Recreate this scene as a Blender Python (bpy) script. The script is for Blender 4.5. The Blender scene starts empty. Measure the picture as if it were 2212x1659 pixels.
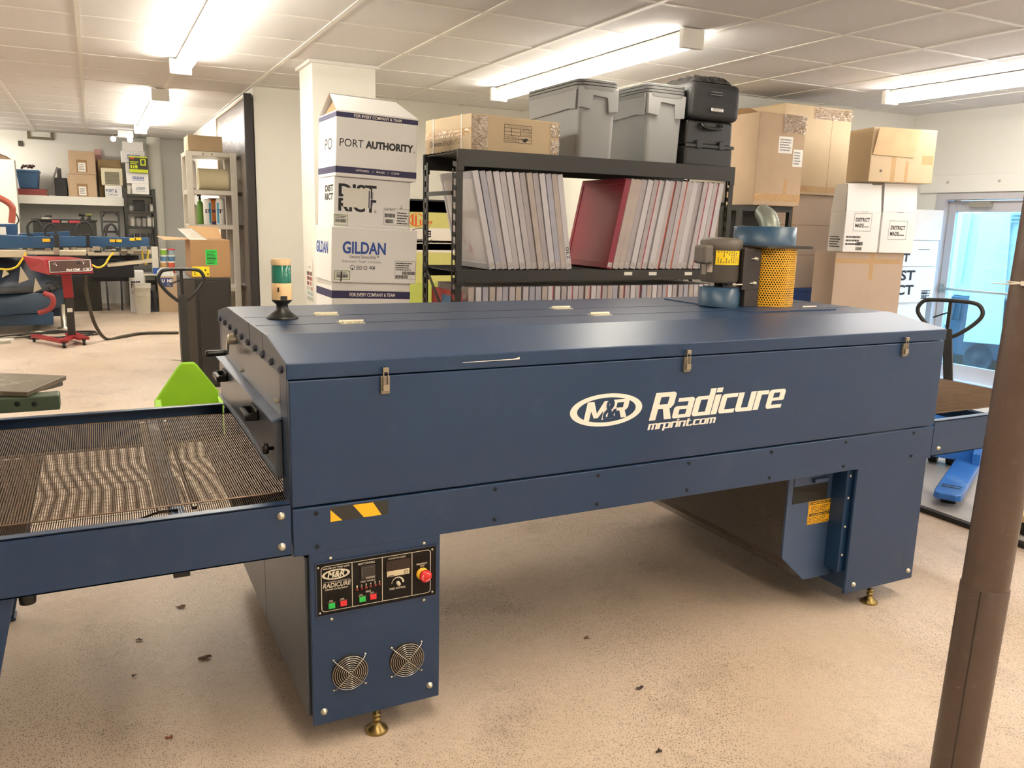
import bpy, math, random
import numpy as np
from mathutils import Vector, Matrix, Euler
random.seed(7)
SC = bpy.context.scene
COL = SC.collection

# ------------------------------------------------------------------ camera
CX, CY, CZ = -0.467, -2.3311, 1.66
YAW, PITCH, ROLL, FPX = 0.4687, -0.1946, 0.0256, 1771.6
IW, IH = 2212, 1659
def _basis():
    cy, sy, cp, sp = math.cos(YAW), math.sin(YAW), math.cos(PITCH), math.sin(PITCH)
    f = Vector((sy*cp, cy*cp, sp)); r = Vector((cy, -sy, 0)); u = r.cross(f)
    cr, sr = math.cos(ROLL), math.sin(ROLL)
    return cr*r + sr*u, -sr*r + cr*u, f
CR, CU, CF = _basis()
CAMPOS = Vector((CX, CY, CZ))
cam_data = bpy.data.cameras.new('camera')
cam_data.sensor_fit = 'HORIZONTAL'; cam_data.sensor_width = 36.0
cam_data.lens = FPX/IW*36.0; cam_data.clip_start = 0.05; cam_data.clip_end = 100
cam = bpy.data.objects.new('camera', cam_data); COL.objects.link(cam)
cam.matrix_world = Matrix(((CR.x, CU.x, -CF.x, CX), (CR.y, CU.y, -CF.y, CY), (CR.z, CU.z, -CF.z, CZ), (0, 0, 0, 1)))
SC.camera = cam

def at(u, v, x=None, y=None, z=None):
    """The point of the real plane x=, y= or z= that lies in the direction of photograph pixel (u, v)."""
    d = CR*((u-IW/2)/FPX) + CU*(-(v-IH/2)/FPX) + CF
    if x is not None: t = (x-CX)/d.x
    elif y is not None: t = (y-CY)/d.y
    else: t = (z-CZ)/d.z
    return CAMPOS + d*t

# ------------------------------------------------------------------ light, world, exposure
SC.view_settings.view_transform = 'Standard'
SC.view_settings.look = 'None'
SC.view_settings.gamma = 1.0
SC.view_settings.use_curve_mapping = False
SC.view_settings.exposure = 0.10
try:
    SC.cycles.use_denoising = True
except Exception:
    pass
world = bpy.data.worlds.new('world'); SC.world = world; world.use_nodes = True
WN = world.node_tree; WN.nodes.clear()
wo = WN.nodes.new('ShaderNodeOutputWorld'); wb = WN.nodes.new('ShaderNodeBackground')
wb.inputs[0].default_value = (0.42, 0.66, 1.0, 1); wb.inputs[1].default_value = 12.0
WN.links.new(wb.outputs[0], wo.inputs[0])
TUBE_STRENGTH = 48.0
TUBE_COLOR = (1.0, 0.925, 0.80)
TUBE_COLOR_COOL = (1.0, 0.96, 0.93)

# ------------------------------------------------------------------ materials
def lin(c):
    c = c/255.0
    return c/12.92 if c <= 0.04045 else ((c+0.055)/1.055)**2.4
def rgb(c):
    if isinstance(c, str):
        c = c.lstrip('#'); c = tuple(int(c[i:i+2], 16) for i in (0, 2, 4))
    return (lin(c[0]), lin(c[1]), lin(c[2]), 1.0)
MATS = {}
def mat(name, color, rough=0.6, metal=0.0, vary=0.08, scale=6.0, bump=0.0, bump_scale=80.0, emit=None, estr=0.0, spec=0.5, wear=None, wear_amt=0.0, wear_scale=5.0, alpha=1.0):
    if name in MATS: return MATS[name]
    m = bpy.data.materials.new(name); m.use_nodes = True
    nt = m.node_tree; b = nt.nodes['Principled BSDF']
    b.inputs['Roughness'].default_value = rough; b.inputs['Metallic'].default_value = metal
    b.inputs['Specular IOR Level'].default_value = spec
    c = rgb(color)
    tc = nt.nodes.new('ShaderNodeTexCoord')
    if vary > 0 or wear:
        n = nt.nodes.new('ShaderNodeTexNoise'); n.inputs['Scale'].default_value = scale; n.inputs['Detail'].default_value = 5
        nt.links.new(tc.outputs['Object'], n.inputs['Vector'])
        mx = nt.nodes.new('ShaderNodeMix'); mx.data_type = 'RGBA'
        nt.links.new(n.outputs['Fac'], mx.inputs[0])
        lo = tuple(x*(1-vary*1.6) for x in c[:3])+(1,); hi = tuple(min(1, x*(1+vary*1.6)) for x in c[:3])+(1,)
        mx.inputs[6].default_value = lo; mx.inputs[7].default_value = hi
        last = mx.outputs[2]
        if wear:
            n2 = nt.nodes.new('ShaderNodeTexNoise'); n2.inputs['Scale'].default_value = wear_scale; n2.inputs['Detail'].default_value = 8; n2.inputs['Roughness'].default_value = 0.7
            nt.links.new(tc.outputs['Object'], n2.inputs['Vector'])
            rp = nt.nodes.new('ShaderNodeMapRange'); rp.inputs[1].default_value = 0.58; rp.inputs[2].default_value = 0.72; rp.inputs[4].default_value = wear_amt
            nt.links.new(n2.outputs['Fac'], rp.inputs[0])
            m2 = nt.nodes.new('ShaderNodeMix'); m2.data_type = 'RGBA'
            nt.links.new(rp.outputs[0], m2.inputs[0]); nt.links.new(last, m2.inputs[6]); m2.inputs[7].default_value = rgb(wear)
            last = m2.outputs[2]
        nt.links.new(last, b.inputs['Base Color'])
    else:
        b.inputs['Base Color'].default_value = c
    if bump > 0:
        n3 = nt.nodes.new('ShaderNodeTexNoise'); n3.inputs['Scale'].default_value = bump_scale; n3.inputs['Detail'].default_value = 3
        nt.links.new(tc.outputs['Object'], n3.inputs['Vector'])
        bp = nt.nodes.new('ShaderNodeBump'); bp.inputs['Strength'].default_value = bump; bp.inputs['Distance'].default_value = 0.01
        nt.links.new(n3.outputs['Fac'], bp.inputs['Height']); nt.links.new(bp.outputs[0], b.inputs['Normal'])
    if emit is not None:
        b.inputs['Emission Color'].default_value = tuple(emit)+(1,) if not isinstance(emit, str) else rgb(emit)
        b.inputs['Emission Strength'].default_value = estr
    if alpha < 1: b.inputs['Alpha'].default_value = alpha
    MATS[name] = m
    return m
def clear_film(name, color, gloss_rough=0.05, opacity=0.12, bump=0.0, bump_scale=30.0, metal=0.0):
    """thin clear sheet: mostly transparent, some gloss"""
    if name in MATS: return MATS[name]
    m = bpy.data.materials.new(name); m.use_nodes = True; nt = m.node_tree; nt.nodes.clear()
    out = nt.nodes.new('ShaderNodeOutputMaterial'); t = nt.nodes.new('ShaderNodeBsdfTransparent'); t.inputs[0].default_value = rgb(color)
    g = nt.nodes.new('ShaderNodeBsdfGlossy'); g.inputs['Roughness'].default_value = gloss_rough
    mx = nt.nodes.new('ShaderNodeMixShader'); mx.inputs[0].default_value = opacity
    nt.links.new(t.outputs[0], mx.inputs[1]); nt.links.new(g.outputs[0], mx.inputs[2]); nt.links.new(mx.outputs[0], out.inputs[0])
    if bump:
        tc = nt.nodes.new('ShaderNodeTexCoord'); n = nt.nodes.new('ShaderNodeTexNoise'); n.inputs['Scale'].default_value = bump_scale; n.inputs['Detail'].default_value = 4
        nt.links.new(tc.outputs['Object'], n.inputs['Vector']); bp = nt.nodes.new('ShaderNodeBump'); bp.inputs['Strength'].default_value = bump; bp.inputs['Distance'].default_value = 0.02
        nt.links.new(n.outputs['Fac'], bp.inputs['Height']); nt.links.new(bp.outputs[0], g.inputs['Normal'])
    MATS[name] = m; return m

def floor_material():
    m = bpy.data.materials.new('speckled_floor'); m.use_nodes = True; nt = m.node_tree; b = nt.nodes['Principled BSDF']
    L = nt.links.new
    tc = nt.nodes.new('ShaderNodeTexCoord')
    def noise(sc, det, src, rough=0.55):
        n = nt.nodes.new('ShaderNodeTexNoise'); n.inputs['Scale'].default_value = sc; n.inputs['Detail'].default_value = det; n.inputs['Roughness'].default_value = rough; L(src, n.inputs['Vector']); return n
    def mapr(src, a, bb, c=0.0, d=1.0):
        r = nt.nodes.new('ShaderNodeMapRange'); r.inputs[1].default_value = a; r.inputs[2].default_value = bb; r.inputs[3].default_value = c; r.inputs[4].default_value = d; L(src, r.inputs[0]); return r.outputs[0]
    def mix(fac, A, B):
        x = nt.nodes.new('ShaderNodeMix'); x.data_type = 'RGBA'
        if hasattr(fac, 'links'): L(fac, x.inputs[0])
        else: x.inputs[0].default_value = fac
        for s, v in ((6, A), (7, B)):
            if hasattr(v, 'links'): L(v, x.inputs[s])
            else: x.inputs[s].default_value = v
        return x.outputs[2]
    def math_(op, a, bb):
        x = nt.nodes.new('ShaderNodeMath'); x.operation = op
        for i, v in enumerate((a, bb)):
            if hasattr(v, 'links'): L(v, x.inputs[i])
            else: x.inputs[i].default_value = v
        return x.outputs[0]
    P = tc.outputs['Object']
    big = noise(0.9, 6, P).outputs['Fac']
    col = mix(mapr(big, 0.35, 0.68), rgb('#dbc9b8'), rgb('#c9b4a0'))
    fine = noise(22, 8, P, 0.75).outputs['Fac']
    col = mix(mapr(fine, 0.35, 0.75, 0, 0.3), col, rgb('#a89880'))
    # scuffed dirt
    d1 = noise(2.2, 10, P, 0.72).outputs['Fac']
    col = mix(mapr(d1, 0.54, 0.76, 0, 0.5), col, rgb('#77695a'))
    # flecks: stretched, warped voronoi cells
    wn = nt.nodes.new('ShaderNodeTexNoise'); wn.inputs['Scale'].default_value = 45; L(P, wn.inputs['Vector'])
    sub = nt.nodes.new('ShaderNodeVectorMath'); sub.operation = 'MULTIPLY_ADD'; L(wn.outputs['Color'], sub.inputs[0]); sub.inputs[1].default_value = (0.010, 0.010, 0); L(P, sub.inputs[2])
    masks = []
    for sc, st, rot, thr, keep in ((128, 0.42, 0.4, 0.165, 0.56), (166, 0.45, 1.9, 0.18, 0.58), (148, 0.42, 1.15, 0.17, 0.62), (52, 0.5, 2.6, 0.10, 0.84)):
        mp = nt.nodes.new('ShaderNodeMapping'); mp.inputs['Rotation'].default_value = (0, 0, rot); mp.inputs['Scale'].default_value = (sc, sc*st, 1); L(sub.outputs[0], mp.inputs['Vector'])
        v = nt.nodes.new('ShaderNodeTexVoronoi'); v.voronoi_dimensions = '2D'; v.inputs['Scale'].default_value = 1.0; L(mp.outputs[0], v.inputs['Vector'])
        sep = nt.nodes.new('ShaderNodeSeparateColor'); L(v.outputs['Color'], sep.inputs[0])
        small = math_('LESS_THAN', v.outputs['Distance'], thr)
        k = math_('GREATER_THAN', sep.outputs[0], keep)
        masks.append(math_('MULTIPLY', small, k))
    fl = math_('MAXIMUM', math_('MAXIMUM', masks[0], masks[1]), math_('MAXIMUM', masks[2], masks[3]))
    dens = mapr(noise(1.1, 4, P).outputs['Fac'], 0.34, 0.62, 0.15, 1.0)
    col = mix(math_('MULTIPLY', fl, math_('MULTIPLY', dens, 0.8)), col, rgb('#4b4038'))
    L(col, b.inputs['Base Color'])
    L(mapr(fine, 0.3, 0.8, 0.34, 0.62), b.inputs['Roughness'])
    b.inputs['Specular IOR Level'].default_value = 0.35
    bp = nt.nodes.new('ShaderNodeBump'); bp.inputs['Strength'].default_value = 0.12; bp.inputs['Distance'].default_value = 0.004; L(fine, bp.inputs['Height']); L(bp.outputs[0], b.inputs['Normal'])
    return m

def hex_perforated(name, color, pitch, hole):
    """sheet metal with round holes in a staggered pattern (uses the UV map, in metres)"""
    m = bpy.data.materials.new(name); m.use_nodes = True; nt = m.node_tree; b = nt.nodes['Principled BSDF']; L = nt.links.new
    b.inputs['Base Color'].default_value = rgb(color); b.inputs['Roughness'].default_value = 0.45
    uv = nt.nodes.new('ShaderNodeTexCoord')
    ds = []
    for off in (0.0, 0.5):
        mp = nt.nodes.new('ShaderNodeMapping'); mp.inputs['Scale'].default_value = (1/pitch, 1/(pitch*1.732), 1); mp.inputs['Location'].default_value = (off, off, 0); L(uv.outputs['UV'], mp.inputs[0])
        fr = nt.nodes.new('ShaderNodeVectorMath'); fr.operation = 'FRACTION'; L(mp.outputs[0], fr.inputs[0])
        sb = nt.nodes.new('ShaderNodeVectorMath'); sb.operation = 'SUBTRACT'; L(fr.outputs[0], sb.inputs[0]); sb.inputs[1].default_value = (0.5, 0.5, 0)
        ml = nt.nodes.new('ShaderNodeVectorMath'); ml.operation = 'MULTIPLY'; L(sb.outputs[0], ml.inputs[0]); ml.inputs[1].default_value = (1, 1.732, 0)
        ln = nt.nodes.new('ShaderNodeVectorMath'); ln.operation = 'LENGTH'; L(ml.outputs[0], ln.inputs[0]); ds.append(ln.outputs['Value'])
    mn = nt.nodes.new('ShaderNodeMath'); mn.operation = 'MINIMUM'; L(ds[0], mn.inputs[0]); L(ds[1], mn.inputs[1])
    lt = nt.nodes.new('ShaderNodeMath'); lt.operation = 'GREATER_THAN'; L(mn.outputs[0], lt.inputs[0]); lt.inputs[1].default_value = hole/pitch/2
    L(lt.outputs[0], b.inputs['Alpha'])
    return m

# ------------------------------------------------------------------ mesh builder
FONT_CACHE = {}
def text_geo(body, bold=0.0, shear=0.0, res=3):
    key = (body, bold, shear, res)
    if key in FONT_CACHE: return FONT_CACHE[key]
    cu = bpy.data.curves.new('lettering', 'FONT'); cu.body = body; cu.size = 1.0; cu.offset = bold; cu.shear = shear; cu.resolution_u = res
    ob = bpy.data.objects.new('lettering', cu); COL.objects.link(ob)
    bpy.context.view_layer.update()
    dg = bpy.context.evaluated_depsgraph_get()
    me = bpy.data.meshes.new_from_object(ob.evaluated_get(dg))
    vs = [(v.co.x, v.co.y) for v in me.vertices]; fs = [tuple(p.vertices) for p in me.polygons]
    bpy.data.objects.remove(ob); bpy.data.curves.remove(cu); bpy.data.meshes.remove(me)
    if vs:
        x0 = min(v[0] for v in vs); x1 = max(v[0] for v in vs); y0 = min(v[1] for v in vs); y1 = max(v[1] for v in vs)
        vs = [((a-x0)/max(1e-6, x1-x0), (b-y0)/max(1e-6, y1-y0)) for a, b in vs]
    FONT_CACHE[key] = (vs, fs)
    return FONT_CACHE[key]

class Face:
    """a rectangle in space: o = lower-left corner, r/u = unit right/up vectors, n = outward normal, w/h = size in metres"""
    def __init__(s, o, r, u, w, h):
        s.o, s.r, s.u = Vector(o), Vector(r).normalized(), Vector(u).normalized(); s.n = s.r.cross(s.u); s.w, s.h = w, h
    def p(s, a, b, off=0.0): return s.o + s.r*(a*s.w) + s.u*(b*s.h) + s.n*off
def front(x0, x1, z0, z1, y): return Face((x0, y, z0), (1, 0, 0), (0, 0, 1), x1-x0, z1-z0)
def leftside(x, y0, y1, z0, z1): return Face((x, y1, z0), (0, -1, 0), (0, 0, 1), y1-y0, z1-z0)

ORG = {}
class MB:
    def __init__(s): s.v = []; s.f = []; s.m = []; s.k = 0; s.sm = []
    def use(s, k): s.k = k; return s
    def add(s, vs, fs, smooth=False):
        n = len(s.v); s.v += [Vector(a) for a in vs]
        for f in fs: s.f.append([n+i for i in f]); s.m.append(s.k); s.sm.append(smooth)
        return s
    def box(s, x0, y0, z0, x1, y1, z1):
        return s.add([(x0,y0,z0),(x1,y0,z0),(x1,y1,z0),(x0,y1,z0),(x0,y0,z1),(x1,y0,z1),(x1,y1,z1),(x0,y1,z1)],
                     [(0,3,2,1),(4,5,6,7),(0,1,5,4),(1,2,6,5),(2,3,7,6),(3,0,4,7)])
    def hexa(s, lo, hi):
        """prism between two matching rings (bottom ccw from above, top)"""
        n = len(lo); vs = list(lo)+list(hi)
        return s.add(vs, [tuple(range(n-1, -1, -1)), tuple(range(n, 2*n))] + [(i, (i+1) % n, n+(i+1) % n, n+i) for i in range(n)])
    def prism(s, pts, d):
        """polygon pts (3D, ccw seen from +d side is fine) extruded by vector d"""
        d = Vector(d); lo = [Vector(p) for p in pts]; hi = [p+d for p in lo]; n = len(lo)
        return s.add(lo+hi, [tuple(range(n-1, -1, -1)), tuple(range(n, 2*n))] + [(i, (i+1) % n, n+(i+1) % n, n+i) for i in range(n)])
    def obox(s, c, sx, sy, sz, rot):
        M = Euler(rot).to_matrix(); c = Vector(c)
        vs = [c + M @ Vector((a*sx/2, b*sy/2, d*sz/2)) for d in (-1, 1) for a, b in ((-1,-1),(1,-1),(1,1),(-1,1))]
        return s.add(vs, [(0,3,2,1),(4,5,6,7),(0,1,5,4),(1,2,6,5),(2,3,7,6),(3,0,4,7)])
    def bar(s, a, b, w, h, up=(0, 0, 1)):
        """rectangular bar from a to b, w wide, h high"""
        a, b = Vector(a), Vector(b); d = (b-a).normalized(); up = Vector(up)
        if abs(d.dot(up)) > 0.99: up = Vector((0, 1, 0))
        r = d.cross(up).normalized(); u = r.cross(d)
        q = [r*(i*w/2)+u*(j*h/2) for i, j in ((-1,-1),(1,-1),(1,1),(-1,1))]
        return s.add([a+k for k in q]+[b+k for k in q], [(0,1,2,3),(7,6,5,4),(0,4,5,1),(1,5,6,2),(2,6,7,3),(3,7,4,0)])
    def tube(s, pts, r, n=8, closed=False, caps=True):
        pts = [Vector(p) for p in pts]; rings = []; N = len(pts); prev = None
        for i, p in enumerate(pts):
            if closed: d = pts[(i+1) % N]-pts[i-1]
            else: d = pts[min(i+1, N-1)]-pts[max(i-1, 0)]
            d.normalize()
            if prev is None:
                a = Vector((0, 0, 1)) if abs(d.z) < 0.9 else Vector((1, 0, 0))
                u = d.cross(a).normalized()
            else:
                u = (prev - d*prev.dot(d))
                if u.length < 1e-5: u = d.orthogonal()
                u.normalize()
            prev = u; w = d.cross(u); rr = r[i] if isinstance(r, (list, tuple)) else r
            rings.append([p+u*(rr*math.cos(2*math.pi*k/n))+w*(rr*math.sin(2*math.pi*k/n)) for k in range(n)])
        vs = [v for ring in rings for v in ring]; fs = []
        for i in range(N if closed else N-1):
            a, b = i*n, ((i+1) % N)*n
            fs += [(a+k, a+(k+1) % n, b+(k+1) % n, b+k) for k in range(n)]
        s.add(vs, fs, smooth=n > 4)
        if caps and not closed:
            s.add(rings[0], [tuple(range(n-1, -1, -1))]); s.add(rings[-1], [tuple(range(n))])
        return s
    def cyl(s, a, b, r, n=20): return s.tube([a, b], r, n)
    def lathe(s, c, prof, n=24, axis='z'):
        """prof: list of (radius, height along axis) about point c"""
        c = Vector(c); A = {'z': ((1,0,0),(0,1,0),(0,0,1)), 'y': ((1,0,0),(0,0,1),(0,-1,0)), 'x': ((0,1,0),(0,0,1),(1,0,0))}[axis]
        e1, e2, e3 = (Vector(q) for q in A); vs = []
        for r, h in prof:
            vs += [c + e1*(r*math.cos(2*math.pi*k/n)) + e2*(r*math.sin(2*math.pi*k/n)) + e3*h for k in range(n)]
        fs = []
        for i in range(len(prof)-1):
            fs += [(i*n+k, i*n+(k+1) % n, (i+1)*n+(k+1) % n, (i+1)*n+k) for k in range(n)]
        s.add(vs, fs, smooth=True)
        if prof[0][0] > 1e-6: s.add(vs[:n], [tuple(range(n-1, -1, -1))])
        if prof[-1][0] > 1e-6: s.add(vs[-n:], [tuple(range(n))])
        return s
    # flat marks on a Face
    def rect(s, F, a0, b0, a1, b1, off=0.0008):
        return s.add([F.p(a0,b0,off), F.p(a1,b0,off), F.p(a1,b1,off), F.p(a0,b1,off)], [(0,1,2,3)])
    def outline(s, F, a0, b0, a1, b1, t, off=0.0008):
        ta, tb = t/F.w, t/F.h
        s.rect(F, a0, b0, a1, b0+tb, off); s.rect(F, a0, b1-tb, a1, b1, off); s.rect(F, a0, b0+tb, a0+ta, b1-tb, off); s.rect(F, a1-ta, b0+tb, a1, b1-tb, off); return s
    def poly(s, F, pts, off=0.0008):
        return s.add([F.p(a, b, off) for a, b in pts], [tuple(range(len(pts)))])
    def text(s, F, body, a0, b0, a1, b1, bold=0.0, shear=0.0, off=0.001, res=3, flip=False):
        vs, fs = text_geo(body, bold, shear, res)
        if flip: vs = [(1-x, 1-y) for x, y in vs]
        return s.add([F.p(a0+(a1-a0)*x, b0+(b1-b0)*y, off) for x, y in vs], fs)
    def ring(s, F, a, b, ra, rb, ta, tb, off=0.0008, n=56):
        """elliptic ring; ra/rb outer radii and ta/tb widths in metres"""
        vs = []
        for k in range(n):
            t = 2*math.pi*k/n
            vs.append(F.p(a+ra*math.cos(t)/F.w, b+rb*math.sin(t)/F.h, off))
        for k in range(n):
            t = 2*math.pi*k/n
            vs.append(F.p(a+(ra-ta)*math.cos(t)/F.w, b+(rb-tb)*math.sin(t)/F.h, off))
        return s.add(vs, [(k, (k+1) % n, n+(k+1) % n, n+k) for k in range(n)])
    def barcode(s, F, a0, b0, a1, b1, off=0.0012, n=18):
        x = a0; rs = random.Random(n*7+int(a0*1000))
        while x < a1:
            w = (a1-a0)/n*rs.choice((0.3, 0.5, 0.8)); s.rect(F, x, b0, min(a1, x+w), b1, off); x += w+(a1-a0)/n*rs.choice((0.25, 0.45))
        return s
    def scribble(s, F, a0, b0, a1, b1, rows, off=0.0012, seed=1):
        """rows of small print too small to read"""
        rs = random.Random(seed); h = (b1-b0)/rows
        for i in range(rows):
            x = a0; y = b1-(i+1)*h
            end = a1-(a1-a0)*rs.uniform(0, 0.3)
            while x < end:
                w = (a1-a0)*rs.uniform(0.04, 0.12); s.rect(F, x, y+h*0.25, min(end, x+w), y+h*0.72, off); x += w+(a1-a0)*0.02
        return s
    def build(s, name, mats, parent=None, bevel=0.0, seg=2, origin=None):
        if not isinstance(mats, (list, tuple)): mats = [mats]
        if parent is not None: o0 = ORG[parent.name]
        elif origin is not None: o0 = Vector(origin)
        else:
            xs = [v.x for v in s.v]; ys = [v.y for v in s.v]; zs = [v.z for v in s.v]
            o0 = Vector(((min(xs)+max(xs))/2, (min(ys)+max(ys))/2, min(zs)))
        me = bpy.data.meshes.new(name)
        me.from_pydata([tuple(v-o0) for v in s.v], [], s.f); 
        for m in mats: me.materials.append(m)
        me.polygons.foreach_set('material_index', s.m); me.polygons.foreach_set('use_smooth', s.sm)
        me.update()
        ob = bpy.data.objects.new(name, me); COL.objects.link(ob)
        if parent is not None: ob.parent = parent
        else: ob.location = o0
        ORG[ob.name] = o0
        if bevel > 0:
            bv = ob.modifiers.new('soft_edges', 'BEVEL'); bv.width = bevel; bv.segments = seg; bv.limit_method = 'ANGLE'; bv.angle_limit = math.radians(40); bv.harden_normals = False
        return ob

def thing(name, label, cat, loc=(0, 0, 0), group=None):
    o = bpy.data.objects.new(name, None); COL.objects.link(o); o.location = loc; o.empty_display_size = 0.1
    ORG[o.name] = Vector(loc); o['label'] = label; o['category'] = cat
    if group: o['group'] = group
    return o
def tag(o, label, cat, group=None):
    o['label'] = label; o['category'] = cat
    if group: o['group'] = group
    return o
def struct(o, label=None):
    o['kind'] = 'structure'
    if label: o['label'] = label
    return o
def copy_tree(o, parent=None):
    c = o.copy(); COL.objects.link(c)
    if parent is not None: c.parent = parent
    ORG[c.name] = ORG[o.name].copy()
    for ch in o.children: copy_tree(ch, c)
    return c
def smooth_path(pts, n=8):
    """Catmull-Rom through the points"""
    P = [Vector(p) for p in pts]; P = [P[0]*2-P[1]]+P+[P[-1]*2-P[-2]]; out = []
    for i in range(1, len(P)-2):
        for k in range(n):
            t = k/n; a, b, c, d = P[i-1], P[i], P[i+1], P[i+2]
            out.append(0.5*((2*b)+(-a+c)*t+(2*a-5*b+4*c-d)*t*t+(-a+3*b-3*c+d)*t*t*t))
    out.append(P[-2]); return out
ORD = ['first','second','third','fourth','fifth','sixth','seventh','eighth','ninth','tenth','eleventh','twelfth','thirteenth','fourteenth','fifteenth','sixteenth','seventeenth','eighteenth','nineteenth','twentieth','twenty-first','twenty-second','twenty-third','twenty-fourth','twenty-fifth','twenty-sixth','twenty-seventh','twenty-eighth','twenty-ninth','thirtieth','thirty-first','thirty-second','thirty-third','thirty-fourth','thirty-fifth','thirty-sixth','thirty-seventh','thirty-eighth','thirty-ninth','fortieth','forty-first','forty-second','forty-third','forty-fourth']

# ---- shared materials
M_WALL = mat('white_wall_paint', '#e4e2d8', 0.75, vary=0.03, scale=1.5, bump=0.06, bump_scale=40)
M_WALLG = mat('pale_wall_paint', '#e7e6e0', 0.75, vary=0.04, scale=1.5, bump=0.06, bump_scale=40)
M_TILE = mat('ceiling_tile', '#d6d3d2', 0.9, vary=0.05, scale=120, bump=0.25, bump_scale=220)
M_TEE = mat('ceiling_tee', '#dcd9d2', 0.5, vary=0.0)
M_WHITE = mat('white_enamel', '#eceae4', 0.4, vary=0.02)
M_BLUE = mat('navy_enamel', '#183354', 0.36, vary=0.07, scale=3.0, bump=0.03, bump_scale=260, wear='#5a6c86', wear_amt=0.12, wear_scale=7)
M_BLUEG = mat('navy_grey_enamel', '#5d6470', 0.3, metal=0.6, vary=0.12, scale=7.0, bump=0.03, bump_scale=200, wear='#7a8088', wear_amt=0.25, wear_scale=5)
M_PRESS = mat('press_blue', '#1f4468', 0.4, vary=0.12, scale=5)
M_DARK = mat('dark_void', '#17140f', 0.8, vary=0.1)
M_BLACK = mat('black_plastic', '#1b1a19', 0.4, vary=0.1)
M_BLACKR = mat('black_rubber', '#22201e', 0.7, vary=0.1)
M_BLKSTEEL = mat('black_steel', '#26241f', 0.45, vary=0.12, scale=9)
M_STEEL = mat('bright_steel', '#c9c5bb', 0.25, metal=1.0, vary=0.05)
M_ZINC = mat('zinc_bolt', '#cfc9b8', 0.35, metal=0.85, vary=0.05)
M_BRASS = mat('brass_plated_steel', '#8f7a4c', 0.34, metal=0.95, vary=0.1, scale=30)
M_BELT = mat('woven_wire_belt', '#715c4a', 0.45, metal=0.5, vary=0.15, scale=12)
M_WHITEINK = mat('white_vinyl', '#efe9df', 0.5, vary=0.0)
M_BLACKINK = mat('black_ink', '#1d1c1e', 0.6, vary=0.0)
M_NAVYINK = mat('navy_ink', '#2a2750', 0.6, vary=0.0)
M_BLUEINK = mat('blue_ink', '#2c4f9e', 0.6, vary=0.0)
M_YELLOW = mat('yellow_sticker', '#f0b81c', 0.5, vary=0.03)
M_LABEL = mat('paper_label', '#e9e6dc', 0.6, vary=0.02)
M_GREYINK = mat('grey_ink', '#77757a', 0.6, vary=0.0)
M_CARD = mat('brown_cardboard', '#b39a7e', 0.75, vary=0.08, scale=4, bump=0.05, bump_scale=30)
M_CARDL = mat('light_cardboard', '#c6b08f', 0.75, vary=0.08, scale=4, bump=0.05, bump_scale=30)
M_CARDD = mat('dark_cardboard', '#8f6f4c', 0.8, vary=0.1, scale=4)
M_CARDW = mat('white_cardboard', '#efedea', 0.65, vary=0.035, scale=3, bump=0.05, bump_scale=24)
M_TAPE = mat('packing_tape', '#b48f5e', 0.14, vary=0.1, scale=14, bump=0.5, bump_scale=45, spec=0.8)
M_FILM = clear_film('shiny_clear_tape', '#e8dcc4', 0.2, 0.35, bump=1.0, bump_scale=38)
M_REDP = mat('red_enamel', '#8e1a22', 0.35, vary=0.08)
M_ALU = mat('aluminium_frame', '#b8b2b6', 0.45, metal=0.1, vary=0.1, scale=14, wear='#8f8790', wear_amt=0.5, wear_scale=6)
M_GREEN = mat('lime_enamel', '#86b81a', 0.38, vary=0.08, scale=5)
M_JACKBLUE = mat('bright_blue_enamel', '#2f6fc4', 0.28, vary=0.12, scale=7, wear='#8fb0d8', wear_amt=0.4, wear_scale=4)

# ------------------------------------------------------------------ room shell
H = 2.995
XR, YB, YD, XJ, XF, YF, XL, YN = 8.16, 4.5, 7.0, 4.3, 1.12, 14.6, -7.0, -5.0
struct(MB().box(XL, YN, -0.1, XR, YF, 0.0).build('floor', floor_material(), origin=(0, 0, 0)))
ceil_ob = struct(MB().box(XL, YN, H, XR, YF, H+0.1).build('ceiling', M_TILE, origin=(0, 0, 0)))
g = MB(); TS = 0.7925
for i in range(-11, 10):
    x = 1.1085+i*TS
    if XL < x < XR: g.box(x-0.017, YN, H-0.007, x+0.017, YF, H+0.001)
for j in range(-10, 16):
    y = 2.8625+j*TS
    if YN < y < YF: g.box(XL, y-0.013, H-0.005, XR, y+0.013, H+0.001)
struct(g.build('ceiling_grid', M_TEE, ceil_ob))
struct(MB().box(XJ, YB, 0, XR, YB+0.1, H).build('wall_back', M_WALL))
struct(MB().box(XJ, YB+0.1, 0, XJ+0.1, YD, H).build('wall_jog', M_WALL))
struct(MB().box(XF, YD, 0, XJ+0.1, YD+0.1, H).build('wall_rear', M_WALL))
struct(MB().box(XF, YD+0.1, 0, XF+0.1, YF, H).build('wall_side', M_WALLG))
struct(MB().box(XL, YF, 0, XF+0.1, YF+0.1, H).build('wall_far', M_WALLG))
struct(MB().box(XL-0.1, YN, 0, XL, YF, H).build('wall_left', M_WALLG))
struct(MB().box(XL, YN-0.1, 0, XR, YN, H).build('wall_near', M_WALLG))
DY0, DY1, DZ = 2.72, 4.08, 2.10
struct(MB().box(XR, YN, 0, XR+0.2, DY0, H).box(XR, DY1, 0, XR+0.2, YB+0.1, H).box(XR, DY0, DZ, XR+0.2, DY1, H).build('wall_right', M_WALL))
# white square pillar
pil = struct(MB().box(1.30, 5.13, 0, 1.865, 5.62, H).build('pillar', M_WALL))
struct(MB().box(1.27, 5.10, H-0.03, 1.895, 5.65, H-0.002).build('pillar_trim', M_TEE, pil))
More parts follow.
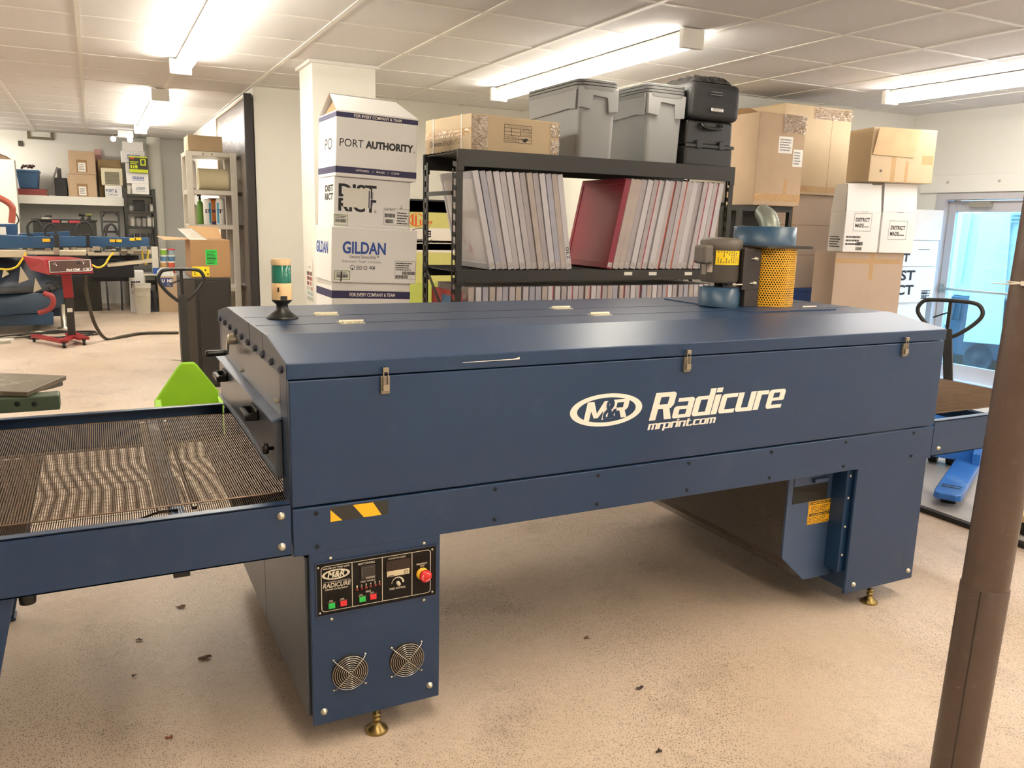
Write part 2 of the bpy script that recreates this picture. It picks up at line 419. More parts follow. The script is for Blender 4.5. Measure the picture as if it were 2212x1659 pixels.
# ledge along the far wall with a white block at its left end
la, lb = at(60, 423, y=13.9), at(268, 440, y=13.9)
ZLEDGE = at(150, 424, y=13.9).z; ZLB = at(150, 442, y=13.9).z
struct(MB().box(XL, 13.9, ZLB, lb.x, YF, ZLEDGE).build('wall_ledge', M_WALL))
wb_ = at(30, 345, y=13.6)
struct(MB().box(XL, 13.6, 0.0, wb_.x, 13.9, wb_.z).build('wall_block', M_WALL))
struct(MB().cyl((at(331, 300, y=14.3).x, 14.3, 0), (at(331, 300, y=14.3).x, 14.3, H), 0.12, 20).build('trim_pipe', M_WALL))
# header board over the door, door, frame
hb = struct(MB().box(XR-0.035, 2.3, DZ+0.01, XR, DY1+0.22, DZ+0.2).build('trim_1', M_WALL, bevel=0.006))
for y in (3.95, 3.35):
    struct(MB().lathe((XR-0.035, y, DZ+0.12), [(0.016, 0), (0.016, -0.004), (0.006, -0.012), (0, -0.012)], 12, 'x').build('header_bolt', M_ZINC, hb))
M_FRAME = mat('door_frame_aluminium', '#c3c1c4', 0.4, metal=0.2, vary=0.04)
struct(MB().box(XR-0.02, DY1-0.11, 0, XR+0.2, DY1+0.0, DZ).box(XR-0.02, DY0, 0, XR+0.2, DY0+0.08, DZ).box(XR-0.02, DY0+0.08, DZ-0.07, XR+0.2, DY1-0.11, DZ).build('door_frame', M_FRAME, bevel=0.006))
door = bpy.data.objects.new('door_1', None); COL.objects.link(door); door.location = (XR+0.09, DY1-0.11, 0); ORG[door.name] = Vector(door.location); struct(door, 'glazed aluminium exit door in the white wall')
dy1, dy0 = DY1-0.115, DY0+0.085
struct(MB().box(XR+0.06, dy1-0.09, 0.02, XR+0.11, dy1, DZ-0.08).box(XR+0.06, dy0, 0.02, XR+0.11, dy0+0.09, DZ-0.08).box(XR+0.06, dy0+0.09, DZ-0.2, XR+0.11, dy1-0.09, DZ-0.08).box(XR+0.06, dy0+0.09, 0.02, XR+0.11, dy1-0.09, 0.2).build('door_leaf', M_FRAME, door, bevel=0.004))
struct(MB().box(XR+0.08, dy0+0.09, 0.2, XR+0.088, dy1-0.09, DZ-0.2).build('door_glass', clear_film('door_pane', '#dff2f2', 0.02, 0.06), door))
struct(MB().tube([(XR+0.03, dy1-0.03, 1.04), (XR+0.03, dy0+0.03, 1.04)], 0.014, 10).box(XR+0.03, dy1-0.06, 1.0, XR+0.07, dy1-0.03, 1.09).build('push_bar', M_STEEL, door))
struct(MB().box(XR-0.005, dy1-0.52, DZ-0.15, XR+0.06, dy1-0.28, DZ-0.09).tube([(XR+0.02, dy1-0.3, DZ-0.1), (XR-0.03, dy1-0.12, DZ-0.075), (XR+0.03, dy1-0.42, DZ-0.06)], 0.009, 8).build('door_closer', mat('closer_metal', '#a9a59a', 0.3, metal=0.6), door))
# outside: ground and a pale wall of the yard
struct(MB().box(XR+0.2, -6, -0.12, 20, 14, -0.02).build('ground_outside', mat('asphalt', '#6f7378', 0.9)))
struct(MB().box(13.5, -6, 0, 13.7, 14, 4.5).build('wall_outside', mat('yard_wall', '#c9d2d4', 0.9, vary=0.05, scale=0.6)))

# ------------------------------------------------------------------ ceiling lamps
TUBE_COLOR_FRONT = (1.0, 0.875, 0.70)
def fixture(x, y0, y1, label, cool=False, front=False):
    t = thing('ceiling_lamp', label, 'ceiling light', (x, (y0+y1)/2, H), 'fluorescent strip lights')
    w = 0.055
    MB().prism([(x-w*0.55, y0+0.03, H-0.006), (x-w, y0+0.03, H-0.05), (x-w, y0+0.03, H-0.075), (x+w, y0+0.03, H-0.075), (x+w, y0+0.03, H-0.05), (x+w*0.55, y0+0.03, H-0.006)], (0, y1-y0-0.06, 0)).build('housing', M_WHITE, t)
    for y in (y0, y1-0.05):
        MB().box(x-0.09, y, H-0.135, x+0.09, y+0.05, H-0.007).build('end_cap', M_WHITE, t, bevel=0.006)
    mt = mat('tube_glow_cool' if cool else 'tube_glow_warm', '#ffffff', 0.5, vary=0, emit=TUBE_COLOR_COOL if cool else TUBE_COLOR, estr=TUBE_STRENGTH)
    if front: mt = mat('tube_glow_front', '#ffffff', 0.5, vary=0, emit=TUBE_COLOR_FRONT, estr=TUBE_STRENGTH)
    for s in (-1, 1):
        MB().tube([(x+s*0.052, y0+0.05, H-0.098), (x+s*0.052, y1-0.05, H-0.098)], 0.022, 10).build('tube', mt, t)
    return t
fixture(0.30, 2.55, 5.8, 'glowing strip light above the walkway, its far end short of the wall')
fixture(0.27, 7.75, 12.1, 'glowing strip light further back, over the printing press')
fixture(3.28, 2.45, 5.56, 'glowing strip light above the grey totes on the black shelving')
fixture(6.45, 0.5, 3.47, 'glowing strip light nearest the exit door', True)
fixture(0.3, -2.75, 0.35, 'strip light overhead, just outside the top of the picture', front=True)
fixture(3.28, -2.75, 0.35, 'strip light over the open floor before the dryer, outside the picture', front=True)
fixture(6.45, -4.7, -1.7, 'strip light behind the viewer at the right', True)
fixture(-2.3, 11.9, 14.2, 'added strip light, unseen, that brightens the far left of the room')  # added out of view to brighten the far floor and bucket
fixture(0.3, -4.9, -3.3, 'added strip light far behind the viewer at the left, brightening front faces', front=True)  # added lamp, lifts the faces turned towards the viewer
fixture(3.28, -4.9, -3.3, 'added strip light far behind the viewer in the middle, brightening front faces', front=True)  # second added lamp for the upright front faces
fixture(-3.6, 11.9, 14.2, 'added strip light, unseen in the far left corner, brightening the far wall')  # extra lamp added out of view, brightens the far wall
fixture(-2.8, 2.55, 5.8, 'strip light at the side of the walkway, outside the picture')
fixture(-2.8, 7.75, 11.4, 'strip light over the far side of the printing press')

# ------------------------------------------------------------------ the conveyor dryer (all of it is one machine)
L_, W_ = 2.832, 1.457
ZL, ZT, ZC, ZB, YC, ZR = 1.203, 1.25, 0.817, 0.666, 0.295, 1.294
dry = thing('conveyor_dryer', 'large navy blue textile curing dryer with mesh conveyor, in the middle of the room', 'conveyor dryer', (1.4, 0.7, 0))
M_SEAM = mat('seam_dark', '#14161c', 0.9, vary=0)  # dark tone of the lid seam lines and channel screws
# chamber shell: front, back, right end with opening, left end strips
ch = MB().box(0, 0, ZC+0.003, L_, 0.03, ZL-0.004).box(0, W_-0.03, ZC+0.003, L_, W_, ZL-0.004)
ch.box(0, 0.03, ZC+0.003, 0.035, 0.13, ZL-0.004).box(0, W_-0.06, ZC+0.003, 0.035, W_-0.03, ZL-0.004)
ch.box(L_-0.035, 0.03, ZC+0.003, L_, 0.13, ZL-0.004).box(L_-0.035, W_-0.06, ZC+0.003, L_, W_-0.03, ZL-0.004)
ch.box(L_-0.03, 0.13, 0.93, L_, W_-0.06, ZL-0.004)
body = ch.build('chamber', M_BLUE, dry, bevel=0.003)
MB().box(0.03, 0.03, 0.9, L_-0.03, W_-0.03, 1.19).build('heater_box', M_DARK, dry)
# lid: extruded profile
prof = [(0, ZL), (0, ZT), (YC, ZR), (W_-YC, ZR), (W_, ZT), (W_, ZL)]
lid = MB().prism([(-0.006, y, z) for y, z in prof], (L_+0.012, 0, 0)).build('lid', M_BLUE, dry, bevel=0.003)
b = MB()
for y in (0.528, 0.77):
    b.box(0.0, y-0.0025, ZR-0.001, L_, y+0.0025, ZR+0.0006)
b.box(-0.0066, 0.36, ZL+0.012, -0.0055, 0.364, ZR-0.002).box(-0.0066, 0.62, ZL+0.012, -0.0055, 0.624, ZR-0.002)
b.build('lid_seam', M_SEAM, lid)
for i in range(10):   # pressed louvres along the lid's end
    y = 0.075+i*(1.37-0.075)/9
    b = MB().lathe((-0.006, y, ZL+0.02), [(0.011, 0), (0.010, -0.006), (0.006, -0.011), (0, -0.012)], 12, 'x')
    b.box(-0.016, y-0.011, ZL+0.008, -0.006, y+0.011, ZL+0.02)
    b.build('louvre', M_BLUEG, lid, bevel=0.002)
def hinge(x, y):
    b = MB().box(x-0.045, y-0.03, ZR, x+0.045, y+0.03, ZR+0.0025).tube([(x-0.045, y, ZR+0.006), (x+0.045, y, ZR+0.006)], 0.006, 8)
    for i in (-1, 0, 1):
        for s in (-1, 1): b.lathe((x+i*0.028, y+s*0.018, ZR+0.0025), [(0.006, 0), (0.005, 0.003), (0, 0.003)], 8)
    return b.build('hinge', M_ZINC, lid)
for x in (0.305, 1.344, 2.62): hinge(x, 0.79)
for x in (0.33, 1.379, 2.557): hinge(x, 0.528)
MB().prism([(0.535, -0.0008-0.0065, 1.2255), (0.72, -0.0073, 1.2265), (0.735, -0.0073, 1.2265), (0.735, -0.0073, 1.2335), (0.712, -0.0073, 1.229), (0.535, -0.0073, 1.227)][::-1], (0, -0.0004, 0)).build('torn_tape_strip', M_WHITEINK, lid)
F_FR = Face((0, 0, 0), (1, 0, 0), (0, 0, 1), 1, 1)        # front plane in metres
# draw latches
for x in (0.283, 1.416, 2.57):
    lt = MB().box(x-0.014, -0.012, 1.145, x+0.014, 0, 1.2).build('draw_latch', mat('latch_metal', '#8d8478', 0.35, metal=0.7), body, bevel=0.002)
    MB().box(x-0.010, -0.020, 1.155, x+0.010, -0.012, 1.175).tube([(x-0.007, -0.017, 1.17), (x-0.007, -0.015, 1.215), (x+0.007, -0.015, 1.215), (x+0.007, -0.017, 1.17)], 0.0022, 6).box(x-0.009, -0.018, 1.212, x+0.009, -0.006, 1.226).build('latch_hook', mat('latch_metal2', '#a09684', 0.3, metal=0.8), body, bevel=0.001)
# lower channel
chn = MB().box(0.0, -0.002, ZB, L_, 0.03, ZC-0.003).box(0, W_-0.03, ZB, L_, W_, ZC-0.003).build('side_channel', M_BLUE, dry, bevel=0.003)
for x in (0.07, 0.66, 1.06, 1.46, 1.87, 2.28, 2.7):
    for z in (0.69, 0.795): MB().lathe((x, -0.002, z), [(0.006, 0), (0.006, 0.004), (0.003, 0.005), (0, 0.005)], 10, 'y').build('channel_screw', M_SEAM, chn)
F = Face((0.112, -0.002, 0.761), (1, 0, 0), (0, 0, 1), 0.181, 0.046)
b = MB().use(0).rect(F, 0, 0, 1, 1, 0.0006).use(1)
for x0, x1 in ((0.0, 0.14), (0.37, 0.70)):
    pass
b.poly(F, [(0.0, 0.02), (0.2, 0.02), (0.0, 0.84)], 0.001).poly(F, [(0.57, 0.02), (0.88, 0.02), (0.73, 0.98), (0.38, 0.98)], 0.001)
b.build('hazard_sticker', [mat('sticker_black', '#2b2a26', 0.5), M_YELLOW], chn)
# vinyl lettering on the chamber front
F = Face((0.936, 0, 0.94), (1, 0, 0), (0, 0, 1), 1.0, 1.0)
b = MB().use(0)
cx_, cz_ = 0.149, 0.089
b.ring(F, cx_, cz_, 0.149, 0.058, 0.028, 0.014)
# squarish slanted capitals and small letters, drawn as polygons on a unit em
def RB(x0, y0, x1, y1, tl=0, tr=0, bl=0, br=0):
    p = []
    for (cx, cy, c, sx, sy) in ((x0, y0, bl, 1, 1), (x1, y0, br, -1, 1), (x1, y1, tr, -1, -1), (x0, y1, tl, 1, -1)):
        if not c: p.append([(cx, cy)]); continue
        arc = [(cx+sx*c*(1-math.sin(q*math.pi/8)), cy+sy*c*(1-math.cos(q*math.pi/8))) for q in range(5)]
        p.append(arc if (sx*sy < 0) else arc[::-1])
    out = []
    for a_ in p: out += a_
    return out
def _arcfix(pts): return pts
V, T_ = 0.27, 0.165
GL_ = {
 'R': (0.96, [RB(0, 0, V, 1), RB(0.1, 0.83, 0.9, 1, tr=0.14), RB(0.62, 0.46, 0.9, 0.93, br=0.1), RB(0.1, 0.40, 0.84, 0.56, br=0.08), [(0.44, 0.45), (0.72, 0.45), (0.93, 0), (0.63, 0)]]),
 'a': (0.86, [RB(0.10, 0.60, 0.82, 0.74, tr=0.12), RB(0.56, 0, 0.82, 0.68), RB(0.0, 0.32, 0.6, 0.44, tl=0.1), RB(0, 0.05, 0.25, 0.38, bl=0.05), RB(0.0, 0, 0.6, 0.13, bl=0.1)]),
 'd': (0.87, [RB(0, 0.06, 0.26, 0.68), RB(0.0, 0.60, 0.6, 0.74, tl=0.13), RB(0.0, 0, 0.6, 0.14, bl=0.13), RB(0.57, 0, 0.83, 1)]),
 'i': (0.32, [RB(0, 0, V, 0.74), RB(0, 0.83, V, 1)]),
 'c': (0.78, [RB(0, 0.1, 0.26, 0.64), RB(0, 0.59, 0.74, 0.74, tl=0.13), RB(0, 0, 0.74, 0.15, bl=0.13)]),
 'u': (0.87, [RB(0, 0.1, 0.26, 0.74), RB(0, 0, 0.6, 0.15, bl=0.13), RB(0.57, 0, 0.83, 0.74)]),
 'r': (0.60, [RB(0, 0, 0.26, 0.74), RB(0.1, 0.58, 0.58, 0.74)]),
 'e': (0.85, [RB(0, 0.1, 0.26, 0.64), RB(0, 0.61, 0.82, 0.74, tl=0.13, tr=0.13), RB(0.56, 0.38, 0.82, 0.66), RB(0.2, 0.30, 0.82, 0.42, br=0.06), RB(0, 0, 0.78, 0.14, bl=0.13)]),
 'm': (1.10, [RB(0, 0, 0.24, 0.74), RB(0.1, 0.59, 1.06, 0.74, tr=0.13), RB(0.41, 0, 0.65, 0.7), RB(0.82, 0, 1.06, 0.66)]),
 'n': (0.84, [RB(0, 0, 0.25, 0.74), RB(0.1, 0.59, 0.8, 0.74, tr=0.13), RB(0.55, 0, 0.8, 0.66)]),
 'p': (0.86, [RB(0, -0.26, 0.25, 0.74), RB(0.1, 0.6, 0.82, 0.74, tr=0.13), RB(0.57, 0.08, 0.82, 0.68), RB(0.1, 0, 0.82, 0.14, br=0.13)]),
 't': (0.56, [RB(0.08, 0.05, 0.33, 0.94), RB(0, 0.60, 0.52, 0.74), RB(0.08, 0, 0.52, 0.14, bl=0.1)]),
 'o': (0.86, [RB(0, 0.06, 0.25, 0.68), RB(0, 0.6, 0.82, 0.74, tl=0.13, tr=0.13), RB(0.57, 0.06, 0.82, 0.68), RB(0, 0, 0.82, 0.14, bl=0.13, br=0.13)]),
 '.': (0.30, [RB(0, 0, 0.25, 0.2)]),
 'M': (1.10, [RB(0, 0, 0.25, 1), RB(0.81, 0, 1.06, 1), [(0.0, 1), (0.30, 1), (0.62, 0.12), (0.44, 0.12)], [(1.06, 1), (0.76, 1), (0.44, 0.12), (0.62, 0.12)]]),
}
def glyphs(b, F, word, a0, b0, a1, b1, slant, off=0.001, pitch=None):
    tot = sum(GL_[c][0] for c in word)-0.03; x = 0.0; sx = (a1-a0-slant*(b1-b0))/tot
    for c in word:
        for n_, p in enumerate(GL_[c][1]):
            q = [(a0+(x+px)*sx+slant*py*(b1-b0), b0+py*(b1-b0)) for px, py in p]
            ar = sum(q[k][0]*q[(k+1) % len(q)][1]-q[(k+1) % len(q)][0]*q[k][1] for k in range(len(q)))
            b.poly(F, q if ar > 0 else q[::-1], off+0.0002*n_)
        x += GL_[c][0]
b.use(0); glyphs(b, F, 'M', 0.055, 0.055, 0.165, 0.121, 0.22); glyphs(b, F, 'R', 0.158, 0.057, 0.246, 0.123, 0.22)
b.use(1).text(F, '&', 0.132, 0.050, 0.190, 0.126, bold=0.02, shear=0.2, off=0.0024, res=6)
b.use(0); glyphs(b, F, 'Radicure', 0.330, 0.034, 0.990, 0.134, 0.26); glyphs(b, F, 'mrprint.com', 0.326, 0.000, 0.642, 0.030, 0.26)
b.build('vinyl_lettering', [M_WHITEINK, M_BLUE], body)

# left end: hood door with lip, plate, crank, handles
MB().box(0.0, 0.13, 1.05, 0.03, W_-0.06, ZL-0.004).build('end_plate', M_BLUEG, dry, bevel=0.002)
hood = MB().prism([(-0.014, 0.125, 0.885), (-0.014, W_-0.045, 0.885), (-0.004, W_-0.045, 0.885), (-0.004, 0.125, 0.885)], (0, 0, 0.175)).build('hood_door', M_BLUEG, dry, bevel=0.002)
MB().prism([(-0.030, 0.118, 1.053), (-0.030, 0.118, 1.058), (0.0, 0.118, 1.068), (0.0, 0.118, 1.060)], (0, W_-0.04-0.118, 0)).build('hood_lip', mat('lip_blue', '#5d7396', 0.3, metal=0.2), hood)
MB().box(-0.024, 0.118, 0.880, -0.002, W_-0.04, 0.888).box(-0.024, 0.112, 0.88, -0.002, 0.120, 1.056).build('hood_edge', M_BLUEG, hood)
for y in (0.50, 1.22):
    hx = -0.014
    MB().box(hx-0.008, y-0.065, 0.985, hx, y+0.065, 1.022).box(hx-0.036, y-0.065, 0.985, hx, y-0.053, 1.012).box(hx-0.036, y+0.053, 0.985, hx, y+0.065, 1.012).box(hx-0.045, y-0.065, 0.986, hx-0.026, y+0.065, 1.008).build('pull_handle', M_BLACK, hood, bevel=0.004)
for y, z in ((0.19, 0.955),):
    MB().lathe((-0.014, y, z), [(0.006, 0), (0.006, -0.015), (0.016, -0.016), (0.018, -0.03), (0.012, -0.034), (0, -0.034)], 14, 'x').build('thumb_knob', M_BLACK, hood)
cr = MB().lathe((0, 1.0, 1.185), [(0.022, 0), (0.022, -0.025), (0.012, -0.03), (0, -0.03)], 16, 'x').bar((-0.028, 1.0, 1.185), (-0.028, 1.03, 1.125), 0.008, 0.02).build('crank', M_ZINC, dry)
MB().lathe((-0.03, 1.03, 1.127), [(0.009, 0), (0.012, -0.01), (0.013, -0.07), (0.010, -0.08), (0, -0.08)], 14, 'x').build('crank_grip', M_BLACK, cr)
for y, z in ((0.85, 1.085), (0.16, 1.11)):
    MB().lathe((0, y, z), [(0.007, 0), (0.007, -0.01), (0, -0.012)], 10, 'x').build('plate_screw', M_ZINC, dry)
# right end hood
MB().box(L_+0.004, 0.125, 0.885, L_+0.02, W_-0.045, 1.06).build('exit_hood', M_BLUEG, dry, bevel=0.002)

# conveyor frames
XI0, XO1 = -1.62, 3.985
def rail(x0, x1, y, side):
    b = MB().box(x0, y, 0.672, x1, y+0.006, 0.835)
    if side < 0: b.box(x0, y, 0.829, x1, y+0.035, 0.835).box(x0, y, 0.672, x1, y+0.035, 0.678)
    else: b.box(x0, y-0.029, 0.829, x1, y+0.006, 0.835).box(x0, y-0.029, 0.672, x1, y+0.006, 0.678)
    return b.build('conveyor_rail', M_BLUE, dry, bevel=0.0015)
r1 = rail(XI0, -0.004, 0.0, -1); rail(XI0, -0.004, W_-0.006, 1); rail(L_+0.004, XO1, 0.0, -1); rail(L_+0.004, XO1, W_-0.006, 1)
for x, z in ((-0.033, 0.8), (-0.033, 0.705)): MB().lathe((x, 0, z), [(0.012, 0), (0.012, 0.002), (0.009, 0.003), (0.009, 0.010), (0.004, 0.012), (0, 0.012)], 16, 'y').build('rail_bolt', M_ZINC, dry)
MB().lathe((L_+0.05, 0, 0.707), [(0.010, 0), (0.010, 0.002), (0.007, 0.003), (0.007, 0.008), (0, 0.009)], 14, 'y').build('rail_bolt', M_ZINC, dry)
for x in (-0.30, -1.2, 3.4):
    MB().box(x-0.02, 0.006, 0.735, x+0.02, W_-0.006, 0.795).box(x-0.02, 0.006, 0.795, x+0.02, 0.09, 0.80).build('cross_bar', M_BLUE, dry, bevel=0.003)
MB().box(-0.355, 0.16, 0.796, -0.325, 1.30, 0.811).build('belt_slide', mat('slide_steel', '#83776a', 0.25, metal=0.9), dry, bevel=0.003)
MB().box(-0.262, 0.16, 0.796, -0.245, 1.30, 0.811).build('belt_slide', mat('slide_steel', '#83776a', 0.25, metal=0.9), dry, bevel=0.003)
MB().box(-0.33, 0.03, 0.645, -0.285, 0.07, 0.676).build('rail_lug', M_BLACK, dry, bevel=0.003)
MB().box(XI0, 0.04, 0.66, -0.72, W_-0.04, 0.668).build('drip_pan', mat('pan_steel', '#4a4038', 0.5, metal=0.5), dry)
MB().box(-0.11, 0.035, 0.69, 0.6, W_-0.04, 0.698).build('inner_pan', mat('pan_steel', '#4a4038', 0.5, metal=0.5), dry)
# woven wire belt: cross rods and the loops that hinge them
def belt(x0, x1, z, pitch, r, wav=0.0):
    b = MB(); n = int((x1-x0)/pitch)
    for i in range(n):
        x = x0+i*pitch
        pts = [(x, 0.158, z), (x, 1.298, z)] if not wav else [(x+wav*math.sin(2.1*k/4*math.pi+x*2.3), 0.158+1.14*k/4, z+wav*0.8*math.sin(x*3+k)) for k in range(5)]
        b.tube(pts, r, 4, caps=False)
    m = 16
    for k in range(m+1):
        y = 0.158+1.14*k/m
        w = 0.0026 if k in (0, m) else 0.0007
        b.tube([(x0+(x1-x0)*q/8, y, z+0.001) for q in range(9)], w, 4, caps=False)
    return b.build('conveyor_belt', M_BELT, dry)
belt(XI0+0.03, 0.45, 0.818, 0.0072, 0.0020)
belt(XI0+0.03, 0.30, 0.712, 0.0066, 0.0018, 0.006)
belt(2.4, XO1-0.03, 0.818, 0.0078, 0.0019)
for x in (XI0+0.03, XO1-0.03):
    MB().tube([(x, 0.07, 0.765), (x, W_-0.07, 0.765)], 0.052, 20).build('end_roller', mat('roller_steel', '#5b5249', 0.35, metal=0.8), dry)
MB().tube([(-0.45, 0.30, 0.724), (-0.36, 0.22, 0.78), (-0.30, 0.17, 0.80)], 0.004, 6).build('loose_wire', M_BLACK, dry)
# splayed infeed leg and outfeed legs
for y in (0.03, W_-0.09):
    MB().bar((-0.75, y+0.03, 0.675), (-0.905, y+0.03, 0.0), 0.07, 0.07, (0, 1, 0)).box(-0.96, y-0.01, 0, -0.86, y+0.07, 0.012).build('leg', M_BLUE, dry, bevel=0.003)
    MB().bar((3.50, y+0.03, 0.675), (3.55, y+0.03, 0.0), 0.06, 0.05, (0, 1, 0)).build('leg', M_BLUE, dry, bevel=0.003)
MB().lathe((-0.69, 0.06, 0.63), [(0.0, 0.0), (0.02, 0.0), (0.022, 0.03), (0.012, 0.042)], 14).build('leg_knob', M_BLACK, dry)

# control cabinet under the infeed end
X1, X2, ZK = 0.0465, 0.468, 0.093
cabt = MB().box(X1, 0.0, ZK, X2, 0.012, ZB+0.002).box(X1+0.012, 0.012, ZK+0.01, X2, W_-0.1, ZB-0.002)
cab = cabt.build('control_cabinet', M_BLUE, dry, bevel=0.003)
sd = MB().box(X1-0.008, 0.03, ZK+0.02, X1+0.012, 0.74, ZB-0.02).box(X1-0.008, 0.745, ZK+0.02, X1+0.012, W_-0.1, ZB-0.005).build('side_door', M_BLUEG, cab, bevel=0.002)
MB().lathe((X1-0.008, 0.86, 0.61), [(0.012, 0), (0.012, -0.012), (0, -0.012)], 12, 'x').box(X1-0.024, 0.857, 0.55, X1-0.021, 0.863, 0.61).box(X1-0.024, 0.850, 0.535, X1-0.021, 0.872, 0.562).build('door_key', M_BLACK, cab)
for x, z in ((0.081, 0.137), (0.434, 0.14)): MB().lathe((x, 0, z), [(0.011, 0), (0.011, 0.002), (0.008, 0.003), (0.008, 0.008), (0, 0.010)], 14, 'y').build('cabinet_bolt', M_ZINC, cab)
for x, z in ((0.11, 0.645), (0.412, 0.645), (0.11, 0.445), (0.412, 0.45)): MB().lathe((x, 0, z), [(0.005, 0), (0.005, 0.003), (0, 0.004)], 10, 'y').build('cabinet_screw', M_ZINC, cab)
# recessed control panel
PX0, PX1, PZ0, PZ1 = 0.066, 0.452, 0.463, 0.632
pan = MB().box(PX0, -0.0015, PZ0, PX1, 0.002, PZ1).build('control_panel', mat('panel_black', '#0f0c0a', 0.55, vary=0.05, spec=0.25), dry)
MB().box(PX0-0.004, -0.004, PZ0-0.004, PX1+0.004, -0.0, PZ0).box(PX0-0.004, -0.004, PZ1, PX1+0.004, 0, PZ1+0.004).box(PX0-0.004, -0.004, PZ0, PX0, 0, PZ1).box(PX1, -0.004, PZ0, PX1+0.004, 0, PZ1).build('panel_bezel', mat('bezel_dark_blue', '#26344e', 0.4), pan)
F = Face((PX0, -0.0015, PZ0), (1, 0, 0), (0, 0, 1), PX1-PX0, PZ1-PZ0)
b = MB()
t = 0.0018
def rrect(b, F, a0, b0, a1, b1, rad, t):
    pts = []; pin = []
    for cxx, cyy, st in ((a1*F.w-rad, b1*F.h-rad, 0), (a0*F.w+rad, b1*F.h-rad, 90), (a0*F.w+rad, b0*F.h+rad, 180), (a1*F.w-rad, b0*F.h+rad, 270)):
        for k in range(7):
            q = math.radians(st+k*15)
            pts.append(F.p((cxx+rad*math.cos(q))/F.w, (cyy+rad*math.sin(q))/F.h, 0.0008)); pin.append(F.p((cxx+(rad-t)*math.cos(q))/F.w, (cyy+(rad-t)*math.sin(q))/F.h, 0.0008))
    n = len(pts); b.add(pts+pin, [(k, (k+1) % n, n+(k+1) % n, n+k) for k in range(n)])
rrect(b, F, 0.035, 0.06, 0.955, 0.94, 0.012, t)
for a in (0.285, 0.535, 0.79): b.rect(F, a-0.0024, 0.06, a+0.0024, 0.94)
b.text(F, 'MADE IN THE USA', 0.05, 0.875, 0.265, 0.905, 0.02, 0.3)
b.ring(F, 0.155, 0.76, 0.043, 0.0165, 0.0075, 0.0042)
b.text(F, 'M&R', 0.085, 0.70, 0.225, 0.825, 0.03, 0.25)
b.text(F, 'THE WORLDWIDE LEADER PLATFORM', 0.055, 0.615, 0.265, 0.635, 0.0, 0.3)
b.text(F, 'RADICURE', 0.048, 0.515, 0.275, 0.605, 0.014, 0.25)
b.text(F, 'Infrared Curing System', 0.068, 0.455, 0.25, 0.505, 0.01)
b.text(F, 'HEAT CONTROL', 0.335, 0.855, 0.475, 0.895, 0.01)
b.text(F, 'HEAT PANELS', 0.355, 0.505, 0.475, 0.54, 0.01)
for i in range(6): b.text(F, str(i+1), 0.318+i*0.0375, 0.425+0.005*i, 0.33+i*0.0375, 0.465+0.005*i, 0.02)
b.text(F, 'HEAT', 0.395, 0.295, 0.44, 0.335, 0.02)
for a, c, s in ((0.11, 0.235, 'ON'), (0.2, 0.235, 'OFF'), (0.355, 0.245, 'ON'), (0.445, 0.255, 'OFF')): b.text(F, s, a-0.014, c, a+0.014*(1.25 if s == 'OFF' else 1), c+0.035, 0.01)
b.text(F, 'CONVEYOR SPEED', 0.585, 0.865, 0.735, 0.9, 0.0)
b.text(F, 'SPEED CONTROL', 0.595, 0.255, 0.735, 0.295, 0.015)
b.text(F, 'EMERGENCY', 0.83, 0.66, 0.925, 0.695, 0.02); b.text(F, 'STOP', 0.86, 0.615, 0.9, 0.65, 0.02)
# speed dial arc, wider towards the right
arc = []
for k in range(13):
    q = math.radians(180-k*15); arc.append((q, 0.0012+0.005*k/12))
vs = [F.p(0.668+0.021*math.cos(q)/F.w, 0.375+0.021*math.sin(q)/F.h, 0.0008) for q, w in arc]+[F.p(0.668+(0.021-w)*math.cos(q)/F.w, 0.375+(0.021-w)*math.sin(q)/F.h, 0.0008) for q, w in arc]
b.add(vs, [(k, k+1, 14+k, 13+k) for k in range(12)])
b.build('lettering', mat('panel_print', '#d9d0bb', 0.5, vary=0), pan)
def pbox(a0, b0, a1, b1, d, name, m, bev=0.001):
    return MB().box(PX0+a0*F.w, -0.0015-d, PZ0+b0*F.h, PX0+a1*F.w, -0.0015, PZ0+b1*F.h).build(name, m, pan, bevel=bev)
M_GBTN = mat('green_button', '#22b24c', 0.35, vary=0.03); M_RBTN = mat('red_button', '#d42a38', 0.35, vary=0.03)
for a, c, m in ((0.115, 0.115, M_GBTN), (0.21, 0.125, M_RBTN), (0.365, 0.135, M_GBTN), (0.455, 0.145, M_RBTN)):
    pbox(a-0.026, c, a+0.026, c+0.10, 0.006, 'push_button', m); pbox(a-0.033, c+0.103, a+0.033, c+0.113, 0.003, 'button_bezel', mat('bezel_brown', '#54402f', 0.5), 0)
pbox(0.355, 0.565, 0.475, 0.835, 0.004, 'temperature_controller', mat('controller_grey', '#2f2b28', 0.3))
b = MB().text(F, '888', 0.375, 0.72, 0.45, 0.79, 0.0, off=0.006) if False else MB()
b.rect(F, 0.395, 0.575, 0.47, 0.615, 0.0052)
for i in range(4): b.rect(F, 0.39+i*0.02, 0.79, 0.397+i*0.02, 0.80, 0.0052)
for i in range(3): b.rect(F, 0.362, 0.66+i*0.055, 0.37, 0.672+i*0.055, 0.0052)
b.build('lettering', mat('controller_print', '#8f8a80', 0.5), pan)
pbox(0.565, 0.615, 0.775, 0.845, 0.003, 'speed_display', mat('display_smoke', '#2c1d1b', 0.15, vary=0.05))
pbox(0.572, 0.53, 0.765, 0.64, 0.0045, 'display_plate', mat('display_plate', '#cdbf9f', 0.5))
b = MB().outline(F, 0.722, 0.555, 0.752, 0.615, 0.0012, 0.0055).rect(F, 0.58, 0.545, 0.63, 0.56, 0.0055)
b.build('lettering', M_BLACKINK, pan)
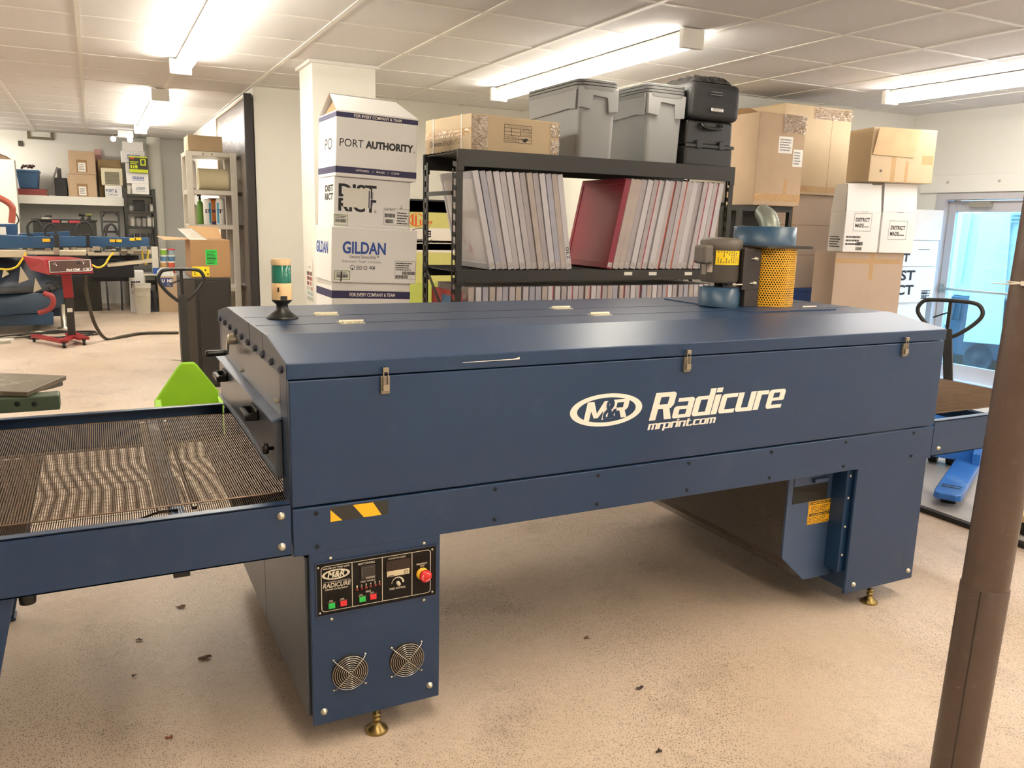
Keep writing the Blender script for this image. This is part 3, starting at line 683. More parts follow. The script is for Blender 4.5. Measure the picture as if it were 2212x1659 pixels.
for i in range(6):
    x = PX0+(0.324+i*0.0375)*F.w; z = PZ0+(0.385+0.006*i)*F.h
    MB().lathe((x, -0.0015, z), [(0.0048, 0), (0.0048, 0.003), (0.0035, 0.004)], 14, 'y').lathe((x, -0.0053, z), [(0.0034, 0), (0.0028, 0.002), (0, 0.003)], 12, 'y').build('indicator_lamp', mat('lamp_red', '#6d2a26', 0.25), pan)
MB().lathe((PX0+0.668*F.w, -0.0015, PZ0+0.375*F.h), [(0.0065, 0), (0.006, 0.012), (0.0045, 0.014), (0, 0.014)], 18, 'y').build('speed_knob', mat('knob_cream', '#c9bfa8', 0.4), pan)
ex, ez = PX0+0.888*F.w, PZ0+0.475*F.h
MB().lathe((ex-0.003, -0.0015, ez), [(0.020, 0), (0.020, 0.004), (0.012, 0.005), (0.012, 0.005)], 28, 'y').build('stop_collar', mat('collar_yellow', '#e6b21c', 0.45), pan)
MB().lathe((ex, -0.006, ez), [(0.011, 0), (0.011, 0.012), (0.0195, 0.015), (0.020, 0.023), (0.016, 0.027), (0, 0.0275)], 28, 'y').build('emergency_stop', mat('stop_red', '#d5262c', 0.3, vary=0.03), pan)
b = MB()
for st in (20, 140, 260):
    vs = []
    for k in range(7):
        q = math.radians(st+k*12); vs.append((q, 0.0135))
    b.add([(ex+r*math.cos(q), -0.0336, ez+r*math.sin(q)) for q, r in vs]+[(ex+(r-0.0017)*math.cos(q), -0.0337, ez+(r-0.0017)*math.sin(q)) for q, r in vs], [(k, k+1, 8+k, 7+k) for k in range(6)])
b.build('stop_arrow', M_WHITEINK, pan)
for a, c in ((0.015, 0.93), (0.968, 0.93), (0.022, 0.05), (0.972, 0.06)):
    MB().lathe(F.p(a, c, 0), [(0.0035, 0), (0.003, 0.002), (0, 0.0025)], 10, 'y').build('panel_screw', M_ZINC, pan)
# fan guards
def fan_guard(x, z):
    h = MB().lathe((x, 0.0, z), [(0.0585, 0), (0.0585, 0.0006), (0, 0.0006)], 40, 'y').build('fan_opening', M_DARK, cab)
    MB().lathe((x, 0.0, z), [(0.023, 0.001), (0.023, 0.004), (0, 0.005)], 20, 'y').build('fan_hub', M_BLACK, cab)
    b = MB()
    for k in range(8):
        r = 0.056-0.0068*k
        b.tube([(x+r*math.cos(2*math.pi*q/40), -0.011-0.0006*k, z+r*math.sin(2*math.pi*q/40)) for q in range(40)], 0.0011, 6, closed=True)
    for s1, s2 in ((1, 1), (1, -1), (-1, 1), (-1, -1)):
        b.tube([(x, -0.017, z), (x+s1*0.046, -0.013, z+s2*0.046), (x+s1*0.051, -0.003, z+s2*0.051)], 0.0012, 6)
        b.lathe((x+s1*0.051, 0, z+s2*0.051), [(0.004, 0), (0.004, 0.004), (0.002, 0.006), (0, 0.006)], 10, 'y')
    b.build('fan_guard', M_STEEL, cab)
fan_guard(0.164, 0.255); fan_guard(0.353, 0.2555)
# levelling feet
def level_foot(x, y, top=ZK):
    MB().lathe((x, y, 0), [(0.037, 0), (0.038, 0.004), (0.035, 0.010), (0.022, 0.020), (0.012, 0.030), (0.011, 0.038), (0.0145, 0.039), (0.0145, 0.047), (0.011, 0.048), (0.011, 0.054), (0.0145, 0.055), (0.0145, 0.063), (0.008, 0.064), (0.008, top+0.02)], 24).build('levelling_foot', M_BRASS, dry)
level_foot(0.262, 0.035); level_foot(0.262, W_-0.2); level_foot(2.585, 0.035); level_foot(2.585, W_-0.15)
# exit leg cabinet with the exhaust box
XL2, XR2 = 2.375, 2.812
ec = MB().box(XL2, 0.0, ZK, XR2, 0.015, ZB+0.002).box(XL2+0.02, 0.015, ZK+0.01, XR2, W_-0.08, ZB-0.002).build('exit_cabinet', M_BLUE, dry, bevel=0.003)
for x, z in ((2.425, 0.132), (2.779, 0.135)): MB().lathe((x, 0, z), [(0.011, 0), (0.011, 0.002), (0.008, 0.003), (0.008, 0.008), (0, 0.010)], 14, 'y').build('cabinet_bolt', M_ZINC, ec)
BY = 0.10
ep = [at(1705, 1040, y=BY), at(1696, 1205, y=BY), at(1735, 1253, y=BY), (2.40, BY, 0.205), (2.40, BY, ZB)]
ep = [(Vector(p).x, BY, Vector(p).z) for p in ep]
zt0 = ZB
eb = [(ep[0][0], BY, ZB), (ep[0][0], BY, ep[1][2]), (ep[2][0], BY, ep[2][2]), (2.40, BY, ep[2][2]), (2.40, BY, ZB)]
exb = MB().prism(eb, (0, 0.012, 0)).build('exhaust_box', mat('exhaust_blue', '#33496a', 0.4, vary=0.08), dry, bevel=0.002)
ps = [(ep[0][0], ep[0][2], 0), (ep[0][0], ep[1][2], 1), (ep[2][0], ep[2][2], 2)]
x0e, ztop, zmid, x2e, zlow = ep[0][0], ZB, ep[1][2], ep[2][0], ep[2][2]
def uvsheet(name, quads, m, parent):
    me = bpy.data.meshes.new(name); o0 = ORG[parent.name]; vs = []; fs = []; uvs = []
    for q in quads:
        n = len(vs); q = [Vector(p) for p in q]; vs += [p-o0 for p in q]; fs.append(tuple(range(n, n+len(q))))
        w = (q[1]-q[0]).length; h = (q[2]-q[1]).length; uvs += [(0, 0), (w, 0), (w, h), (0, h)]
    me.from_pydata([tuple(v) for v in vs], [], fs); me.materials.append(m)
    ul = me.uv_layers.new(name='UVMap')
    for i, u in enumerate(uvs): ul.data[i].uv = u
    me.update(); ob = bpy.data.objects.new(name, me); COL.objects.link(ob); ob.parent = parent; ORG[ob.name] = o0; return ob
yb = W_-0.12
uvsheet('perforated_guard', [[(x0e, yb, zmid), (x0e, BY+0.012, zmid), (x0e, BY+0.012, ztop), (x0e, yb, ztop)], [(x2e, yb, zlow), (x2e, BY+0.012, zlow), (x0e, BY+0.012, zmid), (x0e, yb, zmid)]], hex_perforated('perforated_dark', '#4c443d', 0.011, 0.0065), exb)
MB().box(x2e+0.01, BY+0.02, zlow+0.02, XL2+0.02, yb, ztop).build('exhaust_duct', mat('dusty_duct', '#7d7060', 0.8, vary=0.15), exb)
MB().lathe((x0e+0.10, 0.85, 0.60), [(0.16, -0.03), (0.20, 0.0), (0.20, 0.05), (0.10, 0.05)], 28, 'y').build('blower_scroll', mat('dusty_scroll', '#5d544a', 0.7), exb)
F = Face((x0e, BY, zlow), (1, 0, 0), (0, 0, 1), 2.40-x0e, ztop-zlow)
MB().box(F.p(0.09, 0, 0).x, BY-0.001, zlow+0.70*(ztop-zlow), F.p(0.74, 0, 0).x, BY+0.011, zlow+0.965*(ztop-zlow)).build('exhaust_slot', M_DARK, exb)
MB().box(F.p(0.09, 0, 0).x, BY-0.003, zlow+0.85*(ztop-zlow), F.p(0.74, 0, 0).x, BY-0.001, zlow+0.965*(ztop-zlow)).box(F.p(0.42, 0, 0).x, BY-0.02, zlow+0.87*(ztop-zlow), F.p(0.68, 0, 0).x, BY-0.003, zlow+0.90*(ztop-zlow)).build('slot_cover', mat('slot_blue', '#2f466a', 0.4), exb)
MB().box(F.p(0.82, 0, 0).x, BY-0.075, ZK+0.1, F.p(0.82, 0, 0).x+0.05, BY, ZB).build('angle_bracket', M_BLUE, exb)
for z in (0.27, 0.40, 0.53, 0.63): MB().lathe((F.p(0.82, 0, 0).x+0.02, BY-0.075, z), [(0.006, 0), (0.006, 0.003), (0, 0.005)], 10, 'y').build('bracket_screw', M_ZINC, exb)
sx0, sx1 = at(1746, 1100, y=BY-0.001).x, at(1797, 1100, y=BY-0.001).x; sz1, sz0 = at(1772, 1080, y=BY).z, at(1770, 1129, y=BY).z
F = Face((sx0, BY-0.0005, sz0), (1, 0, 0), (0, 0, 1), sx1-sx0, sz1-sz0)
b = MB().use(0).rect(F, 0, 0, 1, 1).use(1).outline(F, 0.02, 0.02, 0.98, 0.47, 0.002, 0.0012).outline(F, 0.02, 0.51, 0.98, 0.98, 0.002, 0.0012)
b.use(1).rect(F, 0.06, 0.84, 0.94, 0.95, 0.0012).rect(F, 0.06, 0.34, 0.94, 0.45, 0.0012)
b.scribble(F, 0.1, 0.54, 0.92, 0.8, 4, 0.0013, 3).scribble(F, 0.06, 0.06, 0.92, 0.31, 4, 0.0013, 5)
b.use(0).text(F, '! IMPORTANT !', 0.09, 0.86, 0.91, 0.93, 0.03, off=0.0016).text(F, '! CAUTION HOT !', 0.09, 0.36, 0.91, 0.43, 0.03, off=0.0016)
b.build('warning_sticker', [M_YELLOW, M_BLACKINK], exb)

# signal light on the lid
bx, by = 0.127, 0.713
sl = MB().lathe((bx, by, ZR), [(0.056, 0), (0.058, 0.006), (0.050, 0.010), (0.030, 0.026), (0.021, 0.04), (0.021, 0.052), (0.035, 0.064), (0.036, 0.07)], 26).build('signal_light', M_BLACK, dry)
MB().lathe((bx, by, ZR+0.07), [(0.036, 0), (0.036, 0.058), (0.034, 0.06)], 26).build('signal_body', mat('signal_cream', '#d8b787', 0.45, vary=0.05), sl)
F = Face((bx-0.03, by-0.0355, ZR+0.075), (1, 0, 0), (0, 0, 1), 0.06, 0.05)
MB().rect(Face((bx-0.012, by-0.0362, ZR+0.071), (1, 0, 0), (0, 0, 1), 0.024, 0.014), 0, 0, 1, 1).rect(Face((bx-0.02, by-0.033, ZR+0.10), (0.86, -0.5, 0), (0, 0, 1), 0.006, 0.016), 0, 0, 1, 1, 0.003).build('signal_mark', M_BLACKINK, sl)
MB().lathe((bx, by, ZR+0.13), [(0.0345, 0), (0.0345, 0.062), (0.033, 0.064)], 26).build('green_lens', mat('green_lens', '#1d6d5c', 0.15, vary=0.1), sl)
MB().lathe((bx, by, ZR+0.194), [(0.036, 0), (0.036, 0.018), (0.033, 0.022), (0, 0.023)], 26).build('signal_cap', mat('signal_cap', '#cdb38a', 0.45), sl)

# exhaust blower on the lid
bl = thing('__tmp', '', '')  if False else None
gx, gy, gr = 2.408, 0.665, 0.122
ztop_c = at(1681, 537, y=gy-gr).z
base = MB().box(2.10, 0.42, ZR, 2.62, 1.05, ZR+0.006).build('exhaust_blower', M_BLUE, dry)
# yellow perforated belt guard: half cylinder towards the viewer
me = bpy.data.meshes.new('belt_guard'); vs = []; fs = []; uv = []; n = 28; o0 = ORG[dry.name]
for k in range(n+1):
    q = math.pi*1.15*(k/n)-math.pi*1.075
    for z in (ZR+0.006, ztop_c): vs.append(Vector((gx+0.008+gr*math.cos(q), gy+gr*math.sin(q), z))-o0)
for k in range(n):
    fs.append((2*k, 2*k+2, 2*k+3, 2*k+1))
    s0, s1 = gr*math.pi*1.15*k/n, gr*math.pi*1.15*(k+1)/n
    uv += [(s0, 0), (s1, 0), (s1, ztop_c-ZR), (s0, ztop_c-ZR)]
me.from_pydata([tuple(v) for v in vs], [], fs); ul = me.uv_layers.new(name='UVMap')
for i, c in enumerate(uv): ul.data[i].uv = c
me.materials.append(hex_perforated('perforated_yellow', '#dda41c', 0.0125, 0.0075)); me.polygons.foreach_set('use_smooth', [True]*len(fs)); me.update()
og = bpy.data.objects.new('belt_guard', me); COL.objects.link(og); og.parent = base; ORG[og.name] = o0
MB().box(gx-gr-0.02, gy-gr-0.012, ztop_c, gx+gr+0.022, gy+0.14, ztop_c+0.012).build('guard_top_plate', M_BLKSTEEL, base, bevel=0.002)
MB().cyl((gx, gy+0.02, ZR+0.006), (gx, gy+0.02, ztop_c-0.002), 0.085, 24).build('guard_dark_core', M_DARK, base)  # added dark cylinder, stands in for the shade inside the guard
hz1 = at(1660, 490, y=0.62).z
hc_ = at(1651, 517, y=0.72)
MB().lathe((hc_.x, 0.72, ztop_c+0.012), [(0.146, 0), (0.146, hz1-ztop_c-0.012), (0.10, hz1-ztop_c-0.010), (0.0, hz1-ztop_c-0.010)], 44).build('fan_housing', mat('housing_blue', '#2a4862', 0.38, vary=0.08), base)
# mounting plate with slotted bolts
mx0, mx1 = at(1604, 600, y=0.60).x, at(1644, 600, y=0.58).x
pl = MB().box(mx0, 0.60, ZR+0.085, mx1+0.01, 0.625, ztop_c-0.004).box(mx0+0.02, 0.60, ZR+0.006, mx1+0.01, 0.64, ZR+0.085).box(mx0-0.06, 0.63, ZR+0.10, mx0+0.01, 0.67, ztop_c-0.01).build('motor_plate', mat('plate_dark', '#2b2422', 0.5), base, bevel=0.002)
for z in (ZR+0.115, ztop_c-0.05):
    MB().lathe((mx1-0.022, 0.60, z), [(0.011, 0), (0.011, 0.004), (0.008, 0.005), (0.008, 0.012), (0, 0.012)], 12, 'y').tube([(mx1-0.05, 0.6, z), (mx1-0.03, 0.6, z)], 0.004, 6).build('plate_bolt', M_ZINC, base)
MB().tube([(mx0-0.05, 0.60, ZR+0.11), (mx0+0.0, 0.60, ZR+0.11)], 0.004, 6).lathe((mx0-0.05, 0.6, ZR+0.11), [(0.008, 0), (0.008, 0.008), (0, 0.008)], 8, 'y').build('plate_bolt', M_ZINC, base)
# motor
mxc = at(1555, 575, y=0.70).x; mr = (at(1590, 575, y=0.70).x-mxc)*0.93; my = 0.70
mz0, mz1 = at(1555, 612, y=my-mr).z, at(1555, 518, y=my-mr).z
M_MOTOR = mat('motor_grey', '#5c554d', 0.5, vary=0.08)
MB().lathe((mxc, my, mz0), [(mr*0.9, 0), (mr, 0.012), (mr, mz1-mz0-0.05), (mr*1.06, mz1-mz0-0.045), (mr*1.06, mz1-mz0-0.008), (mr*0.98, mz1-mz0), (mr*0.7, mz1-mz0+0.008), (0, mz1-mz0+0.010)], 36).build('motor', M_MOTOR, base)
MB().lathe((mxc, my, ZR+0.09), [(0.02, 0), (0.02, mz0-ZR-0.085)], 14).build('motor_shaft', M_DARK, base)
MB().lathe((mxc+0.01, my, ZR+0.006), [(mr*1.05, 0), (mr*1.05, 0.085), (mr*0.9, 0.088), (0, 0.088)], 36).build('pulley_cover', mat('housing_blue', '#2a4862', 0.38, vary=0.08), base)
jz = (mz0+mz1)/2
MB().obox((mxc-mr-0.026, my-0.02, jz+0.03), 0.056, 0.08, 0.085, (0, 0, 0)).build('junction_box', M_MOTOR, base, bevel=0.012, seg=3)
def curved_label(name, q0, q1, za, zb, m, extra=None):
    b = MB(); n = 10; rr = mr+0.0012
    vs = []
    for k in range(n+1):
        q = math.radians(q0+(q1-q0)*k/n)
        vs += [(mxc+rr*math.cos(q), my+rr*math.sin(q), za), (mxc+rr*math.cos(q), my+rr*math.sin(q), zb)]
    b.use(0).add(vs, [(2*k, 2*k+2, 2*k+3, 2*k+1) for k in range(n)], smooth=True)
    if extra:
        b.use(1); rs = random.Random(4); rr += 0.0008
        cols = 9
        for c in range(cols):
            a = q0+(q1-q0)*(0.08+0.88*c/cols); z = za+0.008
            while z < zb-0.01:
                h = rs.uniform(0.004, 0.016)
                qa, qb = math.radians(a), math.radians(a+(q1-q0)*0.035)
                if rs.random() < 0.8: b.add([(mxc+rr*math.cos(qa), my+rr*math.sin(qa), z), (mxc+rr*math.cos(qb), my+rr*math.sin(qb), z), (mxc+rr*math.cos(qb), my+rr*math.sin(qb), min(z+h, zb-0.006)), (mxc+rr*math.cos(qa), my+rr*math.sin(qa), min(z+h, zb-0.006))], [(0, 1, 2, 3)])
                z += h+0.003
    return b.build(name, [m, mat('label_brown_print', '#6b5a1c', 0.6)], base)
H_ = mz1-mz0
curved_label('yellow_motor_label', -144, -66, mz0+0.42*H_, mz0+0.77*H_, mat('label_yellow', '#f2cf1d', 0.35, vary=0.05), True)
curved_label('rating_plate', -194, -171, mz0+0.18*H_, mz0+0.68*H_, mat('rating_plate', '#8d877b', 0.3, metal=0.5))
curved_label('paper_tag', -169, -151, mz0+0.24*H_, mz0+0.62*H_, mat('tag_pinkish', '#d8c4b4', 0.6))
# flexible duct leaving the fan housing
dx_ = at(1652, 475, y=0.78); dz_ = at(1655, 456, y=0.82).z
pts = [(dx_.x+0.004*k/10, 0.74+0.08*(k/20)**2, hz1-0.012+(dz_-hz1+0.012)*k/20) for k in range(21)]
rad = [0.044+0.005*(k % 2)-0.0012*max(0, k-12) for k in range(21)]
MB().tube(pts, rad, 18).build('flexible_duct', mat('duct_foil', '#7f857d', 0.4, metal=0.4), base)

# ------------------------------------------------------------------ black shelving with screen frames
SY0, SY1 = 2.70, 3.32
sxl, sxr = at(985, 600, y=SY0).x, at(1572, 560, y=SY0).x
zt_b, zt_a = at(1300, 376, y=SY0).z, at(1300, 342, y=SY0).z      # top beam
zm_a, zm_b = at(1250, 583, y=SY0).z, at(1250, 606, y=SY0).z      # middle beam
shelf = thing('shelving_unit', 'black steel shelving unit loaded with screen printing frames, behind the dryer', 'shelving', ((sxl+sxr)/2, 3.0, 0))
ztop_post = at(985, 338, y=SY0).z
for x, s in ((sxl, 1), (sxr, -1)):
    for y, q in ((SY0, 1), (SY1, -1)):
        zt_ = ztop_post if (q > 0 and s > 0) else zt_a-0.002
        b = MB()
        # angle post: solid flange facing front, punched flange facing the end
        b.box(x-0.002, y-0.022*q if q < 0 else y, 0, x+0.042*s if s > 0 else x, y if q < 0 else y+0.004, zt_) if False else None
        xa, xb = (x-0.002, x+0.04) if s > 0 else (x-0.04, x+0.002)
        ya, yb2 = (y, y+0.003) if q > 0 else (y-0.003, y)
        b.box(xa, ya, 0, xb, yb2, zt_)
        yA, yB = (y+0.003, y+0.085) if q > 0 else (y-0.085, y-0.003)
        xo = x if s > 0 else x-0.003
        b.box(xo, yA, 0, xo+0.003, yA+0.022, zt_-0.06).box(xo, yB-0.020, 0, xo+0.003, yB, zt_-0.07)
        z = 0.05
        while z < zt_-0.06:
            b.add([(xo+d, yA+0.008, z+o1) for d in (0, 0.003) for o1 in (0.0,)]+[(xo+d, yB-0.008, z+0.012) for d in (0, 0.003)]+[(xo+d, yA+0.008, z+0.032) for d in (0, 0.003)]+[(xo+d, yB-0.008, z+0.044) for d in (0, 0.003)],
                  [(0, 2, 6, 4), (1, 5, 7, 3), (0, 1, 3, 2), (4, 6, 7, 5)])
            z += 0.075
        b.box(xa-0.003, min(ya, yA)-0.003, 0, xb+0.003, max(yb2, yB)+0.003, 0.012)
        b.build('post', M_BLKSTEEL, shelf)
    for z in (0.5, 1.84):
        MB().box(x-0.006, SY0+0.085, z-0.014, x+0.012, SY1-0.085, z+0.014).build('end_brace', M_BLKSTEEL, shelf)
    MB().bar((x+0.002, SY0+0.05, 0.9), (x+0.002, SY1-0.05, 1.33), 0.03, 0.004, (1, 0, 0)).build('end_strut', M_BLKSTEEL, shelf)
ZLOW = 0.52
for za, zb in ((zt_a, zt_b), (zm_a, zm_b), (ZLOW, ZLOW-0.08)):
    for y0, y1 in ((SY0-0.012, SY0+0.014), (SY1-0.014, SY1+0.012)):
        MB().box(sxl+0.002, y0, zb, sxr-0.002, y1, za).box(sxl, y0+0.001, zb-0.03, sxl+0.045, y1-0.001, za-0.001).box(sxr-0.045, y0+0.001, zb-0.03, sxr, y1-0.001, za-0.001).build('beam', M_BLKSTEEL, shelf, bevel=0.002)
    b = MB()
    n = 26
    for i in range(n+1):
        x = sxl+0.05+(sxr-sxl-0.1)*i/n; b.box(x-0.003, SY0+0.01, za-0.012, x+0.003, SY1-0.01, za-0.004)
    for k in range(9):
        y = SY0+0.02+(SY1-SY0-0.04)*k/8; b.box(sxl+0.01, y-0.003, za-0.009, sxr-0.01, y+0.003, za-0.001)
    b.box(sxl+0.02, SY0+0.015, za-0.016, sxr-0.02, SY1-0.015, za-0.012)
    b.build('wire_deck', mat('deck_dark', '#2e2c28', 0.5), shelf)
for u in (1357, 1410, 1487):
    p = at(u, 591, y=SY0-0.013)
    MB().box(p.x-0.035, SY0-0.0135, p.z-0.012, p.x+0.035, SY0-0.0125, p.z+0.012).build('shelf_tag', M_LABEL, shelf)

# one screen frame: aluminium bars round a stretched mesh.  Local axes: thickness x, depth y, height z
def make_screen(th, dep, hgt, mframe, mmesh, edge=None):
    b = MB(); w = 0.042
    b.use(0).box(0, 0, 0, th, w*0.8, hgt).box(0, dep-w*0.8, 0, th, dep, hgt).box(0, w*0.8, 0, th, dep-w*0.8, w).box(0, w*0.8, hgt-w, th, dep-w*0.8, hgt)
    Fs = Face((0.004, 0, 0.012), (1, 0, 0), (0, 0, 1), th-0.010, 0.035)
    b.use(2 if edge is not None else 1).rect(Fs, 0, 0, 1, 1, 0.0006)
    if edge is not None:
        b.use(1).box(th-0.006, -0.0006, 0.0, th, 0, hgt)
    o = b.build('screen_frame', [mframe]+([edge] if edge else [])+[M_STK], origin=(0, 0, 0), bevel=0.0025)
    q = MB().box(0.004, w*0.5, w*0.5, 0.007, dep-w*0.5, hgt-w*0.5).build('screen_mesh', mmesh, o)
    return o
M_MESHR = mat('red_emulsion', '#8e1230', 0.35, vary=0.18, scale=3)
M_MESHW = mat('pale_mesh', '#ece3e3', 0.45, vary=0.15, scale=4, wear='#c37f92', wear_amt=0.8, wear_scale=3)
M_MESHY = mat('yellow_mesh', '#cbbf92', 0.5, vary=0.1)
M_EDGER = mat('red_edge', '#a02436', 0.5); M_EDGEO = mat('orange_edge', '#c8502e', 0.5)
M_ALU2 = mat('aluminium_worn', '#aba4a8', 0.48, metal=0.1, vary=0.14, scale=9, wear='#7d7376', wear_amt=0.7, wear_scale=5)
M_ALU3 = mat('aluminium_pale', '#cac7cb', 0.45, metal=0.1, vary=0.06, scale=9)
M_ALU4 = mat('aluminium_stained', '#b5aaa3', 0.5, metal=0.1, vary=0.16, scale=7, wear='#94703f', wear_amt=0.4, wear_scale=3)
M_ALU5 = mat('aluminium_bluish', '#a9a8b4', 0.45, metal=0.1, vary=0.1, scale=10)
M_FRAMER = mat('maroon_frame', '#8a2036', 0.45, vary=0.12)
SH = 0.655
M_STK = mat('frame_sticker', '#b9b2ae', 0.6, vary=0.2, scale=60)
ztag = {}
alus = [M_ALU, M_ALU2, M_ALU3, M_ALU4, M_ALU5]
pro = []
for k, a in enumerate(alus):
    for e in (None, M_EDGER, M_EDGEO):
        o = make_screen(0.036, 0.56, SH, a, M_MESHW if k % 2 else M_MESHY, e); pro.append(o)
used = set()
def place_screen(i, x, y, z, tilt, label, group, yaw=0.0, sc=1.0, src=None):
    s = src or pro[i]
    o = s if s.name not in used else copy_tree(s)
    used.add(o.name) if o is s else None
    o.location = (x, y, z); o.rotation_euler = (0, tilt, yaw); o.scale = (sc, 1, 1)
    tag(o, label, 'screen frame', group); return o
zd = zm_a+0.001
GL = 'screen frames leaning left on the upper shelf'
GR = 'screen frames leaning right on the upper shelf'
GB = 'screen frames on the lower shelf'
# leaning left: bottom corners read along the shelf
lb0, lbN = at(1058, 580, y=SY0+0.02).x, at(1225, 580, y=SY0+0.02).x
lt0, ltN = at(1020, 368, y=SY0+0.02).x, at(1205, 378, y=SY0+0.02).x
styles = [1, 4, 0, 2, 0, 2, 0, 1, 3, 1, 2, 4, 3, 2]
N = len(styles)
show = make_screen(0.036, 0.58, SH, M_ALU3, M_MESHW)
def lean_place(n, N, b0, bN, t0, tN, style, label, group, src=None, thick=None):
    f = n/(N-1); xb = b0+(bN-b0)*f; xt = t0+(tN-t0)*f
    tilt = math.asin(max(-0.4, min(0.4, (xt-xb)/SH)))
    dz = 0.036*math.sin(tilt) if tilt > 0 else 0.0
    o = place_screen(style, xb, SY0+0.02+random.uniform(-0.006, 0.01), zd+max(0, dz)*1.25, tilt, label, group, 0, (bN-b0)/(N-1)*math.cos(tilt)*0.93/0.036, src)
    return o
pitchL = (lbN-lb0)/(N)
for n in range(N):
    w = ['pale grey', 'worn grey', 'whitish', 'stained tan', 'bluish grey'][{0: 0, 1: 1, 2: 2, 3: 3, 4: 4}[styles[n]]]
    last_left = lean_place(n, N, lb0, lbN, lt0, ltN, styles[n]*3, '%s aluminium screen frame, %s from left of the upper left-leaning row' % (w, ORD[n]) if n else 'screen frame with pale pink-stained mesh facing out, at the upper left shelf end', GL, show if n == 0 else None)
MB().text(Face((0.030, 0, 0.07), (0, 0, 1), (-1, 0, 0), 1, 1), '230', 0, 0, 0.085, 0.022, 0.0, off=0.0012).build('lettering', M_BLACKINK, last_left)
# leaning right, the first one shows its red mesh
rb0, rbN = at(1309, 580, y=SY0+0.02).x, at(1520, 585, y=SY0+0.02).x
rt0, rtN = at(1352, 388, y=SY0+0.02).x, at(1555, 395, y=SY0+0.02).x
redf = make_screen(0.036, 0.60, SH, M_FRAMER, M_MESHR)
rstyles = [(0, 0), (3, 0), (3, 0), (1, 0), (2, 0), (1, 1), (2, 0), (2, 0), (0, 2), (1, 0), (0, 2), (0, 0), (2, 0), (1, 0), (0, 1), (2, 0), (0, 1), (2, 0)]
N = len(rstyles)
for n, (a, e) in enumerate(rstyles):
    w = ['pale grey', 'worn grey', 'whitish', 'stained tan', 'bluish grey'][a]
    e_ = ['', ' with a red edge', ' with an orange edge'][e]
    lean_place(n, N, rb0, rbN, rt0, rtN, a*3+e, ('%s frame%s, %s from left of the upper right-leaning row' % (w, e_, ORD[n])) if n else 'screen frame with solid dark red mesh facing out, mid upper shelf', GR, redf if n == 0 else None)
# lower shelf: upright frames
xb = sxl+0.10; n = 0; lows = []
rs = random.Random(11)
zlow_s = ZLOW+0.001
hs = at(1300, 617, y=SY0+0.02).z-zlow_s
SHK = hs/SH
while xb < sxr-0.12 and n < len(ORD)-1:
    a = rs.choice([0, 1, 2, 3, 4, 0, 2]); e = rs.choice([0, 0, 0, 0, 0, 0, 1, 2]) if n > 6 else 0
    w = ['pale grey', 'worn grey', 'whitish', 'stained tan', 'bluish grey'][a]
    o = place_screen(a*3+e, xb, SY0+0.015+rs.uniform(0, 0.008), zlow_s, 0.0, '%s screen frame%s, upright, %s from the lower shelf\'s left end' % (w, ['', ' with red edge', ' with orange edge'][e], ORD[n]), GB)
    o.scale = (1.15, 1, SHK)
    xb += 0.036*1.15+rs.uniform(0.003, 0.014); n += 1
for o in pro:   # prototypes that found no place
    if o.name not in used:
        for c in list(o.children): bpy.data.objects.remove(c)
        bpy.data.objects.remove(o)
# red and blue poster board at the left end of the lower shelf
p0, p1 = at(925, 620, y=2.9), at(1012, 650, y=2.72)
pb = MB().use(0).box(sxl+0.045, SY0+0.03, zlow_s, sxl+0.060, SY1-0.06, zlow_s+hs*0.95).use(1).box(sxl+0.044, SY0+0.2, zlow_s+0.06, sxl+0.0449, SY0+0.36, zlow_s+hs*0.9).build('poster_board', [mat('poster_red', '#b84a3f', 0.6, vary=0.1), mat('poster_blue', '#5d86b0', 0.6, vary=0.1)])
tag(pb, 'red board with a blue streak, standing at the lower shelf\'s left end', 'board')

# ------------------------------------------------------------------ cartons
M_FLAPIN = mat('carton_inside', '#8d6d49', 0.85, vary=0.08)
def carton(name, label, u0, v0, u1, v1, y, depth, m, z0=None, z1=None, group=None, cat='box', rot=0.0, bevel=0.006, open_top=False, lip=0.004):
    """box whose front face lies at depth y between the photograph's pixel edges"""
    um, vm = (u0+u1)/2, (v0+v1)/2
    x0, x1 = at(u0, vm, y=y).x, at(u1, vm, y=y).x
    zb = at(um, v1, y=y).z if z0 is None else z0
    zt = at(um, v0, y=y).z if z1 is None else z1
    b = MB()
    if open_top:
        t = 0.006
        b.box(x0, y, zb, x1, y+t, zt).box(x0, y+depth-t, zb, x1, y+depth, zt).box(x0, y+t, zb, x0+t, y+depth-t, zt).box(x1-t, y+t, zb, x1, y+depth-t, zt).box(x0+t, y+t, zb, x1-t, y+depth-t, zb+t)
        o = b.build(name, m, bevel=0.0015)
    else:
        o = b.box(x0, y, zb, x1, y+depth, zt).build(name, m, bevel=bevel)
    tag(o, label, cat, group)
    o['_b'] = (x0, x1, y, y+depth, zb, zt)
    return o, (x0, x1, y, y+depth, zb, zt)
def fin(o, rot=0.0):
    if '_b' in o: del o['_b']
    if rot: o.rotation_euler = (0, 0, rot)
def ff(B): return front(B[0], B[1], B[4], B[5], B[2])
def lf(B): return leftside(B[0], B[2], B[3], B[4], B[5])
M_TOPIC = [M_BLACKINK, M_LABEL, M_GREYINK]

def crinkled(F, a0, b0, a1, b1, seed, nx=30, ny=20, amp=0.011):
    rs = random.Random(seed); b = MB()
    vs = [F.p(a0+(a1-a0)*i/(nx-1), b0+(b1-b0)*j/(ny-1), 0.002+rs.uniform(0, amp)) for j in range(ny) for i in range(nx)]
    return b.add(vs, [(j*nx+i, j*nx+i+1, (j+1)*nx+i+1, (j+1)*nx+i) for j in range(ny-1) for i in range(nx-1)])
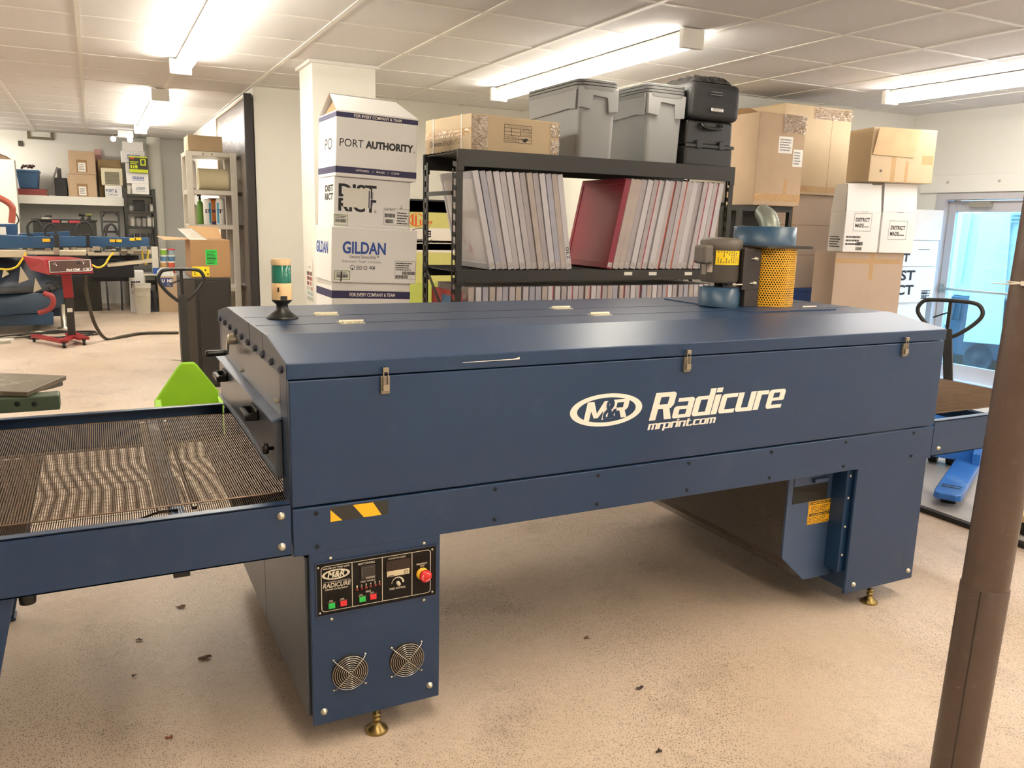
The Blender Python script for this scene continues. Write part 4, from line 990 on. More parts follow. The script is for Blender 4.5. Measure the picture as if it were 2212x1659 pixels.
# the white carton stack by the pillar
SYB = 3.0
def on(B): return B[5]+0.001
o4, B4 = carton('carton', 'white carton with a navy stripe, lowest visible of the stack by the pillar', 722, 612, 890, 700, SYB, 0.42, M_CARDW, z0=0.96-0.0, group='white cartons stacked by the pillar')
# two more below it, hidden by the dryer, carry the stack
fin(o4)
zs = B4[4]-0.001
hid = hid_a = MB().box(B4[0]-0.01, SYB, 0.0, B4[1]+0.02, SYB+0.42, zs/2-0.001).build('carton', M_CARDW, bevel=0.005); tag(hid, 'white carton on the floor beneath the pillar stack', 'box', 'white cartons stacked by the pillar')
hid = hid_b = MB().box(B4[0], SYB, zs/2, B4[1]+0.01, SYB+0.42, zs-0.014).build('carton', M_CARDW, bevel=0.005); tag(hid, 'white carton second from the floor in the pillar stack', 'box', 'white cartons stacked by the pillar')
F = ff(B4); G = lf(B4); hgt = B4[5]-B4[4]
b = MB().use(0).rect(F, 0, 1-0.105/hgt, 1, 1-0.055/hgt).rect(G, 0, 1-0.105/hgt, 1, 1-0.055/hgt).use(1).text(F, 'FOR EVERY COMPANY & TEAM', 0.22, 1-0.092/hgt, 0.80, 1-0.068/hgt, 0.02, off=0.0016).use(2).text(G, 'DIST', 0.5, 0.25, 0.85, 0.4, 0.03)
b.build('lettering', [M_NAVYINK, M_WHITEINK, M_BLACKINK], o4)
o3, B3 = carton('carton', 'white carton with blue lettering, third from the top of the pillar stack', 718, 494, 902, 608, SYB-0.03, 0.44, M_CARDW, z0=on(B4), group='white cartons stacked by the pillar')
fin(o3); F = ff(B3); G = lf(B3)
b = MB().use(0).text(F, 'GILDAN', 0.125, 0.52, 0.625, 0.745, 0.03).text(G, 'GILDAN', 0.08, 0.5, 0.8, 0.72, 0.03)
b.use(2).text(F, 'Genuine Stewardship\u2122', 0.205, 0.425, 0.545, 0.505, 0.012).text(F, 'Environment \u00b7 People \u00b7 Community', 0.125, 0.35, 0.57, 0.41, 0.0)
b.use(1).text(F, 'GQS', 0.435, 0.245, 0.505, 0.305, 0.04)
b.ring(F, 0.24, 0.275, 0.016, 0.016, 0.003, 0.003).outline(F, 0.285, 0.24, 0.35, 0.31, 0.003).ring(F, 0.39, 0.275, 0.013, 0.013, 0.004, 0.004)
b.rect(F, 0.234, 0.235, 0.246, 0.27).text(F, 'ABC', 0.295, 0.26, 0.34, 0.29, 0.02)
MB().outline(F, 0.74, 0.09, 0.995, 0.42, 0.0016).build('label_outline', M_BLACKINK, o3)
b.scribble(F, 0.75, 0.24, 0.97, 0.40, 4, seed=7).barcode(F, 0.83, 0.17, 0.985, 0.23).barcode(F, 0.75, 0.10, 0.9, 0.16)
MB().use(0).rect(F, 0.035, 0.045, 0.215, 0.215, 0.0008).use(1).rect(F, 0.042, 0.055, 0.208, 0.205, 0.0011).build('paper_label', [mat('label_green_border', '#6c8a3a', 0.6), M_LABEL], o3)
b.use(1).barcode(F, 0.06, 0.085, 0.19, 0.145, 0.0016).scribble(F, 0.06, 0.155, 0.19, 0.195, 2, 0.0016)
b.poly(F, [(0.105, 0.02), (0.118, 0.02), (0.125, 0.2), (0.108, 0.2)], 0.002)
b.build('lettering', [M_BLUEINK, M_BLACKINK, M_GREYINK, mat('label_green_border', '#6c8a3a', 0.6), M_LABEL], o3)
o2, B2 = carton('carton', 'white carton with black lettering half covered by a blank sheet, in the pillar stack', 720, 388, 884, 490, SYB-0.01, 0.42, M_CARDW, z0=on(B3), group='white cartons stacked by the pillar')
fin(o2); F = ff(B2); G = lf(B2)
b = MB().use(0)
for w, a0, bb in (('DIST', 0.055, 0.60), ('RICT', 0.055, 0.31)):
    b.text(F, w, a0, bb, 0.545, bb+0.27, 0.035)
b.text(G, 'DIST', 0.45, 0.70, 0.95, 0.84, 0.04).text(G, 'RICT', 0.45, 0.53, 0.95, 0.67, 0.04)
MB().rect(F, 0.115, 0.40, 0.47, 0.79, 0.0018).build('blank_sheet', M_LABEL, o2)
b.use(2).rect(F, 0.443, 0.40, 0.458, 0.76, 0.0022).barcode(F, 0.475, 0.46, 0.50, 0.74, 0.0022, 4)
b.use(0).text(F, '\u00ae', 0.52, 0.31, 0.55, 0.37, 0.0)
b.outline(F, 0.65, 0.08, 0.99, 0.43, 0.0016).text(F, 'DISTRICT', 0.66, 0.38, 0.8, 0.415, 0.02).scribble(F, 0.83, 0.1, 0.98, 0.37, 5, seed=9).barcode(F, 0.665, 0.24, 0.8, 0.32).barcode(F, 0.675, 0.12, 0.78, 0.2).text(F, '2', 0.87, 0.43, 0.895, 0.49, 0.0)
MB().use(0).rect(F, 0.0, 0.02, 0.18, 0.24, 0.0008).use(1).rect(F, 0.006, 0.03, 0.174, 0.23, 0.0012).build('paper_label', [mat('label_green_border', '#6c8a3a', 0.6), M_LABEL], o2)
b.use(0).barcode(F, 0.02, 0.08, 0.16, 0.15, 0.0016).scribble(F, 0.02, 0.16, 0.16, 0.22, 2, 0.0016)
b.build('lettering', [M_BLACKINK, M_LABEL, M_NAVYINK, mat('label_green_border', '#6c8a3a', 0.6)], o2)
o1, B1 = carton('carton', 'white carton with navy stripes and roof-like raised flaps, topmost of the pillar stack', 720, 247, 896, 384, SYB-0.04, 0.45, M_CARDW, z0=on(B2), group='white cartons stacked by the pillar')
fin(o1); F = ff(B1); G = lf(B1)
zr_ = at(710, 206, y=SYB+0.12).z
b = MB()
x0, x1, y0, y1, z0, z1 = B1
b.use(0).prism([(x0, y0+0.002, z1), (x1+0.0, y0+0.002, z1), (x1-0.10, y0+0.17, zr_), (x0+0.0, y0+0.17, zr_)], (0, 0.004, 0.002))
b.use(0).prism([(x0, y1-0.002, z1), (x1, y1-0.002, z1), (x1-0.10, y0+0.19, zr_+0.006), (x0, y0+0.19, zr_+0.006)], (0, -0.004, 0.002))
b.use(1).prism([(x0+0.02, y0+0.03, z1), (x0+0.02, y1-0.04, z1), (x0+0.03, y0+0.18, zr_-0.03)], (0.006, 0, 0))
b.build('flap', [M_CARDW, M_FLAPIN], o1)
b = MB().use(0)
for a, c in ((0.90, 0.975), (0.055, 0.155)):
    b.rect(F, 0, a, 1, c).rect(G, 0, a, 1, c)
b.use(2).text(F, 'FOR EVERY COMPANY & TEAM', 0.21, 0.915, 0.79, 0.962, 0.02, off=0.0016).text(F, 'APPAREL   |   BAGS   |   CAPS', 0.24, 0.085, 0.78, 0.125, 0.012, off=0.0016)
b.use(1).text(F, 'PORT', 0.045, 0.46, 0.33, 0.58, 0.0).text(F, 'AUTHORITY', 0.355, 0.46, 0.95, 0.58, 0.045).text(F, '\u00ae', 0.955, 0.455, 0.975, 0.485)
b.text(G, 'PO', 0.4, 0.42, 0.8, 0.6, 0.0)
b.build('lettering', [M_NAVYINK, M_BLACKINK, M_WHITEINK], o1)

def turn(objs, px, py, deg, sx):
    pv_ = Matrix.Translation((px, py, 0)); TM_ = pv_ @ Matrix.Rotation(math.radians(deg), 4, 'Z') @ Matrix.Diagonal((sx, 1, 1, 1)) @ pv_.inverted()
    for o_ in objs:
        M_ = TM_ @ Matrix.Translation(o_.location); o_.location = M_.translation; o_.rotation_euler = (0, 0, math.radians(deg)); o_.scale = (sx, 1, 1)
pv_ = Matrix.Translation((B4[1], 0, B4[4])); TM_ = Matrix.Translation((-0.022, 0, -0.006)) @ pv_ @ Matrix.Rotation(math.radians(1.9), 4, 'Y') @ pv_.inverted()
for o_ in (o1, o2, o3, o4):      # the stack leans a little to the right
    M_ = TM_ @ Matrix.Translation(o_.location); o_.location = M_.translation; o_.rotation_euler = (0, math.radians(1.9), 0)

# colour chart taped to the pillar and posters on the rear wall
p0 = at(672, 545, x=1.298); 
F = Face((1.298, at(676, 600, x=1.298).y+0.26, at(672, 650, x=1.298).z-0.05), (0, -1, 0), (0, 0, 1), 0.26, 0.42)
b = MB().use(0).rect(F, 0, 0, 1, 1)
cols = ['#3a2f2c', '#7a1f2a', '#c23b3b', '#c9c9c9', '#9fb8a0', '#8fb7c9', '#b1a6b8']
ms = [M_LABEL]+[mat('swatch_'+n_, c_, 0.6, vary=0) for n_, c_ in zip(('umber', 'maroon', 'red', 'silver', 'sage', 'sky', 'lilac'), cols)]
rs = random.Random(3)
for i in range(6):
    for j in range(5):
        b.use(1+min(6, max(0, i+rs.choice((-1, 0, 1)))) if i else 1+rs.choice((0, 1))).rect(F, 0.1+0.17*j, 0.68-0.11*i, 0.23+0.17*j, 0.76-0.11*i, 0.0014)
b.use(1).text(F, 'COLOR', 0.4, 0.84, 0.65, 0.88, 0.0, off=0.0014)
tag(b.build('colour_chart', ms), 'colour swatch chart on the side of the white pillar', 'chart')
PYW = YD-0.002
q = [at(u, v, y=PYW-0.02) for u, v in ((884, 440), (938, 640))]
F = front(q[0].x, q[1].x+0.35, q[1].z-0.25, q[0].z+0.05, PYW-0.03)
hh = F.h; b = MB().use(0).rect(F, 0, 0, 1, 1, 0.006).use(1).rect(F, 0, 0.90, 1, 0.99, 0.007).use(3).rect(F, 0, 0.0, 1, 0.30, 0.007).use(2).rect(F, 0, 0.56, 1, 0.66, 0.007)
zr = lambda v: (at(900, v, y=PYW-0.03).z-F.o.z)/F.h
xr = lambda u: (at(u, 480, y=PYW-0.03).x-F.o.x)/F.w
b.use(1).rect(F, 0, zr(458), 1, zr(430), 0.007)
b.use(4).ring(F, xr(900), zr(475), 0.10, 0.075, 0.012, 0.009, 0.0075).rect(F, xr(889), zr(487), xr(893), zr(465), 0.008).rect(F, xr(896), zr(487), xr(900), zr(465), 0.008).text(F, 'Ing', xr(906), zr(488), xr(934), zr(474), 0.02, off=0.008)
b.use(2).rect(F, 0, zr(524), 1, zr(492), 0.007).use(1).ring(F, xr(908), zr(505), 0.13, 0.07, 0.01, 0.008, 0.0078).text(F, 'E', xr(921), zr(512), xr(931), zr(498), 0.04, off=0.008).text(F, 'the 1.0', xr(905), zr(524), xr(934), zr(517), 0.03, off=0.008).rect(F, 0, zr(540), 1, zr(526), 0.007)
poster = b.build('wall_poster', [mat('poster_yellow', '#cfcb7a', 0.5, vary=0.05), M_BLACKINK, M_WHITEINK, mat('poster_lime', '#b9c45c', 0.5), mat('poster_orange', '#d9531e', 0.5)])
tag(poster, 'yellow advertising poster on the rear wall, seen between the stack and the shelving', 'poster')

# goods on top of the shelving
ZS = zt_a+0.001
ob, B = carton('carton', 'long brown carton with two white straps lying on top of the shelving', 1018, 252, 1211, 338, SY0+0.055, 0.62, M_CARDL, z0=ZS)
fin(ob); F = ff(B); G = lf(B)
b = MB().use(0)
F2 = F
b.outline(F, 0.355, 0.30, 0.67, 0.80, 0.003)
for k in (0.40, 0.50, 0.60, 0.70): b.rect(F, 0.355, k-0.006, 0.67, k+0.006)
for a in (0.44, 0.54): b.rect(F, a-0.0025, 0.5, a+0.0025, 0.7)
b.rect(F, 0.52, 0.30, 0.525, 0.5)
b.text(F, 'www.graphicsolution.com', 0.40, 0.725, 0.63, 0.765, 0.0, flip=True)
for t_, a0, c0, a1 in (('Products Name', 0.37, 0.32, 0.50), ('Washed Stones', 0.37, 0.415, 0.50), ('Specification', 0.54, 0.515, 0.66), ('Mesh Count', 0.55, 0.615, 0.66), ('Quantity', 0.56, 0.67, 0.65)):
    b.text(F, t_, a0, c0, a1, c0+0.05, 0.0, flip=True)
b.poly(F, [(0.56, 0.36), (0.60, 0.33), (0.635, 0.43), (0.60, 0.45)]).rect(F, 0.545, 0.41, 0.6, 0.43)
b.text(G, 'Dimension 24"x24"x15"x"', 0.12, 0.2, 0.78, 0.36, 0.0)
MB().rect(G, 0, 0.42, 1, 0.62, 0.0006).build('packing_tape', M_TAPE, ob)
crinkled(F, 0.0, 0.05, 0.17, 0.95, 21, 14, 24, 0.007).build('clear_tape', M_FILM, ob)
for a_, c_ in ((0.55, 0.92), (0.05, 0.45)): crinkled(F, 0.89, a_, 1.0, c_, 22, 10, 12, 0.007).build('clear_tape', M_FILM, ob)
b.use(2).rect(G, 0, 0.505, 1, 0.515, 0.0012)
b.build('lettering', [M_BLACKINK, M_TAPE, M_CARDD], ob)
x0, x1, y0, y1, z0, z1 = B
b = MB()
for y in (y0+0.12, y1-0.12): b.box(x0-0.003, y-0.006, z0, x0, y+0.006, z1+0.003).box(x0-0.003, y-0.006, z1, x1, y+0.006, z1+0.003)
b.build('strap', M_WHITEINK, ob)

turn((ob,), B[0], B[2], 8, 1.08)
M_TOTE = mat('grey_tote_plastic', '#8f8f8e', 0.42, vary=0.05, scale=2)
M_TOTED = mat('grey_tote_rim', '#828281', 0.45, vary=0.04)
def rrect_ring(x0, x1, y0, y1, z, r, n=5):
    out = []
    for cx, cy, st in ((x1-r, y1-r, 0), (x0+r, y1-r, 90), (x0+r, y0+r, 180), (x1-r, y0+r, 270)):
        for k in range(n+1):
            q = math.radians(st+90*k/n); out.append(Vector((cx+r*math.cos(q), cy+r*math.sin(q), z)))
    return out
def shell(rings, b):
    """stack of closed rings joined into a surface"""
    n = len(rings[0]); vs = [v for r in rings for v in r]; fs = []
    for i in range(len(rings)-1):
        fs += [(i*n+k, i*n+(k+1) % n, (i+1)*n+(k+1) % n, (i+1)*n+k) for k in range(n)]
    b.add(vs, fs, smooth=False); b.add(rings[0], [tuple(range(n-1, -1, -1))]); return b
def tote(label, x0, x1, y0, y1, z0, z1, group, full, cutl=True):
    """tapered storage tote, mouth up; full = show the tall body, otherwise only the rim of a nested one"""
    t = thing('storage_tote', label, 'storage tote', ((x0+x1)/2, (y0+y1)/2, z0), group)
    hx, hy = (x1-x0), (y1-y0); tp = 0.03
    b = MB()
    zr = z1
    r0 = rrect_ring(x0+tp, x1-tp, y0+tp, y1-tp, z0, 0.045); r1 = rrect_ring(x0+0.022, x1-0.022, y0+0.022, y1-0.022, zr-0.03, 0.03)
    shell([r0, r1, rrect_ring(x0+0.035, x1-0.035, y0+0.035, y1-0.035, zr-0.03, 0.055), rrect_ring(x0+tp+0.012, x1-tp-0.012, y0+tp+0.012, y1-tp-0.012, z0+0.012, 0.04)], b)
    if full: b.build('tub', M_TOTE, t)
    b = MB()
    def rim(off, za, zb, inset=0.0): return rrect_ring(x0+off, x1-off, y0+off, y1-off, za, 0.065)
    dpt = 0.03 if full else zr-z0-0.002
    shell([rim(0.012, zr-dpt-0.001, 0), rim(0.004, zr-dpt, 0), rim(0.0, zr-0.004, 0), rim(0.012, zr, 0), rim(0.03, zr, 0), rim(0.036, zr-dpt, 0)], b)
    b.build('rim', M_TOTED, t, bevel=0.0)
    if full:   # stiffening skirt with the handle recess
        b = MB(); zs0 = z0+(zr-z0)*0.62
        for face in ('front', 'left'):
            if face == 'front': Fq = front(x0+0.0, x1-0.0, z0, zr, y0+0.01)
            else: Fq = leftside(x0+0.01, y0, y1, z0, zr)
            dn = 0.70
            pts = [(0.05, 0.98), (0.06, dn), (0.30, dn-0.02), (0.36, dn+0.17), (0.70, dn+0.15), (0.735, dn-0.05), (0.95, dn-0.03), (0.965, 0.98)] if face == 'front' else [(0.05, 0.98), (0.08, dn-0.04), (0.55, dn-0.02), (0.80, dn+0.0), (0.93, dn-0.02), (0.95, 0.98)]
            lo = [Fq.p(a, c, -0.028) for a, c in pts]; hi = [Fq.p(a, c, 0.004) for a, c in pts]
            b.add(lo+hi, [tuple(range(len(pts), 2*len(pts)))]+[(i, (i+1) % len(pts), len(pts)+(i+1) % len(pts), len(pts)+i) for i in range(len(pts))])
        b.build('skirt', M_TOTE, t, bevel=0.004)
    return t
ty0, ty1 = SY0+0.17, SY1+0.36
def totes(u0b, u1b, vb, u0t, u1t, vt, n, gap, grp, where, y0, y1):
    xa, xb_ = at(u0t, vt+25, y=y0).x, at(u1t, vt+25, y=y0).x
    zt = at((u0t+u1t)/2, vt, y=y0).z
    zb = ZS
    lbl = ['grey storage tote at the bottom of %s', 'grey tote nested second in %s', 'grey tote nested third in %s', 'grey tote on top of %s']
    for i in range(n):
        z_off = gap*i
        nm = lbl[i] if i < n-1 else lbl[3]
        tote(nm % where, xa, xb_, y0, y1, zb+z_off if i == 0 else zt-(n-1-i)*gap-gap+0.001, zt-(n-1-i)*gap, grp, i == 0)
totes(1222, 1312, 345, 1250, 1342, 172, 3, 0.021, 'nested grey totes', 'the larger nested stack beside the brown carton', ty0, ty1)
totes(1362, 1452, 352, 1398, 1487, 182, 4, 0.021, 'nested grey totes', 'the nested stack beside the black cases', ty0, ty1-0.1)
# black cases at the right end of the shelving
M_CASE = mat('black_case_plastic', '#1e1d1b', 0.38, vary=0.1); M_SOFT = mat('black_nylon', '#1c1b1b', 0.6, vary=0.15, bump=0.2, bump_scale=200)
SYC = SY0+0.21
cx0, cx1 = at(1475, 320, y=SYC).x, at(1578, 320, y=SYC).x
cz0, cz1 = ZS, at(1530, 262, y=SYC).z
t = thing('hard_case', 'black hard plastic equipment case with a handle, under the black suitcase', 'case', ((cx0+cx1)/2, SYC+0.25, cz0))
zm = cz0+(cz1-cz0)*0.45
MB().box(cx0, SYC-0.03, cz0, cx1, SYC+0.45, zm).build('case_bottom', M_CASE, t, bevel=0.02, seg=3)
MB().box(cx0+0.008, SYC-0.02, zm+0.002, cx1-0.008, SYC+0.45, cz1).build('case_lid', M_CASE, t, bevel=0.02, seg=3)
MB().box(cx0-0.004, SYC-0.038, zm-0.012, cx1+0.004, SYC-0.028, zm+0.014).build('case_rim', M_CASE, t, bevel=0.004)
hm = (cx0+cx1)/2
MB().tube(smooth_path([(hm-0.09, SYC-0.02, zm+0.17), (hm-0.085, SYC-0.055, zm+0.14), (hm, SYC-0.06, zm+0.13), (hm+0.085, SYC-0.055, zm+0.14), (hm+0.09, SYC-0.02, zm+0.17)]), 0.014, 8).build('case_handle', M_CASE, t)
for s in (-1, 1): MB().box(hm+s*0.11-0.025, SYC-0.045, zm-0.02, hm+s*0.11+0.025, SYC-0.03, zm+0.045).build('case_latch', M_CASE, t, bevel=0.004)
ux0, ux1 = at(1492, 210, y=SYC-0.05).x, at(1602, 215, y=SYC-0.05).x
uz0, uz1 = cz1+0.002, at(1545, 178, y=SYC-0.05).z
t = thing('suitcase', 'black fabric suitcase with a silver handle lying on the hard case', 'suitcase', ((ux0+ux1)/2, SYC+0.2, uz0))
MB().box(ux0, SYC-0.05, uz0, ux1, SYC+0.5, uz1).build('suitcase_body', M_SOFT, t, bevel=0.05, seg=4)
um_ = (ux0+ux1)/2; uzm = uz0+(uz1-uz0)*0.42
b = MB()
for dz in (0.0, 0.02): b.box(um_-0.06, SYC-0.062, uzm+0.065+dz, um_+0.05, SYC-0.052, uzm+0.072+dz)
b.build('grab_handle', mat('case_grey_trim', '#6a6966', 0.3, metal=0.5), t)
MB().box(um_-0.055, SYC-0.068, uzm-0.055, um_+0.06, SYC-0.052, uzm-0.025).build('silver_handle', mat('handle_silver', '#c4c2be', 0.22, metal=0.9), t, bevel=0.006)
MB().tube(rrect_ring(ux0+0.02, ux1-0.02, SYC-0.02, SYC+0.47, uz0+(uz1-uz0)*0.72, 0.05), 0.006, 6, closed=True).build('zip_piping', M_BLACK, t)
b = MB(); rs = random.Random(5); gv = []; nx, ny = 22, 14
for j in range(ny):
    for i in range(nx):
        a, c = i/(nx-1), j/(ny-1); e = min(a, 1-a, c, 1-c)
        gv.append((ux0+0.06+(ux1-ux0-0.12)*a+rs.uniform(-.006, .006), SYC-0.01+0.42*c+rs.uniform(-.006, .006), uz1+0.004+(0.045*min(1, e*6)+rs.uniform(0, 0.02))*(1 if e > 0 else 0)))
b.add(gv, [(j*nx+i, j*nx+i+1, (j+1)*nx+i+1, (j+1)*nx+i) for j in range(ny-1) for i in range(nx-1)])
tag(b.build('plastic_bag', mat('black_shiny_film', '#191817', 0.18, vary=0.1)), 'crumpled black plastic bag on top of the black suitcase', 'bag')

# ------------------------------------------------------------------ cartons on the right, against the back wall
M_CARDP = mat('greyish_cardboard', '#b9a491', 0.75, vary=0.07, scale=3)
rk = [at(1572, 470, y=3.3).x+0.02, at(1700, 455, y=3.3).x]
ob, B = carton('carton', 'brown carton sealed with shiny tape and two paper labels, right of the shelving', 1634, 245, 1735, 445, 3.24, 0.36, M_CARD, group='brown cartons by the back wall')
rkz = B[4]-0.001
fin(ob); F = ff(B); G = lf(B)
x0, x1, y0, y1, z0, z1 = B
b = MB().use(0).rect(F, 0.44, 0.58, 0.74, 0.76, 0.001).use(0).rect(F, 0.77, 0.44, 0.98, 0.63, 0.001).use(2).scribble(F, 0.47, 0.6, 0.72, 0.74, 5, 0.0016, 4).scribble(F, 0.79, 0.46, 0.96, 0.61, 5, 0.0016, 6)
b.use(1).rect(F, 0.0, 0.05, 1, 0.13, 0.0006).rect(F, 0.62, 0.12, 0.68, 0.30, 0.0007)
b.build('paper_label', [M_LABEL, M_TAPE, M_GREYINK], ob)
crinkled(F, 0.50, 0.80, 1.0, 1.0, 2).build('clear_tape', M_FILM, ob)
b = MB().use(0).prism([(x0, y0+0.03, z1), (x0, y1, z1), (x0-0.05, y1-0.02, z1+0.05), (x0-0.03, y0+0.10, z1+0.035)], (0.004, 0, 0.0)).use(1).rect(Face((x0+0.01, y0+0.01, z1+0.0005), (1, 0, 0), (0, 1, 0), x1-x0-0.02, y1-y0-0.02), 0, 0, 1, 1)
b.build('flap', [M_CARDD, M_FLAPIN], ob)
# dark rack that carries it
t = thing('storage_rack', 'black storage rack under the taped brown carton, right of the shelving', 'rack', ((x0+x1)/2, y0+0.35, 0))
MB().box(x0-0.10, y0+0.05, rkz-0.05, x1-0.02, y1-0.05, rkz).build('rack_shelf', M_BLKSTEEL, t)
MB().box(x0-0.10, y0+0.05, 1.0, x1-0.02, y1-0.05, 1.04).build('rack_shelf', M_BLKSTEEL, t)
for xx in (x0-0.10, x1-0.06):
    for yy in (y0+0.05, y1-0.09): MB().box(xx, yy, 0, xx+0.04, yy+0.04, rkz-0.05).build('post', M_BLKSTEEL, t)
MB().box(x0-0.08, y1-0.06, 0.1, x1-0.04, y1-0.05, rkz-0.05).build('back_panel', mat('rack_panel', '#2a2723', 0.7), t)
MB().box(x0-0.02, y0+0.15, 1.041, x1-0.15, y1-0.12, 1.6).build('stored_box', mat('stored_dark', '#2f2b27', 0.7), t)
# tall carton pair behind
oc, Bc = carton('carton', 'large brown carton under the tallest one, behind the exhaust blower', 1672, 421, 1806, 622, 3.72, 0.72, M_CARDP, group='brown cartons by the back wall')
x0, x1, y0, y1, z0, z1 = Bc
fin(oc); F = ff(Bc)
b = MB().use(0)
for k in (0.36, 0.68): b.rect(F, 0, k-0.003, 1, k+0.003)
b.use(1).rect(F, 0.18, 0, 0.26, 1, 0.0005).rect(F, 0.86, 0.55, 1.0, 0.98, 0.0005)
b.build('carton_crease', [M_CARDD, mat('old_tape', '#b9986e', 0.3)], oc)
ob2, Bb = carton('carton', 'tallest brown carton on the stack behind the blower, tape shining along its top', 1690, 229, 1834, 418, 3.70, 0.74, M_CARDL, z0=z1+0.002, group='brown cartons by the back wall')
fin(ob2); F = ff(Bb); G = lf(Bb)
crinkled(F, 0.42, 0.86, 1.0, 0.985, 7).build('clear_tape', M_FILM, ob2)
b = MB().use(0).rect(F, 0.70, 0.0, 0.706, 1.0).use(1).rect(F, 0.0, 0.03, 0.99, 0.1, 0.0006)
b.build('carton_crease', [M_CARDD, mat('old_tape', '#b9986e', 0.3)], ob2)
# blue steel cabinet holds them
zc_ = z0-0.001
t = thing('steel_cabinet', 'blue steel cabinet low behind the dryer, carrying two large cartons', 'cabinet', ((x0+x1)/2, y0+0.3, 0))
cxl, cxr = at(1715, 645, y=y0-0.02).x, at(1783, 645, y=y0-0.02).x
cxl = x0+0.02
MB().box(cxl, y0-0.02, 0, cxr, y1-0.05, zc_).build('cabinet_body', mat('cabinet_blue', '#27407c', 0.4, vary=0.05), t, bevel=0.004)
for k in (0, 1):
    zz = zc_-0.03-(k+1)*0.26
    MB().box(cxl+0.02, y0-0.035, zz, cxr-0.02, y0-0.02, zz+0.25).build('drawer', mat('cabinet_blue', '#27407c', 0.4, vary=0.05), t, bevel=0.003)
# brown carton with the torn flap, on the white ones
yD = 3.12
of, Bf = carton('carton', 'plain brown carton under the two white ones, near the corner', 1797, 545, 1937, 700, yD+0.02, 0.34, M_CARDP, z0=0.62, group='brown cartons by the back wall')
fin(of); F = ff(Bf)
MB().rect(F, 0, 0.88, 0.95, 0.93, 0.0006).rect(F, 0.5, 0.7, 0.56, 1.0, 0.0007).build('packing_tape', mat('old_tape', '#b9986e', 0.3), of)
hid = stack_base = MB().box(Bf[0]+0.02, yD+0.03, 0.0, Bf[1]-0.02, yD+0.35, 0.619).build('carton', M_CARDP, bevel=0.005); tag(hid, 'brown carton on the floor, carrying the white ones near the corner', 'box', 'brown cartons by the back wall')
def white_open(u0, u1, ul, vt, vb, y, label, grp):
    o, B = carton('carton', label, u0, vt, u1, vb, y, 0.24, M_CARDW, z0=Bf[5]+0.002, group=grp)
    fin(o); return o, B
ow1, Bw1 = white_open(1824, 1897, 0, 457, 543, yD-0.02, 'white carton with a framed black mark and raised flaps, left of the two', 'open white cartons near the corner')
ow2, Bw2 = white_open(1900, 1968, 0, 459, 548, yD-0.02, 'white carton with a framed black mark and raised flaps, right of the two', 'open white cartons near the corner')
for o, B, u0, u1, fx in ((ow1, Bw1, 1836, 1906, (0.50, 0.64)), (ow2, Bw2, 1908, 1977, (0.5, 0.5))):
    F = ff(B); G = lf(B)
    zt = at((u0+u1)/2, 399, y=B[2]).z; xa, xb2 = at(u0, 400, y=B[2]).x, at(u1, 402, y=B[2]).x
    b = MB().use(0).prism([(B[0], B[2], B[5]), (B[1]-0.004, B[2], B[5]), (B[1]-0.006, B[2]+0.03, zt), (B[0]+0.012, B[2]+0.03, zt)], (0, 0.004, 0))
    b.use(0).prism([(B[0], B[2]+0.02, B[5]), (B[0], B[3], B[5]), (B[0]+0.02, B[3]-0.02, zt), (B[0]+0.014, B[2]+0.04, zt)], (0.004, 0, 0))
    b.prism([(B[0], B[3], B[5]), (B[1], B[3], B[5]), (B[1]-0.01, B[3]-0.03, zt), (B[0]+0.02, B[3]-0.03, zt)], (0, -0.004, 0))
    b.build('flap', [M_CARDW], o)
    b = MB().use(0)
    c0, c1 = (0.24, 0.74) if o is ow1 else (0.22, 0.76)
    d0, d1 = (0.52, 0.96) if o is ow1 else (0.33, 0.79)
    b.outline(F, c0, d0, c1, d1, 0.003)
    w = c1-c0; h = d1-d0
    b.text(F, 'DISTRICT', c0+0.1*w, d0+0.52*h, c0+0.9*w, d0+0.74*h, 0.03).text(F, 'MADE.', c0+0.1*w, d0+0.2*h, c0+0.62*w, d0+0.42*h, 0.03).rect(F, c0+0.62*w, d0+0.22*h, c0+0.88*w, d0+0.26*h)
    if o is ow1:
        b.scribble(F, 0.06, 0.16, 0.5, 0.42, 3, seed=8).barcode(F, 0.36, 0.17, 0.56, 0.26).barcode(F, 0.36, 0.05, 0.54, 0.13).scribble(G, 0.1, 0.1, 0.8, 0.4, 5, seed=9)
    b.rect(F, 0.42, 0.985, 0.62, 0.992)
    b.build('lettering', [M_BLACKINK], o)
od, Bd = carton('carton', 'brown carton with a torn open front flap, on top near the corner', 1882, 282, 2012, 396, yD-0.06, 0.34, M_CARDL, z0=at(1930, 396, y=yD-0.06).z, group='brown cartons by the back wall')
fin(od); F = ff(Bd); G = lf(Bd)
x0, x1, y0, y1, z0, z1 = Bd
b = MB().use(0).prism([F.p(0.02, 0.50, 0.004), F.p(0.66, 0.47, 0.002), F.p(0.72, 0.99, 0.02), F.p(0.06, 1.0, 0.03)], F.n*0.004)
b.build('flap', [mat('pale_flap', '#cfb188', 0.7, vary=0.12)], od)
for q_ in ((0.33, 0.0, 0.40, 0.47), (0.55, 0, 0.60, 0.4), (0.8, 0.35, 0.98, 0.52)): MB().rect(F, *q_, 0.0007).build('packing_tape', mat('old_tape', '#b9986e', 0.3), od)
b = MB().use(2).text(F, 'M', 0.16, 0.18, 0.19, 0.23, 0.03)
for q_ in ((0.74, 0.66, 0.98, 0.93), (0.86, 0.16, 1.0, 0.4)): MB().rect(G, *q_, 0.001).build('paper_label', mat('tan_label', '#cbb28c', 0.6), od)
b.build('lettering', [M_CARDD, mat('old_tape', '#b9986e', 0.3), M_BLACKINK, mat('tan_label', '#cbb28c', 0.6)], od)
